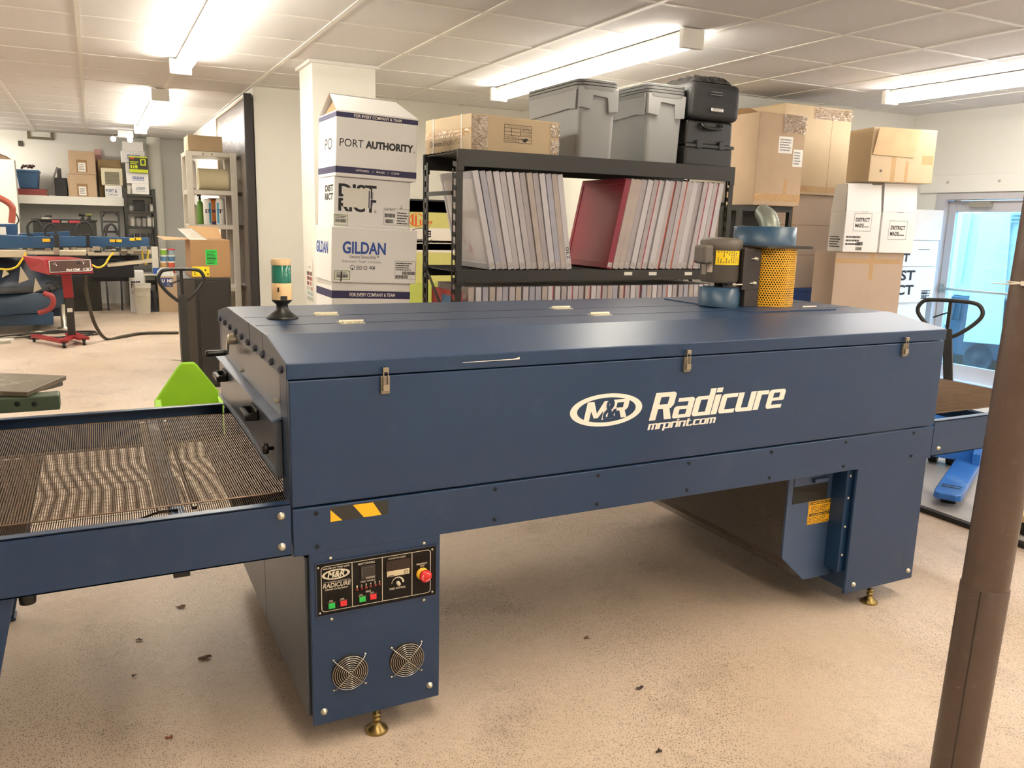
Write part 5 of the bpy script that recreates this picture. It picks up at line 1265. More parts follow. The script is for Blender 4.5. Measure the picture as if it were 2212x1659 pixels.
# three white cartons in the corner
yG = 3.86
prev = None; us = [(1905, 2018, 576, 654), (1915, 2026, 519, 578), (1930, 2036, 452, 518)]
names_ = ['white carton with black lettering, lowest of the three in the corner by the door', 'white carton in the middle of the three in the corner by the door', 'white carton topmost of the three in the corner by the door']
zb = None
for k, (u0, u1, v0, v1) in enumerate(us):
    o, B = carton('carton', names_[k], u0, v0, u1, v1, yG-0.01*k, 0.5, M_CARDW, z0=zb, group='white cartons in the corner by the door')
    if k == 0: zfirst = B[4]
    fin(o); F = ff(B); zb = B[5]+0.002
    b = MB().use(0)
    if k == 0: b.text(F, 'DIST', 0.06, 0.62, 0.60, 0.90, 0.03).text(F, 'RICT', 0.06, 0.22, 0.60, 0.50, 0.03).scribble(F, 0.76, 0.08, 0.98, 0.36, 4, seed=5).barcode(F, 0.77, 0.22, 0.88, 0.30).barcode(F, 0.77, 0.10, 0.87, 0.17)
    if k == 1: b.text(F, 'DIST', 0.0, 0.60, 0.45, 0.92, 0.03).text(F, 'RICT', 0.0, 0.18, 0.45, 0.50, 0.03).scribble(F, 0.6, 0.62, 0.88, 0.68, 1, seed=5)
    if k == 2:
        b.text(F, 'DIST', -0.0, 0.66, 0.33, 0.93, 0.03).text(F, 'RICT', 0.0, 0.32, 0.33, 0.58, 0.03)
        b.use(1).outline(F, 0.22, 0.08, 0.34, 0.28, 0.004)
    b.build('lettering', [M_BLACKINK, mat('label_green', '#9db79a', 0.6)], o)
x0, x1 = B[0], B[1]
hid = MB().box(x0-0.1, yG+0.02, 0.0, x1-0.05, yG+0.5, zfirst-0.002).build('carton', M_CARDW, bevel=0.005); tag(hid, 'carton on the floor in the corner, beneath the three white ones', 'box', 'white cartons in the corner by the door')
turn((of, stack_base, ow1, ow2, od), Bw1[0], Bw1[2], -14, 0.82)

# ------------------------------------------------------------------ vehicle outside the door
vx = 9.35
vt = thing('van_door', 'open dark vehicle door with a round speaker, outside the glazed exit door', 'vehicle door', (vx, 2.9, 0))
M_VAN = mat('van_lower_panel', '#33506e', 0.35, vary=0.12); M_VANW = mat('van_white', '#dbe6ea', 0.4, vary=0.05)
q = lambda u, v: at(u, v, x=vx)
a0, a1 = q(2060, 620), q(2135, 740)
vyl, vyr = q(2045, 700).y, q(2212, 700).y-0.4
vz0, vz1 = 0.12, q(2080, 640).z
MB().box(vx, vyr, vz0, vx+0.09, vyl, vz1).build('door_panel', M_VAN, vt, bevel=0.03, seg=3)
sp = q(2112, 775)
MB().lathe((vx, sp.y, sp.z), [(0.19, 0.0), (0.19, -0.012), (0.165, -0.02), (0.16, -0.008), (0.07, -0.004), (0.05, -0.016), (0, -0.018)], 36, 'x').build('speaker', mat('speaker_grille', '#26394f', 0.6), vt)
p1, p2, p3, p4 = q(2128, 440), q(2190, 440), q(2165, 745), q(2086, 738)
MB().prism([Vector((vx-0.02, p.y, p.z)) for p in (p1, p2, p3, p4)], (-0.035, 0, 0)).build('trim_board', mat('pale_board', '#dfeee9', 0.5, vary=0.04), vt, bevel=0.01)
MB().tube([(vx-0.02, q(2064, 655).y, q(2064, 655).z), (vx-0.02, q(2078, 660).y, q(2064, 655).z), (vx-0.02, q(2078, 660).y, q(2064, 690).z), (vx-0.02, q(2064, 655).y, q(2064, 690).z)], 0.012, 6, closed=True).build('door_pull', mat('pull_dark', '#3a4d60', 0.5), vt)
MB().box(vx+0.02, vyr, vz1, vx+0.07, vyl, vz1+1.05).build('upper_panel', M_VANW, vt, bevel=0.02)
MB().bar((vx, q(2100, 445).y, q(2100, 445).z), (vx, q(2074, 610).y, q(2074, 610).z), 0.03, 0.03).build('window_pillar', M_VANW, vt)
b = MB()
for k in range(5):
    p = q(2188, 446+k*8); b.box(vx-0.035, p.y-0.25, p.z-0.012, vx+0.02, p.y, p.z)
b.build('louvre_panel', mat('louvre_grey', '#b9cccc', 0.5), vt)
MB().box(vx+0.005, vyr+0.05, 0.0, vx+0.08, vyl-0.1, vz0+0.01).build('door_sill', M_BLACKR, vt)

# ------------------------------------------------------------------ blue pallet jack on the right
def pallet_jack(label, tip, direction, paint, handle_paint, fork_len=1.15, hz=1.2, grip_w=0.36, hnd_tilt=0.05, name='pallet_jack', body=True, lat=0.0):
    """tip: floor point at the fork tips' middle; direction: unit vector from the tips towards the steering end"""
    t = thing(name, label, 'pallet jack', (tip[0], tip[1], 0))
    d = Vector((direction[0], direction[1], 0)).normalized(); s = Vector((-d.y, d.x, 0)); T = Vector((tip[0], tip[1], 0)); up = Vector((0, 0, 1))
    fw, gap = 0.165, 0.19
    for k in (-1, 1):
        c = T+s*(k*(gap+0.165)/2*1.02)
        def P(l, w, z): return c+d*l+s*w+up*z
        outline = [(0.0, -fw*0.30), (0.03, -fw*0.46), (0.09, -fw/2), (fork_len, -fw/2), (fork_len, fw/2), (0.09, fw/2), (0.03, fw*0.46), (0.0, fw*0.30)]
        lo = [P(l, w, 0.05) for l, w in outline]; hi = [P(l, w*0.94, 0.088) for l, w in outline]
        f = MB().hexa(lo, hi).build('fork', paint, t, bevel=0.006)
        b = MB()
        for l in (0.16, 0.205):
            b.add([P(l, -0.055, 0.0886), P(l, 0.055, 0.0886), P(l+0.018, 0.055, 0.0886), P(l+0.018, -0.055, 0.0886)], [(0, 1, 2, 3)])
        b.build('fork_slot', M_DARK, f)
        MB().tube([P(0.13, -0.04, 0.036), P(0.13, 0.04, 0.036)], 0.036, 16).build('load_wheel', M_BLACKR, f)
    B0 = T+d*fork_len
    w2 = (gap+0.165+fw)/2
    if body:
        lo = [B0-s*w2, B0+s*w2, B0+s*w2+d*0.06, B0-s*w2+d*0.06]
        def ring_(z, w, dd0=0.0, dd1=0.06): return [B0-s*w+d*dd0+up*z, B0+s*w+d*dd0+up*z, B0+s*w+d*dd1+up*z, B0-s*w+d*dd1+up*z]
        b = MB(); rings = [ring_(0.07, w2), ring_(0.20, w2), ring_(0.47, 0.075, 0.0, 0.06), ring_(0.50, 0.05, 0.0, 0.06)]
        vs = [v for r in rings for v in r]
        fs = [(0, 3, 2, 1)]+[(i*4+k, i*4+(k+1) % 4, (i+1)*4+(k+1) % 4, (i+1)*4+k) for i in range(3) for k in range(4)]+[(12, 13, 14, 15)]
        b.add(vs, fs).build('body', paint, t, bevel=0.01)
        for k in (-1, 1):
            MB().hexa([B0+s*(k*w2)-s*0.05*k+up*0.05, B0+s*(k*w2)+up*0.05, B0+s*(k*w2)+d*-0.10+up*0.05, B0+s*(k*w2)-s*0.05*k-d*0.10+up*0.05], [B0+s*(k*w2)-s*0.05*k+up*0.22, B0+s*(k*w2)+up*0.22, B0+s*(k*w2)-d*0.10+up*0.16, B0+s*(k*w2)-s*0.05*k-d*0.10+up*0.16]).build('gusset', paint, t, bevel=0.004)
    S = B0+d*0.15
    MB().lathe(S, [(0.075, 0.10), (0.075, 0.20), (0.05, 0.22), (0.045, 0.42), (0.03, 0.44), (0, 0.44)], 20).build('pump', handle_paint, t)
    for k in (-1, 1): MB().tube([S+s*(k*0.03)+up*0.085, S+s*(k*0.085)+up*0.085], 0.085, 20).build('steer_wheel', M_BLACKR, t)
    hb_ = S+up*0.40; ht = S+d*hnd_tilt+s*lat+up*(hz-0.20)
    h = MB().bar(hb_, ht, 0.06, 0.035, tuple(d)).build('handle_shaft', handle_paint, t, bevel=0.004)
    gw = grip_w/2
    lp = [ht-up*0.06, ht+s*(gw*0.55)+up*0.0, ht+s*gw+up*0.10, ht+s*(gw*0.95)+up*0.17, ht+s*(gw*0.6)+up*0.20, ht-s*(gw*0.6)+up*0.20, ht-s*(gw*0.95)+up*0.17, ht-s*gw+up*0.10, ht-s*(gw*0.55)+up*0.0]
    n_ = len(lp); P2 = []
    for i in range(n_):
        a_, b_, c_, d_ = lp[i-1], lp[i], lp[(i+1) % n_], lp[(i+2) % n_]
        for k in range(5):
            q_ = k/5; P2.append(0.5*((2*b_)+(-a_+c_)*q_+(2*a_-5*b_+4*c_-d_)*q_*q_+(-a_+3*b_-3*c_+d_)*q_**3))
    MB().tube(P2, 0.0145, 10, closed=True).build('grip_loop', M_BLACK, h)
    MB().bar(ht, ht+up*0.19, 0.022, 0.035, tuple(d)).build('grip_stem', M_BLACK, h)
    MB().tube(smooth_path([ht+up*0.12, ht+up*0.10+s*0.05, ht+up*0.075+s*0.10]), 0.006, 6).build('release_lever', M_BLACK, h)
    return t
ft = at(2041, 1088, z=0.06)
dirb = Vector((0.885, 0.465, 0)); dirb.normalize()
sB = Vector((-dirb.y, dirb.x, 0))
pallet_jack('blue pallet jack parked under the dryer\'s outfeed end, near the exit door', (ft.x+sB.x*0.178, ft.y+sB.y*0.178), (dirb.x, dirb.y), M_JACKBLUE, M_BLACK, fork_len=0.95, hz=1.16, grip_w=0.40, lat=0.08)
t = thing('floor_mat', 'light grey floor mat with a thick black edge, under the blue pallet jack', 'mat', (4.5, 0.8, 0))
mx_ = 3.90
MB().box(mx_, -0.9, 0.001, 5.4, 2.3, 0.03).build('mat_edge', M_BLACKR, t, bevel=0.004)
MB().box(mx_+0.035, -0.87, 0.029, 5.37, 2.27, 0.032).build('mat_top', mat('mat_grey', '#b9b7b4', 0.5, vary=0.1, scale=3), t)
for o in COL.objects:
    if o.name.startswith('pallet_jack'): o.location.z = 0.032
t = thing('wooden_dolly', 'low beige wooden dolly with a dark frame, on the floor behind the brown pole', 'dolly', (4.0, 0.2, 0))
da, dbb = at(2087, 1150, z=0.02), at(2212, 1215, z=0.02)
M_PLY = mat('pale_plywood', '#d7b98c', 0.6, vary=0.1, scale=6)
ya = da.y+0.03
MB().box(3.98, ya-0.62, 0.115, 4.28, ya-0.04, 0.155).build('dolly_board', M_PLY, t, bevel=0.004)
MB().prism([(3.92, ya+0.015, 0.025), (3.92, ya+0.03, 0.10), (3.92, ya+0.01, 0.175), (3.92, ya-0.14, 0.185), (3.92, ya-0.14, 0.025)], (0.06, 0, 0)).build('dolly_block', M_PLY, t, bevel=0.008)
MB().box(3.99, ya-0.61, 0.075, 4.27, ya-0.05, 0.115).build('dolly_frame', M_BLACKR, t)
for xx in (4.02, 4.20):
    for yy in (ya-0.54, ya-0.2): MB().tube([(xx, yy, 0.05), (xx+0.03, yy, 0.05)], 0.028, 14).build('caster', M_BLACKR, t)

# ------------------------------------------------------------------ brown steel support pole
pb_, pt_ = at(2062, 1655, z=0.06), None
pdir = at(2132, 1240, y=pb_.y-0.004)
base_ = Vector((pb_.x, pb_.y, pb_.z)); u_ = (Vector((pdir.x, pb_.y-0.004, pdir.z))-base_).normalized()
p0 = base_+u_*(-base_.z/u_.z); p1 = base_+u_*((H-0.001-base_.z)/u_.z)
pole = thing('support_pole', 'round brown painted steel support pole in front of the dryer\'s outfeed end', 'pole', (p0.x, p0.y, 0))
M_POLE = mat('brown_pole_paint', '#4f4037', 0.38, vary=0.06, scale=6, bump=0.08, bump_scale=30, wear='#9c8f85', wear_amt=0.12, wear_scale=26)
fd = (base_-CAMPOS).dot(CF); rr_ = 113/2*fd/FPX/1.29
pj_ = base_+u_*((at(2120, 1262, y=pb_.y).z-base_.z)/u_.z)
MB().tube([p0, p1], rr_, 40).build('pole_shaft', M_POLE, pole)
slv = MB().tube([p0, pj_-u_*0.004, pj_], [rr_+0.003, rr_+0.003, rr_+0.001], 40).build('pole_sleeve', M_POLE, pole)
tw = (CAMPOS-base_); tw.z = 0; tw.normalize()
sd_ = Vector((tw.y, -tw.x, 0))
sm2 = (tw*0.98+sd_*0.12).normalized() if (tw*0.98+sd_*0.12).dot(CR) < (tw*0.98-sd_*0.12).dot(CR) else (tw*0.98-sd_*0.12).normalized()
MB().tube([p0+sm2*(rr_+0.004), pj_+sm2*(rr_+0.004)], 0.0016, 6).build('sleeve_seam', mat('seam_dark_brown', '#2a211c', 0.6), slv)
for h_ in (0.02, 0.30, 0.62):
    c_ = pj_-u_*h_+sm2*(rr_+0.004)-CR*0.02
    MB().tube([c_-tw*0.002, c_+tw*0.003], 0.005, 10).build('rivet', M_POLE, slv)
tie = base_+u_*((at(2200, 612, y=pb_.y-0.02).z-base_.z)/u_.z)
ringp = []
for k in range(28):
    q = 2*math.pi*k/28; ringp.append(tie+Vector((math.cos(q), math.sin(q), 0))*(rr_+0.0048))
M_TIE = mat('tie_nylon', '#cfc9bd', 0.4, vary=0)
ct = MB().tube(ringp, 0.0025, 6, closed=True)
hl = tie+(tw*0.75-CR*0.66).normalized()*(rr_+0.004)
ct.obox(hl, 0.012, 0.010, 0.012, (0, 0, 0.5)).tube([hl, hl-CR*0.045+Vector((0, 0, -0.002)), hl-CR*0.085+Vector((0, 0, 0.001))], [0.0025, 0.002, 0.0015], 6)
tag(ct.build('cable_tie', M_TIE), 'translucent nylon cable tie round the brown pole with its tail sticking out', 'cable tie')

# ------------------------------------------------------------------ scraps on the floor
def scrap(u, v, size, label, m, kind='leaf_scrap', seed=0):
    c = at(u, v, z=0.002); rs = random.Random(seed+u); b = MB(); n = 9
    vs = [(c.x, c.y, 0.006)]
    for k in range(n):
        q = 2*math.pi*k/n; r = size*rs.uniform(0.35, 1.0); vs.append((c.x+r*math.cos(q), c.y+0.6*r*math.sin(q), 0.0015+rs.uniform(0, 0.008)))
    vs2 = [(a, bb, d+0.0012) for a, bb, d in vs]
    b.add(vs, [(0, k+1, (k+1) % n+1) for k in range(n)]).add(vs2, [(0, k+1, (k+1) % n+1) for k in range(n)])
    return tag(b.build(kind, m), label, 'leaf scrap' if kind == 'leaf_scrap' else 'scrap', 'scraps on the floor')
M_LEAF = mat('dry_leaf', '#6d5238', 0.8, vary=0.2, scale=40)
M_LEAFD = mat('dark_scrap', '#3a2f28', 0.8, vary=0.2, scale=40)
scrap(391, 1312, 0.030, 'brown dry leaf under the infeed rail, left of the control cabinet', M_LEAF)
scrap(445, 1422, 0.034, 'curled dry leaf with a stalk, midway under the infeed conveyor', M_LEAF)
scrap(300, 1383, 0.022, 'crumbled dark leaf bits on the floor under the infeed rail', M_LEAFD)
scrap(364, 1595, 0.016, 'small red-brown leaf near the bottom edge, left of the control cabinet', mat('red_leaf', '#8a5138', 0.8))
scrap(1382, 1487, 0.020, 'dark folded scrap on the open floor in front of the dryer', M_LEAFD, 'paper_scrap')
scrap(1267, 1379, 0.018, 'light brown leaf bit on the floor before the dryer\'s middle', M_LEAF)
scrap(1425, 1623, 0.018, 'grey-brown scrap at the bottom edge of the open floor', M_LEAFD, 'paper_scrap')
scrap(290, 1460, 0.012, 'tiny dark scrap left below the infeed conveyor', M_LEAFD, 'paper_scrap')

# ------------------------------------------------------------------ left side: platen arms of a press beside the conveyor
tp = thing('printing_press', 'green armed manual press with a grey pallet, reaching in at the left edge', 'printing press', (-2.6, 2.3, 0))
zp = 0.88
pc = [at(0, 805, z=zp), at(143, 811, z=zp), at(58, 847, z=zp), at(0, 845, z=zp)]
pc = [Vector((p.x, p.y, zp)) for p in pc]
d0 = pc[1]-pc[2]
pc[0] = pc[0]+(pc[0]-pc[1])*0.2; pc[3] = pc[3]+(pc[3]-pc[2])*0.6
lo = [p-Vector((0, 0, 0.022)) for p in (pc[3], pc[2], pc[1], pc[0])]; hi = [pc[3], pc[2], pc[1], pc[0]]
MB().hexa(lo, hi).build('platen', mat('platen_worn', '#6a5e4e', 0.45, vary=0.25, scale=6, wear='#cfc4b2', wear_amt=0.7, wear_scale=4), tp, bevel=0.003)
q0, q1, q2 = at(80, 848, z=zp-0.05), at(125, 826, z=zp-0.05), at(137, 834, z=zp-0.05)
MB().prism([(q0.x, q0.y, zp-0.05), (q2.x-0.04, q2.y-0.05, zp-0.05), (q2.x, q2.y, zp-0.05), (q1.x, q1.y, zp-0.05)], (0, 0, 0.025)).build('platen_bracket', mat('bracket_grey', '#6d675f', 0.5), tp, bevel=0.006)
za0, za1 = at(60, 858, y=1.75).z, at(60, 890, y=1.75).z
ax1 = at(129, 870, y=1.75).x
arm = MB().box(-2.6, 1.75, za1, ax1, 1.86, za0).build('arm', mat('arm_green', '#4b5b46', 0.5, vary=0.12), tp, bevel=0.006)
for u in (14, 37, 74):
    p = at(u if u != 14 else -30, 873, y=1.75)
    MB().lathe((p.x, 1.7495, p.z), [(0.011, 0), (0.011, 0.0006), (0, 0.0006)], 18, 'y').build('arm_hole', M_DARK, arm)
MB().cyl((-2.6, 1.8, 0), (-2.6, 1.8, za0+0.08), 0.09, 24).lathe((-2.6, 1.8, 0), [(0.4, 0), (0.4, 0.03), (0.09, 0.06)], 24).build('pedestal', M_BLKSTEEL, tp)
MB().box(-2.45, 1.80, za0, pc[2].x-0.2, 1.95, zp-0.022).build('platen_support', M_BLKSTEEL, tp)
w0, w1, w2 = at(0, 735, z=0.86), at(31, 737, z=0.86), at(0, 750, z=0.86)
MB().prism([(w0.x-0.5, w0.y, 0.86), (w1.x, w1.y, 0.86), (w1.x-0.01, w1.y-0.10, 0.86), (w2.x-0.5, w2.y-0.1, 0.86)][::-1], (0, 0, 0.02)).build('platen', mat('platen_pale', '#b9b3a4', 0.45, vary=0.12), tp, bevel=0.003)
MB().bar((-2.6, 1.8, 0.80), (w1.x-0.35, w1.y-0.05, 0.845), 0.06, 0.03).build('arm', mat('arm_green', '#4b5b46', 0.5, vary=0.12), tp)

# ------------------------------------------------------------------ lime pallet jack, black cabinet, open carton, silver rack, leaning panel
bx_ = at(407, 800, y=4.55)
hz_ = at(404, 582, y=4.78).z
pallet_jack('lime green pallet jack with a black loop handle, behind the infeed conveyor', (bx_.x-0.01, 3.80), (0.012, 1.0), M_GREEN, M_BLKSTEEL, fork_len=0.75, hz=hz_, grip_w=0.33, hnd_tilt=0.06)
yc_ = 6.0
t = thing('black_cabinet', 'tall matt black cabinet behind the pallet jack handle, under the open carton', 'cabinet', (0.7, yc_+0.3, 0))
kx0, kx1 = at(398, 690, y=yc_).x, at(502, 690, y=yc_).x
kz = at(450, 601, y=yc_).z
MB().box(kx0, yc_, 0.0, kx1, yc_+0.62, kz).build('cabinet_body', mat('matt_black', '#24211d', 0.6, vary=0.08), t, bevel=0.01)
MB().box(kx0+0.012, yc_-0.02, 0.03, kx0+0.11, yc_, kz-0.02).build('corner_rail', mat('rail_dark_brown', '#3a332c', 0.5), t, bevel=0.004)
MB().box(kx0+0.14, yc_-0.012, 0.03, kx1-0.02, yc_, kz-0.03).build('cabinet_front', mat('matt_black', '#24211d', 0.6, vary=0.08), t, bevel=0.004)
ob, B = carton('carton', 'open brown carton with green and yellow stickers on the black cabinet', 412, 518, 498, 600, yc_+0.02, 0.5, mat('tan_cardboard_dark', '#9d7a55', 0.8, vary=0.08, scale=4), z0=kz+0.001)
fin(ob); F = ff(B); x0, x1, y0, y1, z0, z1 = B
b = MB()
fz = at(440, 494, y=y1).z
b.use(0).prism([(x0+0.01, y1-0.004, z1), (x1-0.01, y1-0.004, z1), (x1-0.03, y1+0.06, z1+0.11), (x0+0.04, y1+0.06, z1+0.12)], (0, 0.004, 0)).use(0).prism([(x0, y0+0.02, z1), (x0, y1-0.02, z1), (x0-0.26, y1-0.06, z1+0.015), (x0-0.22, y0+0.04, z1-0.01)], (0, 0, 0.004))
b.use(1).prism([(x0+0.0, y0+0.01, z1), (x0+0.16, y0+0.03, z1), (x0+0.02, y0-0.0, z1+0.11), (x0-0.10, y0+0.05, z1+0.10)], (0, 0.006, 0))
b.build('flap', [mat('flap_tan', '#caa478', 0.75), M_LABEL], ob)
b = MB().use(0).rect(F, 0.37, 0.34, 0.66, 0.74).use(2).scribble(F, 0.40, 0.36, 0.64, 0.72, 9, seed=4).rect(F, 0.40, 0.49, 0.64, 0.52, 0.0013)
b.use(1).rect(F, 0.02, 0.04, 0.45, 0.30, 0.0009).use(2).scribble(F, 0.06, 0.07, 0.12, 0.26, 4, seed=5, off=0.0015).rect(F, 0.33, 0.18, 0.37, 0.23, 0.0015).rect(F, 0.39, 0.08, 0.43, 0.12, 0.0015)
b.build('sticker', [mat('green_sticker', '#2fc04a', 0.5), mat('bright_yellow_sticker', '#f0d81c', 0.5), M_BLACKINK], ob)
# silver rack
yr = 7.55
M_RACK = mat('silver_rack', '#d2cdc2', 0.35, metal=0.35, vary=0.06)
t = thing('silver_rack', 'silver metal rack with bottles and a paper roll, left of the leaning panel', 'rack', (0.7, yr+0.3, 0))
rx0, rx1 = at(408, 430, y=yr).x, 1.0
zA, zB_, zC_ = at(440, 327, y=yr).z, at(440, 410, y=yr).z, at(440, 485, y=yr).z
for z in (zA, zB_, zC_, 0.85, 0.32):
    MB().box(rx0-0.004, yr, z-0.05, rx1, yr+0.55, z).build('rack_shelf', M_RACK, t, bevel=0.004)
for xx in (rx0-0.01, rx1-0.06):
    for yy in (yr-0.006, yr+0.50): MB().box(xx, yy, 0, xx+0.065, yy+0.05, zA-0.001).build('post', M_RACK, t, bevel=0.003)
for u in (446, 465):
    p = at(u-8, 323, y=yr); 
    MB().lathe((p.x, yr, zA-0.025), [(0.012, 0), (0.010, 0.006), (0, 0.008)], 10, 'y').build('rack_bolt', M_ZINC, t)
o, B = carton('carton', 'flat brown carton on the top of the silver rack', 406, 293, 480, 320, yr+0.02, 0.45, M_CARDL, z0=zA+0.001); fin(o)
p0_, p1_ = at(430, 387, y=yr+0.1), at(480, 387, y=yr+0.1)
rr2 = 0.12
tag(MB().tube([(p0_.x, yr+0.20, zB_+rr2+0.001), (rx1-0.075, yr+0.20, zB_+rr2+0.001)], rr2, 28).build('paper_roll', mat('cream_paper', '#ded3b0', 0.7, vary=0.03)), 'cream paper roll lying on the silver rack\'s second shelf', 'paper roll')
o, B = carton('white_bag', 'white bag at the left of the silver rack\'s second shelf', 410, 346, 424, 408, yr+0.30, 0.16, mat('white_bag', '#d8d0cf', 0.6), z0=zB_+0.001, cat='bag', bevel=0.03); fin(o)
def bottle(name, label, cat, u, vtop, y, rad, z0, m, capm, group=None, neck=True, label_m=None, text=None):
    c = at(u, vtop, y=y); zt = c.z
    t_ = MB(); hh = zt-z0
    if neck: prof_ = [(rad*0.95, 0), (rad, 0.01), (rad, hh*0.62), (rad*0.8, hh*0.74), (rad*0.35, hh*0.80), (rad*0.35, hh*0.84)]
    else: prof_ = [(rad*0.97, 0), (rad, 0.006), (rad, hh*0.90), (rad*0.9, hh*0.93)]
    o_ = t_.lathe((c.x, y, z0), prof_, 20).build(name, m)
    tag(o_, label, cat, group)
    if neck:
        MB().lathe((c.x, y, z0+hh*0.84), [(rad*0.38, 0), (rad*0.38, hh*0.07), (rad*0.2, hh*0.08), (rad*0.2, hh*0.13)], 14).box(c.x-rad*0.7, y-rad*0.25, z0+hh*0.95, c.x+rad*0.4, y+rad*0.25, z0+hh).build('pump_top', capm, o_)
    else: MB().lathe((c.x, y, z0+hh*0.93), [(rad*0.88, 0), (rad*0.88, hh*0.06), (rad*0.6, hh*0.07), (0, hh*0.07)], 16).build('cap', capm, o_)
    if label_m or text:
        b_ = MB(); r2 = rad+0.001; n_ = 10
        if label_m:
            for (qa, qb, za, zb, mi) in label_m:
                vs_ = []
                for k in range(n_+1):
                    q_ = math.radians(qa+(qb-qa)*k/n_); vs_ += [(c.x+r2*math.cos(q_), y+r2*math.sin(q_), z0+hh*za), (c.x+r2*math.cos(q_), y+r2*math.sin(q_), z0+hh*zb)]
                b_.use(mi).add(vs_, [(2*k, 2*k+2, 2*k+3, 2*k+1) for k in range(n_)])
        if text:
            b_.use(3).text(Face((c.x-rad*0.7, y-rad-0.003, z0), (1, 0, 0), (0, 0, 1), 1, 1), text, 0, hh*0.45, rad*1.3, hh*0.60, 0.03)
        b_.build('label_print', [M_LABEL, mat('label_sky_blue', '#3f9ac4', 0.5), mat('label_navy', '#26326a', 0.5), M_NAVYINK], o_)
    return o_
GS = 'bottles and cans on the silver rack'
bottle('pump_bottle', 'green pump bottle on the silver rack\'s third shelf', 'bottle', 431, 421, yr+0.30, 0.038, zC_+0.001, mat('bottle_green', '#5f8a36', 0.35), M_BLACK, GS)
bottle('spray_can', 'white spray can with a blue band beside the green bottle', 'spray can', 447, 430, yr+0.09, 0.045, zC_+0.001, M_WHITE, M_WHITE, GS, False, [(-75, -45, 0.05, 0.85, 1)], 'ST')
bottle('orange_jug', 'orange jug with dark lettering between the two white cans', 'jug', 461, 428, yr+0.30, 0.068, zC_+0.001, mat('jug_orange', '#c9702c', 0.45), mat('jug_rust', '#8a4a26', 0.5), GS, False, [(-130, -50, 0.02, 0.10, 2)], 'Cleaner')
bottle('spray_can', 'second white spray can with a blue band, next to the leaning panel', 'spray can', 474, 430, yr+0.09, 0.045, zC_+0.001, M_WHITE, M_WHITE, GS, False, [(-140, -110, 0.05, 0.85, 1)], 'T')
bottle('white_jug', 'white jug at the left of the silver rack\'s third shelf', 'jug', 416, 430, yr+0.43, 0.05, zC_+0.001, mat('white_jug', '#e2dccf', 0.5), M_WHITE, GS)
sc_ = at(388, 776, z=0.0)
scrap(384, 777, 0.10, 'crumpled white cloth on the floor at the foot of the silver rack', M_LABEL, 'cloth_scrap', 3)
# leaning panel under clear film
M_PANEL = mat('dark_panel', '#33241d', 0.22, vary=0.25, scale=5, bump=0.35, bump_scale=18, wear='#8c2f35', wear_amt=0.6, wear_scale=3)
pz = at(533, 197, x=1.03).z
t = thing('leaning_panel', 'tall dark brown panel with a black edge, wrapped in glossy film, by the partition', 'panel', (1.06, 8.2, 0))
MB().box(1.035, 7.02, 0.02, 1.095, 9.30, pz-0.03).build('board', M_PANEL, t, bevel=0.004)
MB().box(1.015, 6.96, 0.0, 1.105, 7.03, pz).build('edge_trim', mat('edge_black', '#2c2928', 0.55), t, bevel=0.022, seg=4)
MB().box(1.028, 9.28, 0.0, 1.10, 9.33, pz-0.02).box(1.028, 7.03, pz-0.045, 1.10, 9.30, pz-0.02).build('back_rim', mat('rim_pale', '#b9a184', 0.5), t)

# ------------------------------------------------------------------ flash dryer console on its stand
yk = 9.35
t = thing('console_stand', 'red flash dryer control console with dark face on a wheeled red stand', 'control console', (-0.75, yk, 0))
f00, f10, f11, f01 = at(104, 594, y=yk), at(203, 590, y=yk), at(197, 561, y=yk+0.12), at(96, 561, y=yk+0.12)
bk = Vector((-0.26, 0.36, 0.0))
b = MB().add([f00, f10, f11, f01]+[f00+bk+Vector((0.05, 0, 0.04)), f10+bk, f11+bk+Vector((0, 0, 0.02)), f01+bk+Vector((0, 0, 0.03))], [(0, 1, 2, 3), (4, 7, 6, 5), (0, 4, 5, 1), (1, 5, 6, 2), (2, 6, 7, 3), (3, 7, 4, 0)])
co = b.build('console_body', M_REDP, t, bevel=0.006)
rv = (f10-f00); uvv = (f01-f00)
F = Face(f00, rv, uvv-rv*(uvv.dot(rv)/rv.dot(rv)), rv.length, uvv.length)
b = MB().use(0).rect(F, 0.03, 0.10, 0.96, 0.94, 0.003).use(1).outline(F, 0.04, 0.14, 0.95, 0.90, 0.006, 0.005).text(F, 'Red Chili', 0.40, 0.20, 0.70, 0.34, 0.05, 0.2, off=0.005).ring(F, 0.875, 0.26, 0.055, 0.020, 0.010, 0.006, 0.005, 24).text(F, 'M&R', 0.845, 0.22, 0.905, 0.30, 0.03, off=0.005)
for a, c in ((0.14, 0.66), (0.18, 0.62), (0.175, 0.72), (0.19, 0.56), (0.76, 0.78), (0.80, 0.70), (0.78, 0.66), (0.785, 0.60)): b.rect(F, a, c, a+0.018, c+0.05, 0.005)
b.use(2).rect(F, 0.64, 0.62, 0.72, 0.76, 0.005)
b.build('console_face', [mat('face_brown', '#4a352d', 0.4), M_WHITEINK, M_BLACK], co)
pc_ = at(146, 600, y=yk+0.15); pbm = at(157, 728, z=0.09)
px_ = (at(147, 620, y=yk+0.15).x+at(155, 720, y=yk+0.1).x)/2
zj = at(152, 643, y=yk+0.15).z
MB().bar((px_, yk+0.15, zj), (px_-0.01, yk+0.15, f00.z+0.03), 0.11, 0.09).build('upper_post', M_REDP, t, bevel=0.006)
MB().bar((px_, yk+0.15, 0.10), (px_, yk+0.15, zj), 0.09, 0.07).build('lower_post', M_BLKSTEEL, t, bevel=0.004)
MB().box(px_-0.03, yk+0.105, 0.40, px_+0.03, yk+0.109, 0.45).build('post_sticker', M_LABEL, t)
e1, e2, e3 = at(73, 725, z=0.08), at(138, 738, z=0.08), at(181, 732, z=0.08)
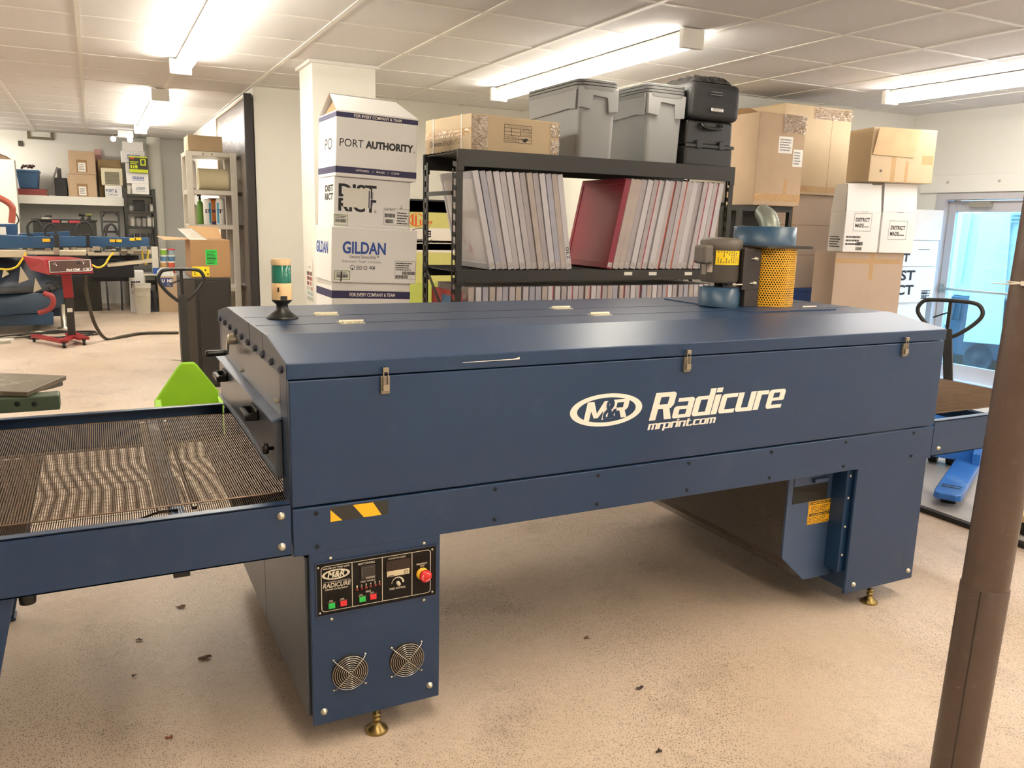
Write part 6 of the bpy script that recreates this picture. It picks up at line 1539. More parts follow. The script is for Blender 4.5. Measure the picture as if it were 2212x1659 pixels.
MB().bar((px_, yk+0.15, 0.09), e2, 0.09, 0.035).bar(e2, e1, 0.08, 0.04).build('stand_leg', M_REDP, t, bevel=0.004)
MB().bar((px_-0.02, yk+0.4, 0.09), e3, 0.14, 0.03).build('stand_leg', M_REDP, t, bevel=0.004)
for e in (e1, e2, e3):
    MB().tube([(e.x-0.015, e.y, 0.032), (e.x+0.015, e.y, 0.032)], 0.032, 14).box(e.x-0.02, e.y-0.02, 0.05, e.x+0.02, e.y+0.02, 0.075).build('caster', M_BLACKR, t)
cb = [at(183, 594, y=yk+0.1), at(188, 640, y=yk+0.1), at(205, 700, y=yk+0.1), at(230, 732, z=0.02), at(265, 727, z=0.02), at(310, 720, z=0.02), at(386, 719, z=0.02)]
cb[0] = Vector((cb[0].x, cb[0].y, cb[0].z))
tag(MB().tube(smooth_path(cb, 8), 0.022, 8).build('power_cable', mat('cable_black_olive', '#3a3324', 0.55)), 'thick dark cable hanging from the red console and running to the silver rack', 'cable')
cl = []
for k in range(34):
    q = k*0.62; r = 0.42+0.16*math.sin(k*1.7); p = at(110, 726, z=0.015)
    cl.append((p.x+0.02+r*1.0*math.cos(q)+0.12*math.sin(k*0.31), p.y+0.12+r*0.7*math.sin(q), 0.012+0.004*(k % 3)))
tag(MB().tube(smooth_path(cl, 4), 0.0085, 6).build('cable_coil', M_BLACKR), 'tangled black cables on the floor by the red stand', 'cable')

# ------------------------------------------------------------------ automatic screen printing press at the left
yp = 11.3
pr = thing('automatic_press', 'large blue automatic screen printing press with radial arms, at the left behind the red console', 'printing press', (-1.9, yp, 0))
M_NAVY = mat('press_navy', '#18263a', 0.45, vary=0.15, scale=4); M_MECH = mat('press_mechanism', '#2a2b2e', 0.5, metal=0.3, vary=0.2, scale=8)
M_PALLET = mat('press_pallet', '#bdb29c', 0.45, vary=0.12, scale=5); M_HOSER = mat('red_hose', '#9a3a3a', 0.5); M_CABY = mat('yellow_cable', '#e0c02a', 0.5)
def A(u, v, y): return at(u, v, y=y)
def pbx(name, u0, v0, u1, v1, y, dep, m, bev=0.01):
    a, c = A(u0, (v0+v1)/2, y), A(u1, (v0+v1)/2, y); zt, zb = A((u0+u1)/2, v0, y).z, A((u0+u1)/2, v1, y).z
    return MB().box(a.x, y, zb, c.x, y+dep, zt).build(name, m, pr, bevel=bev)
cxp = -1.95
zb0, zb1 = A(60, 690, 11.0).z, A(60, 626, 11.0).z
MB().lathe((cxp, yp, 0.16), [(1.02, 0.12), (1.02, zb1-0.16-0.02), (0.98, zb1-0.16), (0.5, zb1-0.16)], 8).build('base_drum', mat('press_base_blue', '#1d3449', 0.45, vary=0.12), pr)
bm_a, bm_b = A(-60, 690, 10.6), A(115, 690, 10.6)
MB().box(bm_a.x-0.6, 10.6, A(60, 703, 10.6).z, bm_b.x, 10.8, A(60, 678, 10.6).z).build('base_beam', mat('beam_blue', '#2a4866', 0.4, vary=0.1), pr, bevel=0.008)
q0, q1 = A(112, 672, 11.0), A(157, 672, 11.0)
MB().box(q0.x, 11.0, A(130, 683, 11.0).z, q1.x, 11.12, A(130, 666, 11.0).z).build('base_arm', M_NAVY, pr, bevel=0.006)
for xx in (A(137, 690, 11.0).x, bm_a.x-0.4, bm_b.x-0.2):
    MB().lathe((xx, 11.0 if xx > bm_b.x else 10.7, 0), [(0.09, 0), (0.09, 0.02), (0.035, 0.03), (0.035, 0.35)], 16).build('levelling_foot', M_ZINC, pr)
MB().lathe((cxp, yp, zb1), [(0.95, 0), (0.98, 0.10), (0.85, 0.16), (0.80, 0.42), (0.55, 0.55), (0.35, 0.6), (0, 0.62)], 28).build('index_hub', M_NAVY, pr)
MB().lathe((cxp, yp, zb1+0.0), [(1.0, 0.0), (1.0, 0.08), (0.9, 0.1)], 28).build('hub_ring', M_MECH, pr)
for u0, u1, v0, v1 in ((40, 62, 575, 612), (72, 90, 600, 632), (4, 20, 580, 600)):
    p = A(u0, v0, 10.35)
    MB().prism([A(u0, v1, 10.35), A(u1, v1-8, 10.35), A(u0+4, v0, 10.35)], (0, 0.02, 0)).build('hub_highlight', M_PALLET, pr)  # highlights on the dark hub, put in as pale triangles
hz_p = [A(96, 634, 10.3), A(112, 640, 10.25), A(115, 655, 10.25), A(106, 668, 10.3), A(84, 676, 10.35)]
MB().tube(smooth_path(hz_p, 8), 0.035, 10).build('air_hose', M_HOSER, pr)
# upper arms (blue beams) : pixel left/right ends, depth
for u0, v0a, v1a, u1, v0b, v1b, y, m in ((-40, 506, 536, 118, 513, 536, 10.5, M_PRESS), (40, 505, 520, 150, 500, 517, 12.2, M_PRESS), (110, 511, 533, 186, 511, 533, 11.3, M_PRESS), (178, 511, 535, 322, 514, 533, 11.6, M_PRESS), (-40, 484, 510, 35, 484, 510, 11.1, M_PRESS)):
    a0, a1, b0, b1 = A(u0, v1a, y), A(u0, v0a, y), A(u1, v1b, y), A(u1, v0b, y)
    MB().prism([a0, b0, b1, a1], (0, 0.28, 0)).build('upper_arm', m, pr, bevel=0.006)
for u, v, y, m in ((100, 519, 10.49, M_YELLOW), (244, 520, 11.59, M_YELLOW), (256, 520, 11.59, M_YELLOW), (287, 517, 11.59, M_YELLOW), (298, 516, 11.59, M_YELLOW)):
    p = A(u, v, y); MB().box(p.x-0.045, y-0.003, p.z-0.02, p.x+0.045, y, p.z+0.02).build('arm_sticker', m, pr)
p = A(4, 499, 11.09); MB().box(p.x-0.1, 11.085, p.z-0.05, p.x+0.05, 11.09, p.z+0.055).build('arm_sticker', M_LABEL, pr)
# print heads: dark blocks with clamps and hose loops
for u, y in ((66, 10.6), (122, 10.45), (104, 11.6), (172, 11.4), (188, 11.5), (282, 11.7)):
    pbx('print_head', u-6, 506, u+6, 534, y, 0.14, M_MECH, 0.008)
    pbx('head_clamp', u-7, 534, u+6, 548, y+0.02, 0.10, M_STEEL, 0.006)
for pts, y in (([(62, 508), (59, 490), (68, 478), (82, 478), (90, 490)], 10.6), ([(99, 512), (97, 494), (108, 484), (119, 490), (120, 508)], 11.7), ([(166, 512), (165, 492), (178, 480), (193, 484), (202, 505)], 11.4), ([(228, 512), (232, 492), (240, 484), (250, 492), (254, 508)], 12.0)):
    MB().tube(smooth_path([A(u, v, y) for u, v in pts], 8), 0.016, 8).build('head_hose', M_BLACKR, pr)
# pallets on the lower carousel
for u0, u1, v0, v1, y in ((-30, 56, 541, 556, 10.3), (56, 126, 542, 550, 10.5), (128, 186, 542, 552, 10.9), (190, 258, 545, 552, 11.5), (236, 326, 541, 549, 11.9)):
    a, c = A(u0, v1, y), A(u1, v1, y); zt = A(u0, v0, y).z
    MB().prism([(a.x, y, a.z), (c.x, y, c.z), (c.x, y, A(u1, v0, y).z), (a.x, y, zt)], (0, 0.34, 0)).build('pallet', M_PALLET, pr, bevel=0.006)
for u0, u1, v0, v1, y in ((-30, 120, 556, 580, 11.1), (190, 300, 553, 560, 12.0), (200, 290, 572, 600, 12.6), (120, 278, 596, 608, 12.8)):
    pbx('lower_arm', u0, v0, u1, v1, y, 0.25, M_MECH, 0.01)
pbx('lower_arm', 196, 562, 300, 574, 11.9, 0.25, M_NAVY, 0.01)
a, c = A(232, 570, 11.6), A(330, 563, 11.6)
MB().prism([(a.x, 11.6, a.z-0.05), (c.x, 11.6, c.z-0.03), (c.x, 11.6, c.z+0.02), (a.x, 11.6, a.z)], (0, 0.35, 0)).build('pallet', M_PALLET, pr, bevel=0.006)
rs = random.Random(8)
for k in range(26):   # registration clamps and knobs between arms and pallets
    u = rs.uniform(140, 320); y = rs.uniform(11.0, 11.9); v = rs.uniform(534, 545)
    p = A(u, v, y); r = rs.uniform(0.012, 0.03)
    MB().box(p.x-r*1.6, y, p.z-r, p.x+r*1.6, y+0.05, p.z+r).build('register_clamp', M_STEEL if k % 2 else M_MECH, pr)
for pts, y in (([(0, 581), (18, 582), (36, 576), (48, 560), (57, 546)], 10.2), ([(198, 572), (212, 578), (226, 572), (236, 556), (246, 545)], 10.6), ([(307, 542), (309, 560), (315, 571), (319, 555), (320, 540)], 11.8)):
    MB().tube(smooth_path([A(u, v, y) for u, v in pts], 8), 0.013, 8).build('yellow_lead', M_CABY, pr)
bo = [A(-20, 420, 11.2), A(4, 430, 11.2), A(20, 440, 11.2), A(27, 452, 11.2), A(25, 482, 11.2)]
MB().tube(smooth_path(bo, 8), 0.042, 12).build('boom', mat('boom_red', '#9b4a38', 0.45), pr)
MB().tube(smooth_path([A(28, 452, 11.2), A(38, 468, 11.2), A(40, 478, 11.2), A(34, 486, 11.2)], 8), 0.009, 6).build('boom_lead', M_BLACKR, pr)
MB().tube(smooth_path([A(98, 612, 10.6), A(112, 610, 10.6), (A(124, 622, 10.6)), A(112, 628, 10.6), A(104, 620, 10.6)], 8), 0.012, 6).build('head_hose', M_BLACKR, pr)

# ------------------------------------------------------------------ far wall: things on the ledge
yl = 13.95; ZL2 = ZLEDGE+0.001
def far(name, label, cat, u0, v0, u1, v1, y, dep, m, z0=None, group=None, bevel=0.008, **k):
    o, B = carton(name, label, u0, v0, u1, v1, y, dep, m, z0=z0, group=group, cat=cat, bevel=bevel); fin(o); return o, B
GLD = 'things on the far ledge'
c0 = A(36, 413, yl); c1 = A(100, 413, yl)
o, B = far('red_board', 'flat red board lying on the far ledge under the blue tub', 'board', 36, 408, 102, 420, yl, 0.5, mat('board_red', '#7d3430', 0.6), z0=ZL2, group=GLD)
bz = B[5]+0.001
ta, tb = A(34, 370, yl+0.1), A(84, 370, yl+0.1)
mxp = (ta.x+tb.x)/2; wt = (tb.x-ta.x)/2; zt_ = A(60, 367, yl+0.1).z
t = thing('blue_tub', 'blue plastic tub full of cables on the far ledge', 'tub', (mxp, yl+0.28, bz), GLD)
MB().hexa([(mxp-wt*0.8, yl+0.06, bz), (mxp+wt*0.8, yl+0.06, bz), (mxp+wt*0.8, yl+0.46, bz), (mxp-wt*0.8, yl+0.46, bz)], [(mxp-wt, yl+0.02, zt_), (mxp+wt, yl+0.02, zt_), (mxp+wt, yl+0.5, zt_), (mxp-wt, yl+0.5, zt_)]).build('tub_body', mat('tub_blue', '#33557a', 0.45, vary=0.1), t, bevel=0.02)
MB().box(mxp-wt*1.04, yl, zt_-0.04, mxp+wt*1.04, yl+0.52, zt_).build('tub_rim', mat('tub_blue', '#33557a', 0.45, vary=0.1), t, bevel=0.01)
cpt = [(mxp-wt*0.5+0.1*k*wt*1.2, yl+0.2+0.1*math.sin(k*2.1), zt_+0.03+0.05*abs(math.sin(k*1.3))) for k in range(10)]
MB().tube(smooth_path(cpt, 5), 0.02, 6).build('tub_cable', mat('cable_brown', '#4b2f28', 0.6), t)
o = MB().prism([A(100, 419, yl-0.02), A(105, 419, yl-0.02), A(126, 362, yl-0.02), A(122, 360, yl-0.02)], (0, 0.06, 0)).build('tilted_screen', mat('screen_grey', '#5c5a56', 0.4)); tag(o, 'thin dark panel tilted against the black crate on the far ledge', 'panel', GLD)
o, B = far('black_crate', 'black crate beside the two stacked brown cartons on the far ledge', 'crate', 118, 384, 145, 420, yl+0.10, 0.4, M_BLACK, z0=ZL2, group=GLD)
MB().box(B[0]+0.05, B[2]+0.05, B[5], B[1]-0.08, B[3]-0.1, B[5]+0.16).build('crate_contents', mat('contents_dark', '#2b2a29', 0.6), o)
o, B = far('carton', 'lower of two brown cartons with white labels on the far ledge', 'box', 147, 377, 209, 422, yl+0.02, 0.55, M_CARD, z0=ZL2, group=GLD)
def lblc(o, B, a0, b0, a1, b1):
    F = ff(B); MB().use(1).rect(F, a0-0.06, b0-0.03, a1+0.06, b1+0.12, 0.0006).use(0).rect(F, a0, b0, a1, b1, 0.0012).use(2).scribble(F, a0+0.03, b0+0.05, a1-0.03, b1-0.05, 4, 0.002, 4).build('paper_label', [M_LABEL, M_CARDD, M_GREYINK], o)
lblc(o, B, 0.36, 0.06, 0.62, 0.46)
o, B2_ = far('carton', 'upper of two brown cartons with white labels on the far ledge', 'box', 148, 326, 206, 375, yl+0.03, 0.55, M_CARD, z0=B[5]+0.002, group=GLD); lblc(o, B2_, 0.34, 0.12, 0.62, 0.5)
pk = MB().prism([A(203, 374, yl+0.62), A(222, 368, yl+0.62), A(218, 322, yl+0.62), A(203, 322, yl+0.62)], (0, 0.02, 0)).build('pink_sheet', mat('pink_paper', '#d3a7a3', 0.7)); tag(pk, 'pink sheet taped to the far wall behind the brown cartons', 'paper')
o, B = far('carton', 'old tan carton behind the window air conditioner on the far ledge', 'box', 212, 345, 262, 402, yl+0.30, 0.3, mat('tan_card', '#a89166', 0.75, vary=0.08), z0=ZL2, group=GLD)
o, B = far('carton', 'white carton with blue lettering under the air conditioner on the far ledge', 'box', 227, 401, 264, 424, yl, 0.26, M_CARDW, z0=ZL2, group=GLD)
F = ff(B); MB().text(F, 'PORT &', 0.04, 0.42, 0.7, 0.72, 0.03).text(F, 'COMPANY', 0.04, 0.12, 0.75, 0.34, 0.0).build('lettering', [mat('ink_slate', '#54627e', 0.6)], o)
t = thing('air_conditioner', 'cream window air conditioner with a grey grille, on the white carton', 'air conditioner', (A(242, 385, yl+0.05).x, yl+0.15, B[5]+0.002), GLD)
xa, xb_ = A(219, 385, yl+0.02).x, A(265, 385, yl+0.02).x; za, zb = B[5]+0.002, A(242, 363, yl).z
MB().box(xa, yl+0.02, za, xb_, yl+0.27, zb).build('air_conditioner_body', mat('ac_cream', '#ddd4b6', 0.5, vary=0.03), t, bevel=0.015)
b = MB(); gx0, gx1 = xa+(xb_-xa)*0.17, xa+(xb_-xa)*0.84; gz0, gz1 = za+(zb-za)*0.06, za+(zb-za)*0.78
b.use(0).box(gx0, yl+0.014, gz0, gx1, yl+0.02, gz1)
for k in range(9): b.use(1).box(gx0, yl+0.006, gz0+(gz1-gz0)*k/9, gx1, yl+0.014, gz0+(gz1-gz0)*(k+0.45)/9)
b.build('grille', [mat('grille_dark', '#75705f', 0.6), mat('grille_slat', '#918b76', 0.6)], t)
# black rack with ink tubs
yk2 = 13.75
rkx0, rkx1 = A(273, 520, yk2).x, A(340, 520, yk2).x
rt = thing('ink_rack', 'black plastic shelf rack holding ink tubs, by the far wall', 'rack', ((rkx0+rkx1)/2, yk2+0.25, 0))
zsh = [A(305, v, yk2).z for v in (420, 456, 489, 524, 565, 610)]
for z in zsh: MB().box(rkx0, yk2, z-0.045, rkx1, yk2+0.5, z).build('rack_shelf', M_BLKSTEEL, rt, bevel=0.006)
for xx in (rkx0, rkx1-0.04):
    for yy in (yk2-0.03, yk2+0.46): MB().box(xx, yy, 0, xx+0.05, yy+0.05, zsh[0]+0.10).build('post', M_BLKSTEEL, rt, bevel=0.004)
def tub(label, u, v0, v1, y, wpx, m, capm, group, z0, cat='tub', name='ink_tub'):
    c = A(u, v0, y); r = wpx*0.5*0.0068; zt = max(c.z, z0+0.08)
    o = MB().lathe((c.x, y, z0), [(r*0.92, 0), (r, zt-z0-0.03)], 16).build(name, m); tag(o, label, cat, group)
    MB().lathe((c.x, y, zt-0.03), [(r*1.05, 0), (r*1.05, 0.025), (r*0.95, 0.03), (0, 0.03)], 16).build('tub_lid', capm, o)
    return o
GT = 'ink tubs on the black rack'
M_TUBW = mat('tub_white', '#cfc9bd', 0.5); M_TUBG = mat('tub_grey', '#8a8782', 0.5); M_TUBD = mat('tub_dark', '#3b3936', 0.5); M_TUBR = mat('tub_red', '#b5383c', 0.5); M_TUBB = mat('tub_blue2', '#3f6fa6', 0.5)
rows = [(1, [(284, 11, M_TUBG), (317, 11, M_TUBD), (328, 11, M_TUBW)], 'top'), (2, [(286, 10, M_TUBW), (299, 13, M_TUBG), (311, 12, M_TUBG), (322, 12, M_TUBW), (333, 11, M_TUBW)], 'second'), (3, [(284, 10, M_TUBD), (296, 10, M_TUBD), (310, 11, M_TUBD), (324, 11, M_TUBD)], 'third')]
for k, items, nm in rows:
    zz = zsh[k]+0.001
    for i, (u, w, m) in enumerate(items):
        tub('%s ink tub, %s from the left on the ink rack\'s %s shelf' % ({'tub_white': 'white', 'tub_grey': 'grey', 'tub_dark': 'dark'}[m.name], ORD[i], nm), u, {1: 441, 2: 468, 3: 505}[k], 0, yk2+0.12+0.0*i, w, m, M_TUBD if m is not M_TUBW else M_TUBG, GT, zz)
    for i in range(2 if k == 2 else 0):
        pass
o, B = far('dark_tray', 'dark tray behind the tubs on the ink rack\'s top shelf', 'tray', 288, 432, 312, 455, yk2+0.3, 0.15, M_TUBD, z0=zsh[1]+0.001)
# white cartons on the ink rack
z = zsh[0]+0.001
GC = 'white cartons on top of the ink rack'
def stackc(label, u0, v0, u1, v1, y, txt=None, ink=M_BLUEINK, m=M_CARDW):
    global z
    o, B = far('carton', label, 'box', u0, v0, u1, v1, y, 0.4, m, z0=z, group=GC); z = B[5]+0.001
    if txt:
        F = ff(B); MB().text(F, txt, 0.25, 0.42, 0.78, 0.68, 0.04).rect(F, 0.22, 0.30, 0.8, 0.34).build('lettering', [ink], o)
    return B
stackc('white carton with black lettering, lowest on the ink rack', 285, 397, 322, 418, yk2+0.02, 'AUTHORITY', mat('ink_slate', '#54627e', 0.6))
stackc('white carton with a blue word, second on the ink rack', 274, 374, 321, 394, yk2+0.03, 'GILDAN')
stackc('plain white carton behind the black and lime box', 272, 352, 316, 371, yk2+0.10)
stackc('white carton with a blue word, second from the top of the ink rack stack', 262, 326, 313, 350, yk2+0.05, 'GILDAN')
stackc('plain white carton topmost on the ink rack, under the ceiling', 265, 306, 309, 324, yk2+0.06)
zg = None
o = far('tool_box', 'black and lime green tool carton leaning on the white cartons', 'box', 279, 338, 319, 372, yk2-0.06, 0.07, mat('tool_black', '#2f3122', 0.5), z0=A(300, 373, yk2-0.06).z)[0]
o_b = [v.co for v in o.data.vertices]; xs = [v.x for v in o_b]; zs_ = [v.z for v in o_b]
F = Face((o.location.x+min(xs), yk2-0.06, o.location.z+min(zs_)), (1, 0, 0), (0, 0, 1), max(xs)-min(xs), max(zs_)-min(zs_))
MB().use(0).rect(F, 0, 0, 1, 0.20, 0.004).rect(F, 0, 0.92, 1, 1, 0.004).rect(F, 0.06, 0.62, 0.5, 0.68, 0.004).rect(F, 0.06, 0.52, 0.4, 0.56, 0.004).outline(F, 0.60, 0.45, 0.90, 0.86, 0.02, 0.004).rect(F, 0.06, 0.26, 0.14, 0.46, 0.004).rect(F, 0.18, 0.26, 0.28, 0.44, 0.004).rect(F, 0.32, 0.26, 0.44, 0.46, 0.004).use(1).rect(F, 0.05, 0.82, 0.28, 0.92, 0.005).build('box_print', [mat('lime_print', '#c7d51d', 0.5), mat('print_red', '#c43a35', 0.5)], o)
tub('grey-white stacked pots standing at the ink rack\'s top left corner', 279, 398, 418, yk2-0.0+0.10, 11, M_TUBW, M_TUBG, None, zsh[0]+0.001, 'pot', 'pot_stack')
# long dark workbench with drills
yw = 13.3
wx0, wx1 = A(72, 500, yw).x, A(209, 500, yw).x; wz1 = A(140, 474, yw).z
wbn = thing('tool_chest', 'long black tool chest with red stripes along the far wall, behind the press', 'tool chest', ((wx0+wx1)/2, yw+0.3, 0))
MB().box(wx0, yw, 0, wx1, yw+0.55, wz1-0.03).build('chest_body', M_BLKSTEEL, wbn, bevel=0.01)
MB().box(wx0-0.02, yw-0.02, wz1-0.03, wx1+0.02, yw+0.57, wz1).build('chest_top', M_BLACK, wbn, bevel=0.006)
for a, c in ((0.30, 0.42), (0.57, 0.75)):
    MB().box(wx0+(wx1-wx0)*a, yw-0.025, wz1-0.055, wx0+(wx1-wx0)*c, yw-0.02, wz1-0.015).build('chest_stripe', mat('stripe_red', '#a8333c', 0.5), wbn)
MB().box(wx0+(wx1-wx0)*0.45, yw-0.025, wz1-0.05, wx0+(wx1-wx0)*0.55, yw-0.02, wz1-0.02).build('chest_badge', M_TUBG, wbn)
c = A(100, 465, yw+0.15)
o = MB().lathe((c.x, yw+0.15, wz1+0.001), [(0.07, 0), (0.075, c.z-wz1-0.03)], 20).build('ink_bucket', M_TUBW); tag(o, 'white ink bucket with a black lid on the tool chest', 'bucket')
MB().lathe((c.x, yw+0.15, wz1+c.z-wz1-0.03), [(0.08, 0), (0.08, 0.03), (0, 0.03)], 20).build('bucket_lid', M_BLACK, o)
for u, nm, m in ((178, 'dark cordless drill standing on its battery on the tool chest', M_BLACK), (192, 'greenish cordless drill next to the dark one on the tool chest', mat('drill_green', '#6b6a35', 0.5))):
    c = A(u, 467, yw+0.12)
    t = thing('cordless_drill', nm, 'drill', (c.x, yw+0.12, wz1), 'drills on the tool chest')
    MB().box(c.x-0.03, yw+0.08, wz1+0.001, c.x+0.03, yw+0.16, wz1+0.035).build('battery', M_BLACK, t)
    MB().bar((c.x, yw+0.12, wz1+0.035), (c.x+0.01, yw+0.12, c.z), 0.028, 0.035).build('grip', M_BLACK, t)
    MB().tube([(c.x-0.055, yw+0.12, c.z+0.02), (c.x+0.05, yw+0.12, c.z+0.02)], [0.028, 0.022], 12).build('drill_body', m, t)
# step ladder
yld = 13.6
t = thing('step_ladder', 'black step ladder leaning by the far wall, right of the tool chest', 'ladder', (A(238, 500, yld).x, yld, 0))
for u0, u1 in ((218, 222), (256, 258)):
    a, c = A(u0, 457, yld+0.25), A(u1, 508, yld+0.12)
    d_ = (c-a); MB().bar(a, a+d_*((0-a.z)/d_.z), 0.03, 0.05).build('ladder_rail', M_BLKSTEEL, t)
for v, yy in ((457, 0.25), (478, 0.21), (500, 0.16), (530, 0.1)):
    a, c = A(219, v, yld+yy), A(257, v, yld+yy); MB().box(a.x, yld+yy-0.04, a.z-0.02, c.x, yld+yy+0.04, a.z+0.012).build('step', M_BLKSTEEL, t)
MB().tube(smooth_path([A(224, 505, yld+0.12), A(228, 490, yld+0.16), A(237, 484, yld+0.18), A(247, 490, yld+0.16), A(251, 505, yld+0.12)], 6), 0.012, 6).build('ladder_brace', M_BLKSTEEL, t)
MB().bar(A(220, 470, yld+0.22), A(228, 458, yld+0.25), 0.015, 0.015).bar(A(256, 470, yld+0.22), A(248, 458, yld+0.25), 0.015, 0.015).build('ladder_gusset', M_BLKSTEEL, t)
# work table with colour tubs and the carton under it
ytb = 13.2
tx0, tx1 = A(306, 595, ytb).x, 0.92
ztab = A(345, 592, ytb).z
wt_ = thing('work_table', 'grey metal work table carrying stacked colour tubs, near the far corner', 'table', ((tx0+tx1)/2, ytb+0.25, 0))
MB().box(tx0, ytb, ztab-0.03, tx1, ytb+0.5, ztab).build('table_top', M_RACK, wt_, bevel=0.005)
MB().box(tx0+0.03, ytb+0.03, 0.22, tx1-0.03, ytb+0.5, 0.24).build('lower_shelf', M_RACK, wt_)
for xx in (tx0+0.01, tx1-0.06):
    for yy in (ytb+0.01, ytb+0.44): MB().box(xx, yy, 0, xx+0.045, yy+0.045, ztab-0.03).build('leg', M_RACK, wt_)
cols_ = [[('yellow-green', '#7fae3a'), ('blue', '#5c86a8'), ('pale orange', '#c9a06a'), ('red and cream', '#c9b9a0')], [('red-lidded', '#8fa0a8'), ('steel blue', '#4d7396'), ('orange red', '#c4573c'), ('bright red', '#c2322e')]]
vy = [(523, 531), (535, 544), (547, 556), (559, 569)]
ztop4 = A(352, 523, ytb+0.12).z; step_ = (ztop4-ztab)/5.0
for ci, u in enumerate((352, 369)):
    for k in range(4):
        zz = ztab+0.001+step_*(3-k)+0.0
        c = A(u, vy[k][0], ytb+0.14); r = 0.060
        nm, hx = cols_[ci][k]
        o = MB().lathe((c.x, ytb+0.14, zz), [(r*0.93, 0), (r, step_*0.72)], 18).build('colour_tub', mat('colour_tub_'+hx[1:], hx, 0.5, vary=0.04)); tag(o, '%s tub, %s from the top of the %s stack on the work table' % (nm, ORD[k], 'wall-side' if ci else 'open-side'), 'tub', 'stacked colour tubs')
        MB().lathe((c.x, ytb+0.14, zz+step_*0.72), [(r*1.05, 0), (r*1.05, step_*0.22), (r*0.9, step_*0.25), (0, step_*0.25)], 18).build('tub_lid', mat('tub_lid_white', '#d8d3c8', 0.45) if (ci, k) != (1, 0) else M_TUBR, o)
o, B = far('white_pail', 'white square pail with a blue band left of the colour tubs', 'pail', 328, 533, 342, 571, ytb+0.05, 0.16, M_TUBW, z0=ztab+0.001)
MB().rect(ff(B), 0, 0.0, 1, 0.22).build('pail_band', [M_BLUEINK], o)
rs = random.Random(4); b = MB(); nx, ny = 14, 10; g0, g1 = A(337, 585, ytb-0.05), A(375, 585, ytb-0.05); gv = []
o, B = far('carton', 'grey-white carton with dark lettering on the work table\'s lower shelf', 'box', 279, 585, 311, 622, ytb-0.28, 0.26, M_CARDW, z0=0.0)
F = ff(B); MB().text(F, 'PORT', 0.12, 0.58, 0.72, 0.76, 0.05).text(F, 'COMPANY', 0.12, 0.44, 0.95, 0.54, 0.0).build('lettering', [M_BLACKINK], o)
o['label'] = 'grey-white carton with dark lettering on the floor behind the white bucket'
yb_ = 12.95
for j in range(ny):
    for i in range(nx):
        a, c = i/(nx-1), j/(ny-1); e = min(a, 1-a, c, 1-c)
        gv.append((g0.x+(g1.x-g0.x)*a, yb_+0.02+0.19*c, 0.72+(0.10*min(1, e*5)+rs.uniform(0, 0.05))*(1 if e > 0 else 0)))
# carton with the blue label, bucket, boots
o, B = far('carton', 'tall brown carton with a blue label beside the silver rack', 'box', 342, 597, 387, 664, yb_, 0.23, M_CARD, z0=0.0)
F = ff(B); MB().use(0).rect(F, 0.10, 0.70, 0.72, 0.96).use(1).text(F, 'U  NE', 0.2, 0.83, 0.7, 0.92, 0.04, off=0.002).text(F, 'XS', 0.45, 0.73, 0.62, 0.79, 0.03, off=0.002).build('label_print', [mat('label_indigo', '#35406f', 0.5), M_LABEL], o)
b.add([(x, y, zz-0.72+B[5]+0.002) for x, y, zz in gv], [(j*nx+i, j*nx+i+1, (j+1)*nx+i+1, (j+1)*nx+i) for j in range(ny-1) for i in range(nx-1)])
tag(b.build('plastic_bag', mat('bag_clear_grey', '#c9cbc6', 0.25, vary=0.12, scale=10)), 'crumpled clear plastic bag on the carton with the blue label', 'bag')
yq = 12.7
c = A(308, 640, yq); r = 18.5*0.5*2*0.00735*0.98; zt = A(308, 612, yq).z
t = thing('plastic_bucket', 'white plastic bucket with a wire handle on the floor near the far corner', 'bucket', (c.x, yq, 0))
MB().lathe((c.x, yq, 0), [(r*0.82, 0), (r*0.96, zt-0.08), (r*1.03, zt-0.075), (r*1.03, zt-0.05), (r*0.98, zt-0.045), (r*1.05, zt-0.01), (r*1.05, zt), (r*0.97, zt), (r*0.93, zt-0.2)], 28).build('bucket_body', mat('bucket_white', '#d9d5c8', 0.45, vary=0.03), t)
MB().tube(smooth_path([(c.x-r, yq, zt-0.06), (c.x-r*0.6, yq-r*0.9, zt-0.20), (c.x+r*0.3, yq-r*1.05, zt-0.16), (c.x+r*0.95, yq-0.05, zt-0.05)], 8), 0.005, 6).build('bucket_handle', M_ZINC, t)
ys_ = 12.98
for u, du, nm in ((331, 0, 'dark work boot on the floor beside the white bucket'), (331, 1, 'second dark work boot, against the carton with the blue label')):
    c = A(u, 655, ys_+0.14*du)
    b = MB().lathe((c.x+0.02, ys_+0.14*du, 0.05), [(0.055, 0.0), (0.055, 0.10), (0.05, 0.24), (0.055, 0.30), (0.045, 0.30), (0.04, 0.12)], 14)
    o = b.box(c.x-0.11, ys_+0.14*du-0.045, 0.0, c.x+0.075, ys_+0.14*du+0.05, 0.022).hexa([(c.x-0.11, ys_+0.14*du-0.04, 0.022), (c.x+0.07, ys_+0.14*du-0.045, 0.022), (c.x+0.07, ys_+0.14*du+0.045, 0.022), (c.x-0.11, ys_+0.14*du+0.04, 0.022)], [(c.x-0.08, ys_+0.14*du-0.025, 0.075), (c.x+0.06, ys_+0.14*du-0.04, 0.13), (c.x+0.06, ys_+0.14*du+0.04, 0.13), (c.x-0.08, ys_+0.14*du+0.025, 0.075)]).build('work_boot', mat('boot_dark', '#26262c', 0.55), bevel=0.01)
    tag(o, nm, 'boot', 'work boots by the bucket')
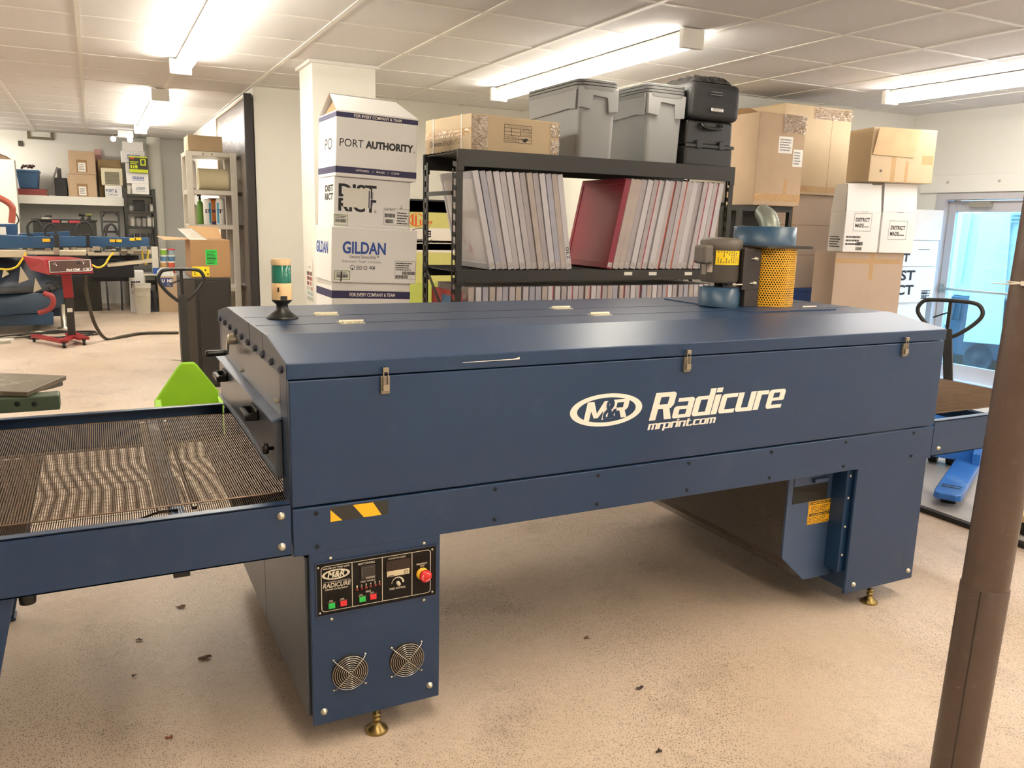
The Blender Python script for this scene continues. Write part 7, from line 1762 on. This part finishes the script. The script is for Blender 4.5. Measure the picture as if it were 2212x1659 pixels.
# wall fittings
v0 = [A(u, v, YF-0.01) for u, v in ((57, 271), (112, 273), (117, 303), (59, 300))]
M_VENT = mat('vent_frame_brown', '#6f6552', 0.6)
b = MB()
vx0, vx1, vz0_, vz1_ = v0[0].x, v0[2].x, v0[2].z, v0[0].z
b.box(vx0, YF-0.04, vz0_, vx0+0.05, YF, vz1_).box(vx1-0.05, YF-0.04, vz0_, vx1, YF, vz1_).box(vx0+0.05, YF-0.04, vz1_-0.04, vx1-0.05, YF, vz1_).box(vx0+0.05, YF-0.04, vz0_, vx1-0.05, YF, vz0_+0.04)
o = b.build('vent_frame', M_VENT); tag(o, 'brown-grey vent frame high on the far wall', 'vent')
MB().box(vx0+0.05, YF-0.012, vz0_+0.04, vx1-0.05, YF-0.001, vz1_-0.04).build('vent_panel', M_WALLG, o)
o, B = far('outlet_box', 'dark outlet box on the far wall, below the vent frame', 'outlet', 39, 304, 50, 316, YF-0.03, 0.029, mat('outlet_dark', '#4a443a', 0.6))
p = A(262, 289, 13.2)
t = thing('emergency_light', 'small emergency light with two bright heads near the far ceiling', 'emergency light', (p.x, 13.2, H))
MB().box(p.x-0.05, 13.1, H-0.12, p.x+0.18, 13.3, H-0.007).build('light_body', M_WHITE, t, bevel=0.01)
for dx in (-0.13, 0.12):
    MB().tube([(p.x+dx*0.4, 13.15, H-0.10), (p.x+dx, 13.1, H-0.15)], 0.012, 8).build('head_arm', M_ZINC, t)
    MB().lathe((p.x+dx, 13.06, H-0.16), [(0.02, 0.05), (0.042, 0.0), (0.04, -0.008), (0, -0.01)], 16, 'y').build('lamp_head', mat('emergency_glow', '#ffffff', 0.4, vary=0, emit=TUBE_COLOR_COOL, estr=14.0), t)
# things on the white block at far left
p = A(8, 322, 13.75)
b = MB(); rs = random.Random(9); vs = []; nx, ny = 12, 8
for j in range(ny):
    for i in range(nx):
        a, c = i/(nx-1), j/(ny-1); e = min(a, 1-a, c, 1-c)
        vs.append((wb_.x-1.0+0.97*a-0.0, 13.62+0.26*c, wb_.z+0.002+(0.16*min(1, e*4)*(1.3-a)+rs.uniform(0, 0.04))*(1 if e > 0 else 0)))
b.add(vs, [(j*nx+i, j*nx+i+1, (j+1)*nx+i+1, (j+1)*nx+i) for j in range(ny-1) for i in range(nx-1)])
tag(b.build('folded_tarp', mat('tarp_brown', '#6f5a46', 0.8, vary=0.2)), 'brown folded tarp on the white block at the far left', 'tarp')
# wall-side hooks, panel and shelf on the side wall of the far room
xs_ = XF-0.002
e0, e1 = A(347, 421, 14.25), A(359, 446, 13.75)
tag(MB().box(XF-0.08, min(e0.y, e1.y), e1.z, XF-0.001, max(e0.y, e1.y), e0.z).build('breaker_panel', mat('panel_grey', '#a9a9a4', 0.5), bevel=0.01), 'grey breaker panel on the side wall of the far room', 'panel')
wr = MB(); w0, w1 = at(370, 414, x=xs_-0.05), at(385, 490, x=xs_-0.05)
for yy in (w0.y, w1.y): wr.tube([(XF-0.03, yy, w1.z), (XF-0.03, yy, w0.z)], 0.012, 6)
for k in range(9):
    zz = w1.z+(w0.z-w1.z)*k/8; wr.tube([(XF-0.035, w0.y, zz), (XF-0.035, w1.y, zz)], 0.010, 6)
tag(wr.build('wire_rack', M_BLKSTEEL), 'black wire rack hung on the side wall of the far room', 'wire rack')
sh0, sh1 = at(362, 486, x=xs_-0.1), at(385, 486, x=xs_-0.1)
wsh = MB().box(XF-0.30, min(sh0.y, sh1.y), sh0.z-0.02, XF-0.001, max(sh0.y, sh1.y), sh0.z).build('wall_shelf', M_WHITE); tag(wsh, 'small white shelf on the side wall holding two white cups', 'shelf')
for i, f in enumerate((0.3, 0.75)):
    yy = min(sh0.y, sh1.y)+abs(sh0.y-sh1.y)*f
    o = MB().lathe((XF-0.15, yy, sh0.z+0.001), [(0.06, 0), (0.075, 0.2), (0.068, 0.2), (0.055, 0.02)], 16).build('white_cup', M_WHITE); tag(o, '%s white cup on the small shelf of the side wall' % ('nearer', 'farther')[i], 'cup', 'cups on the wall shelf')
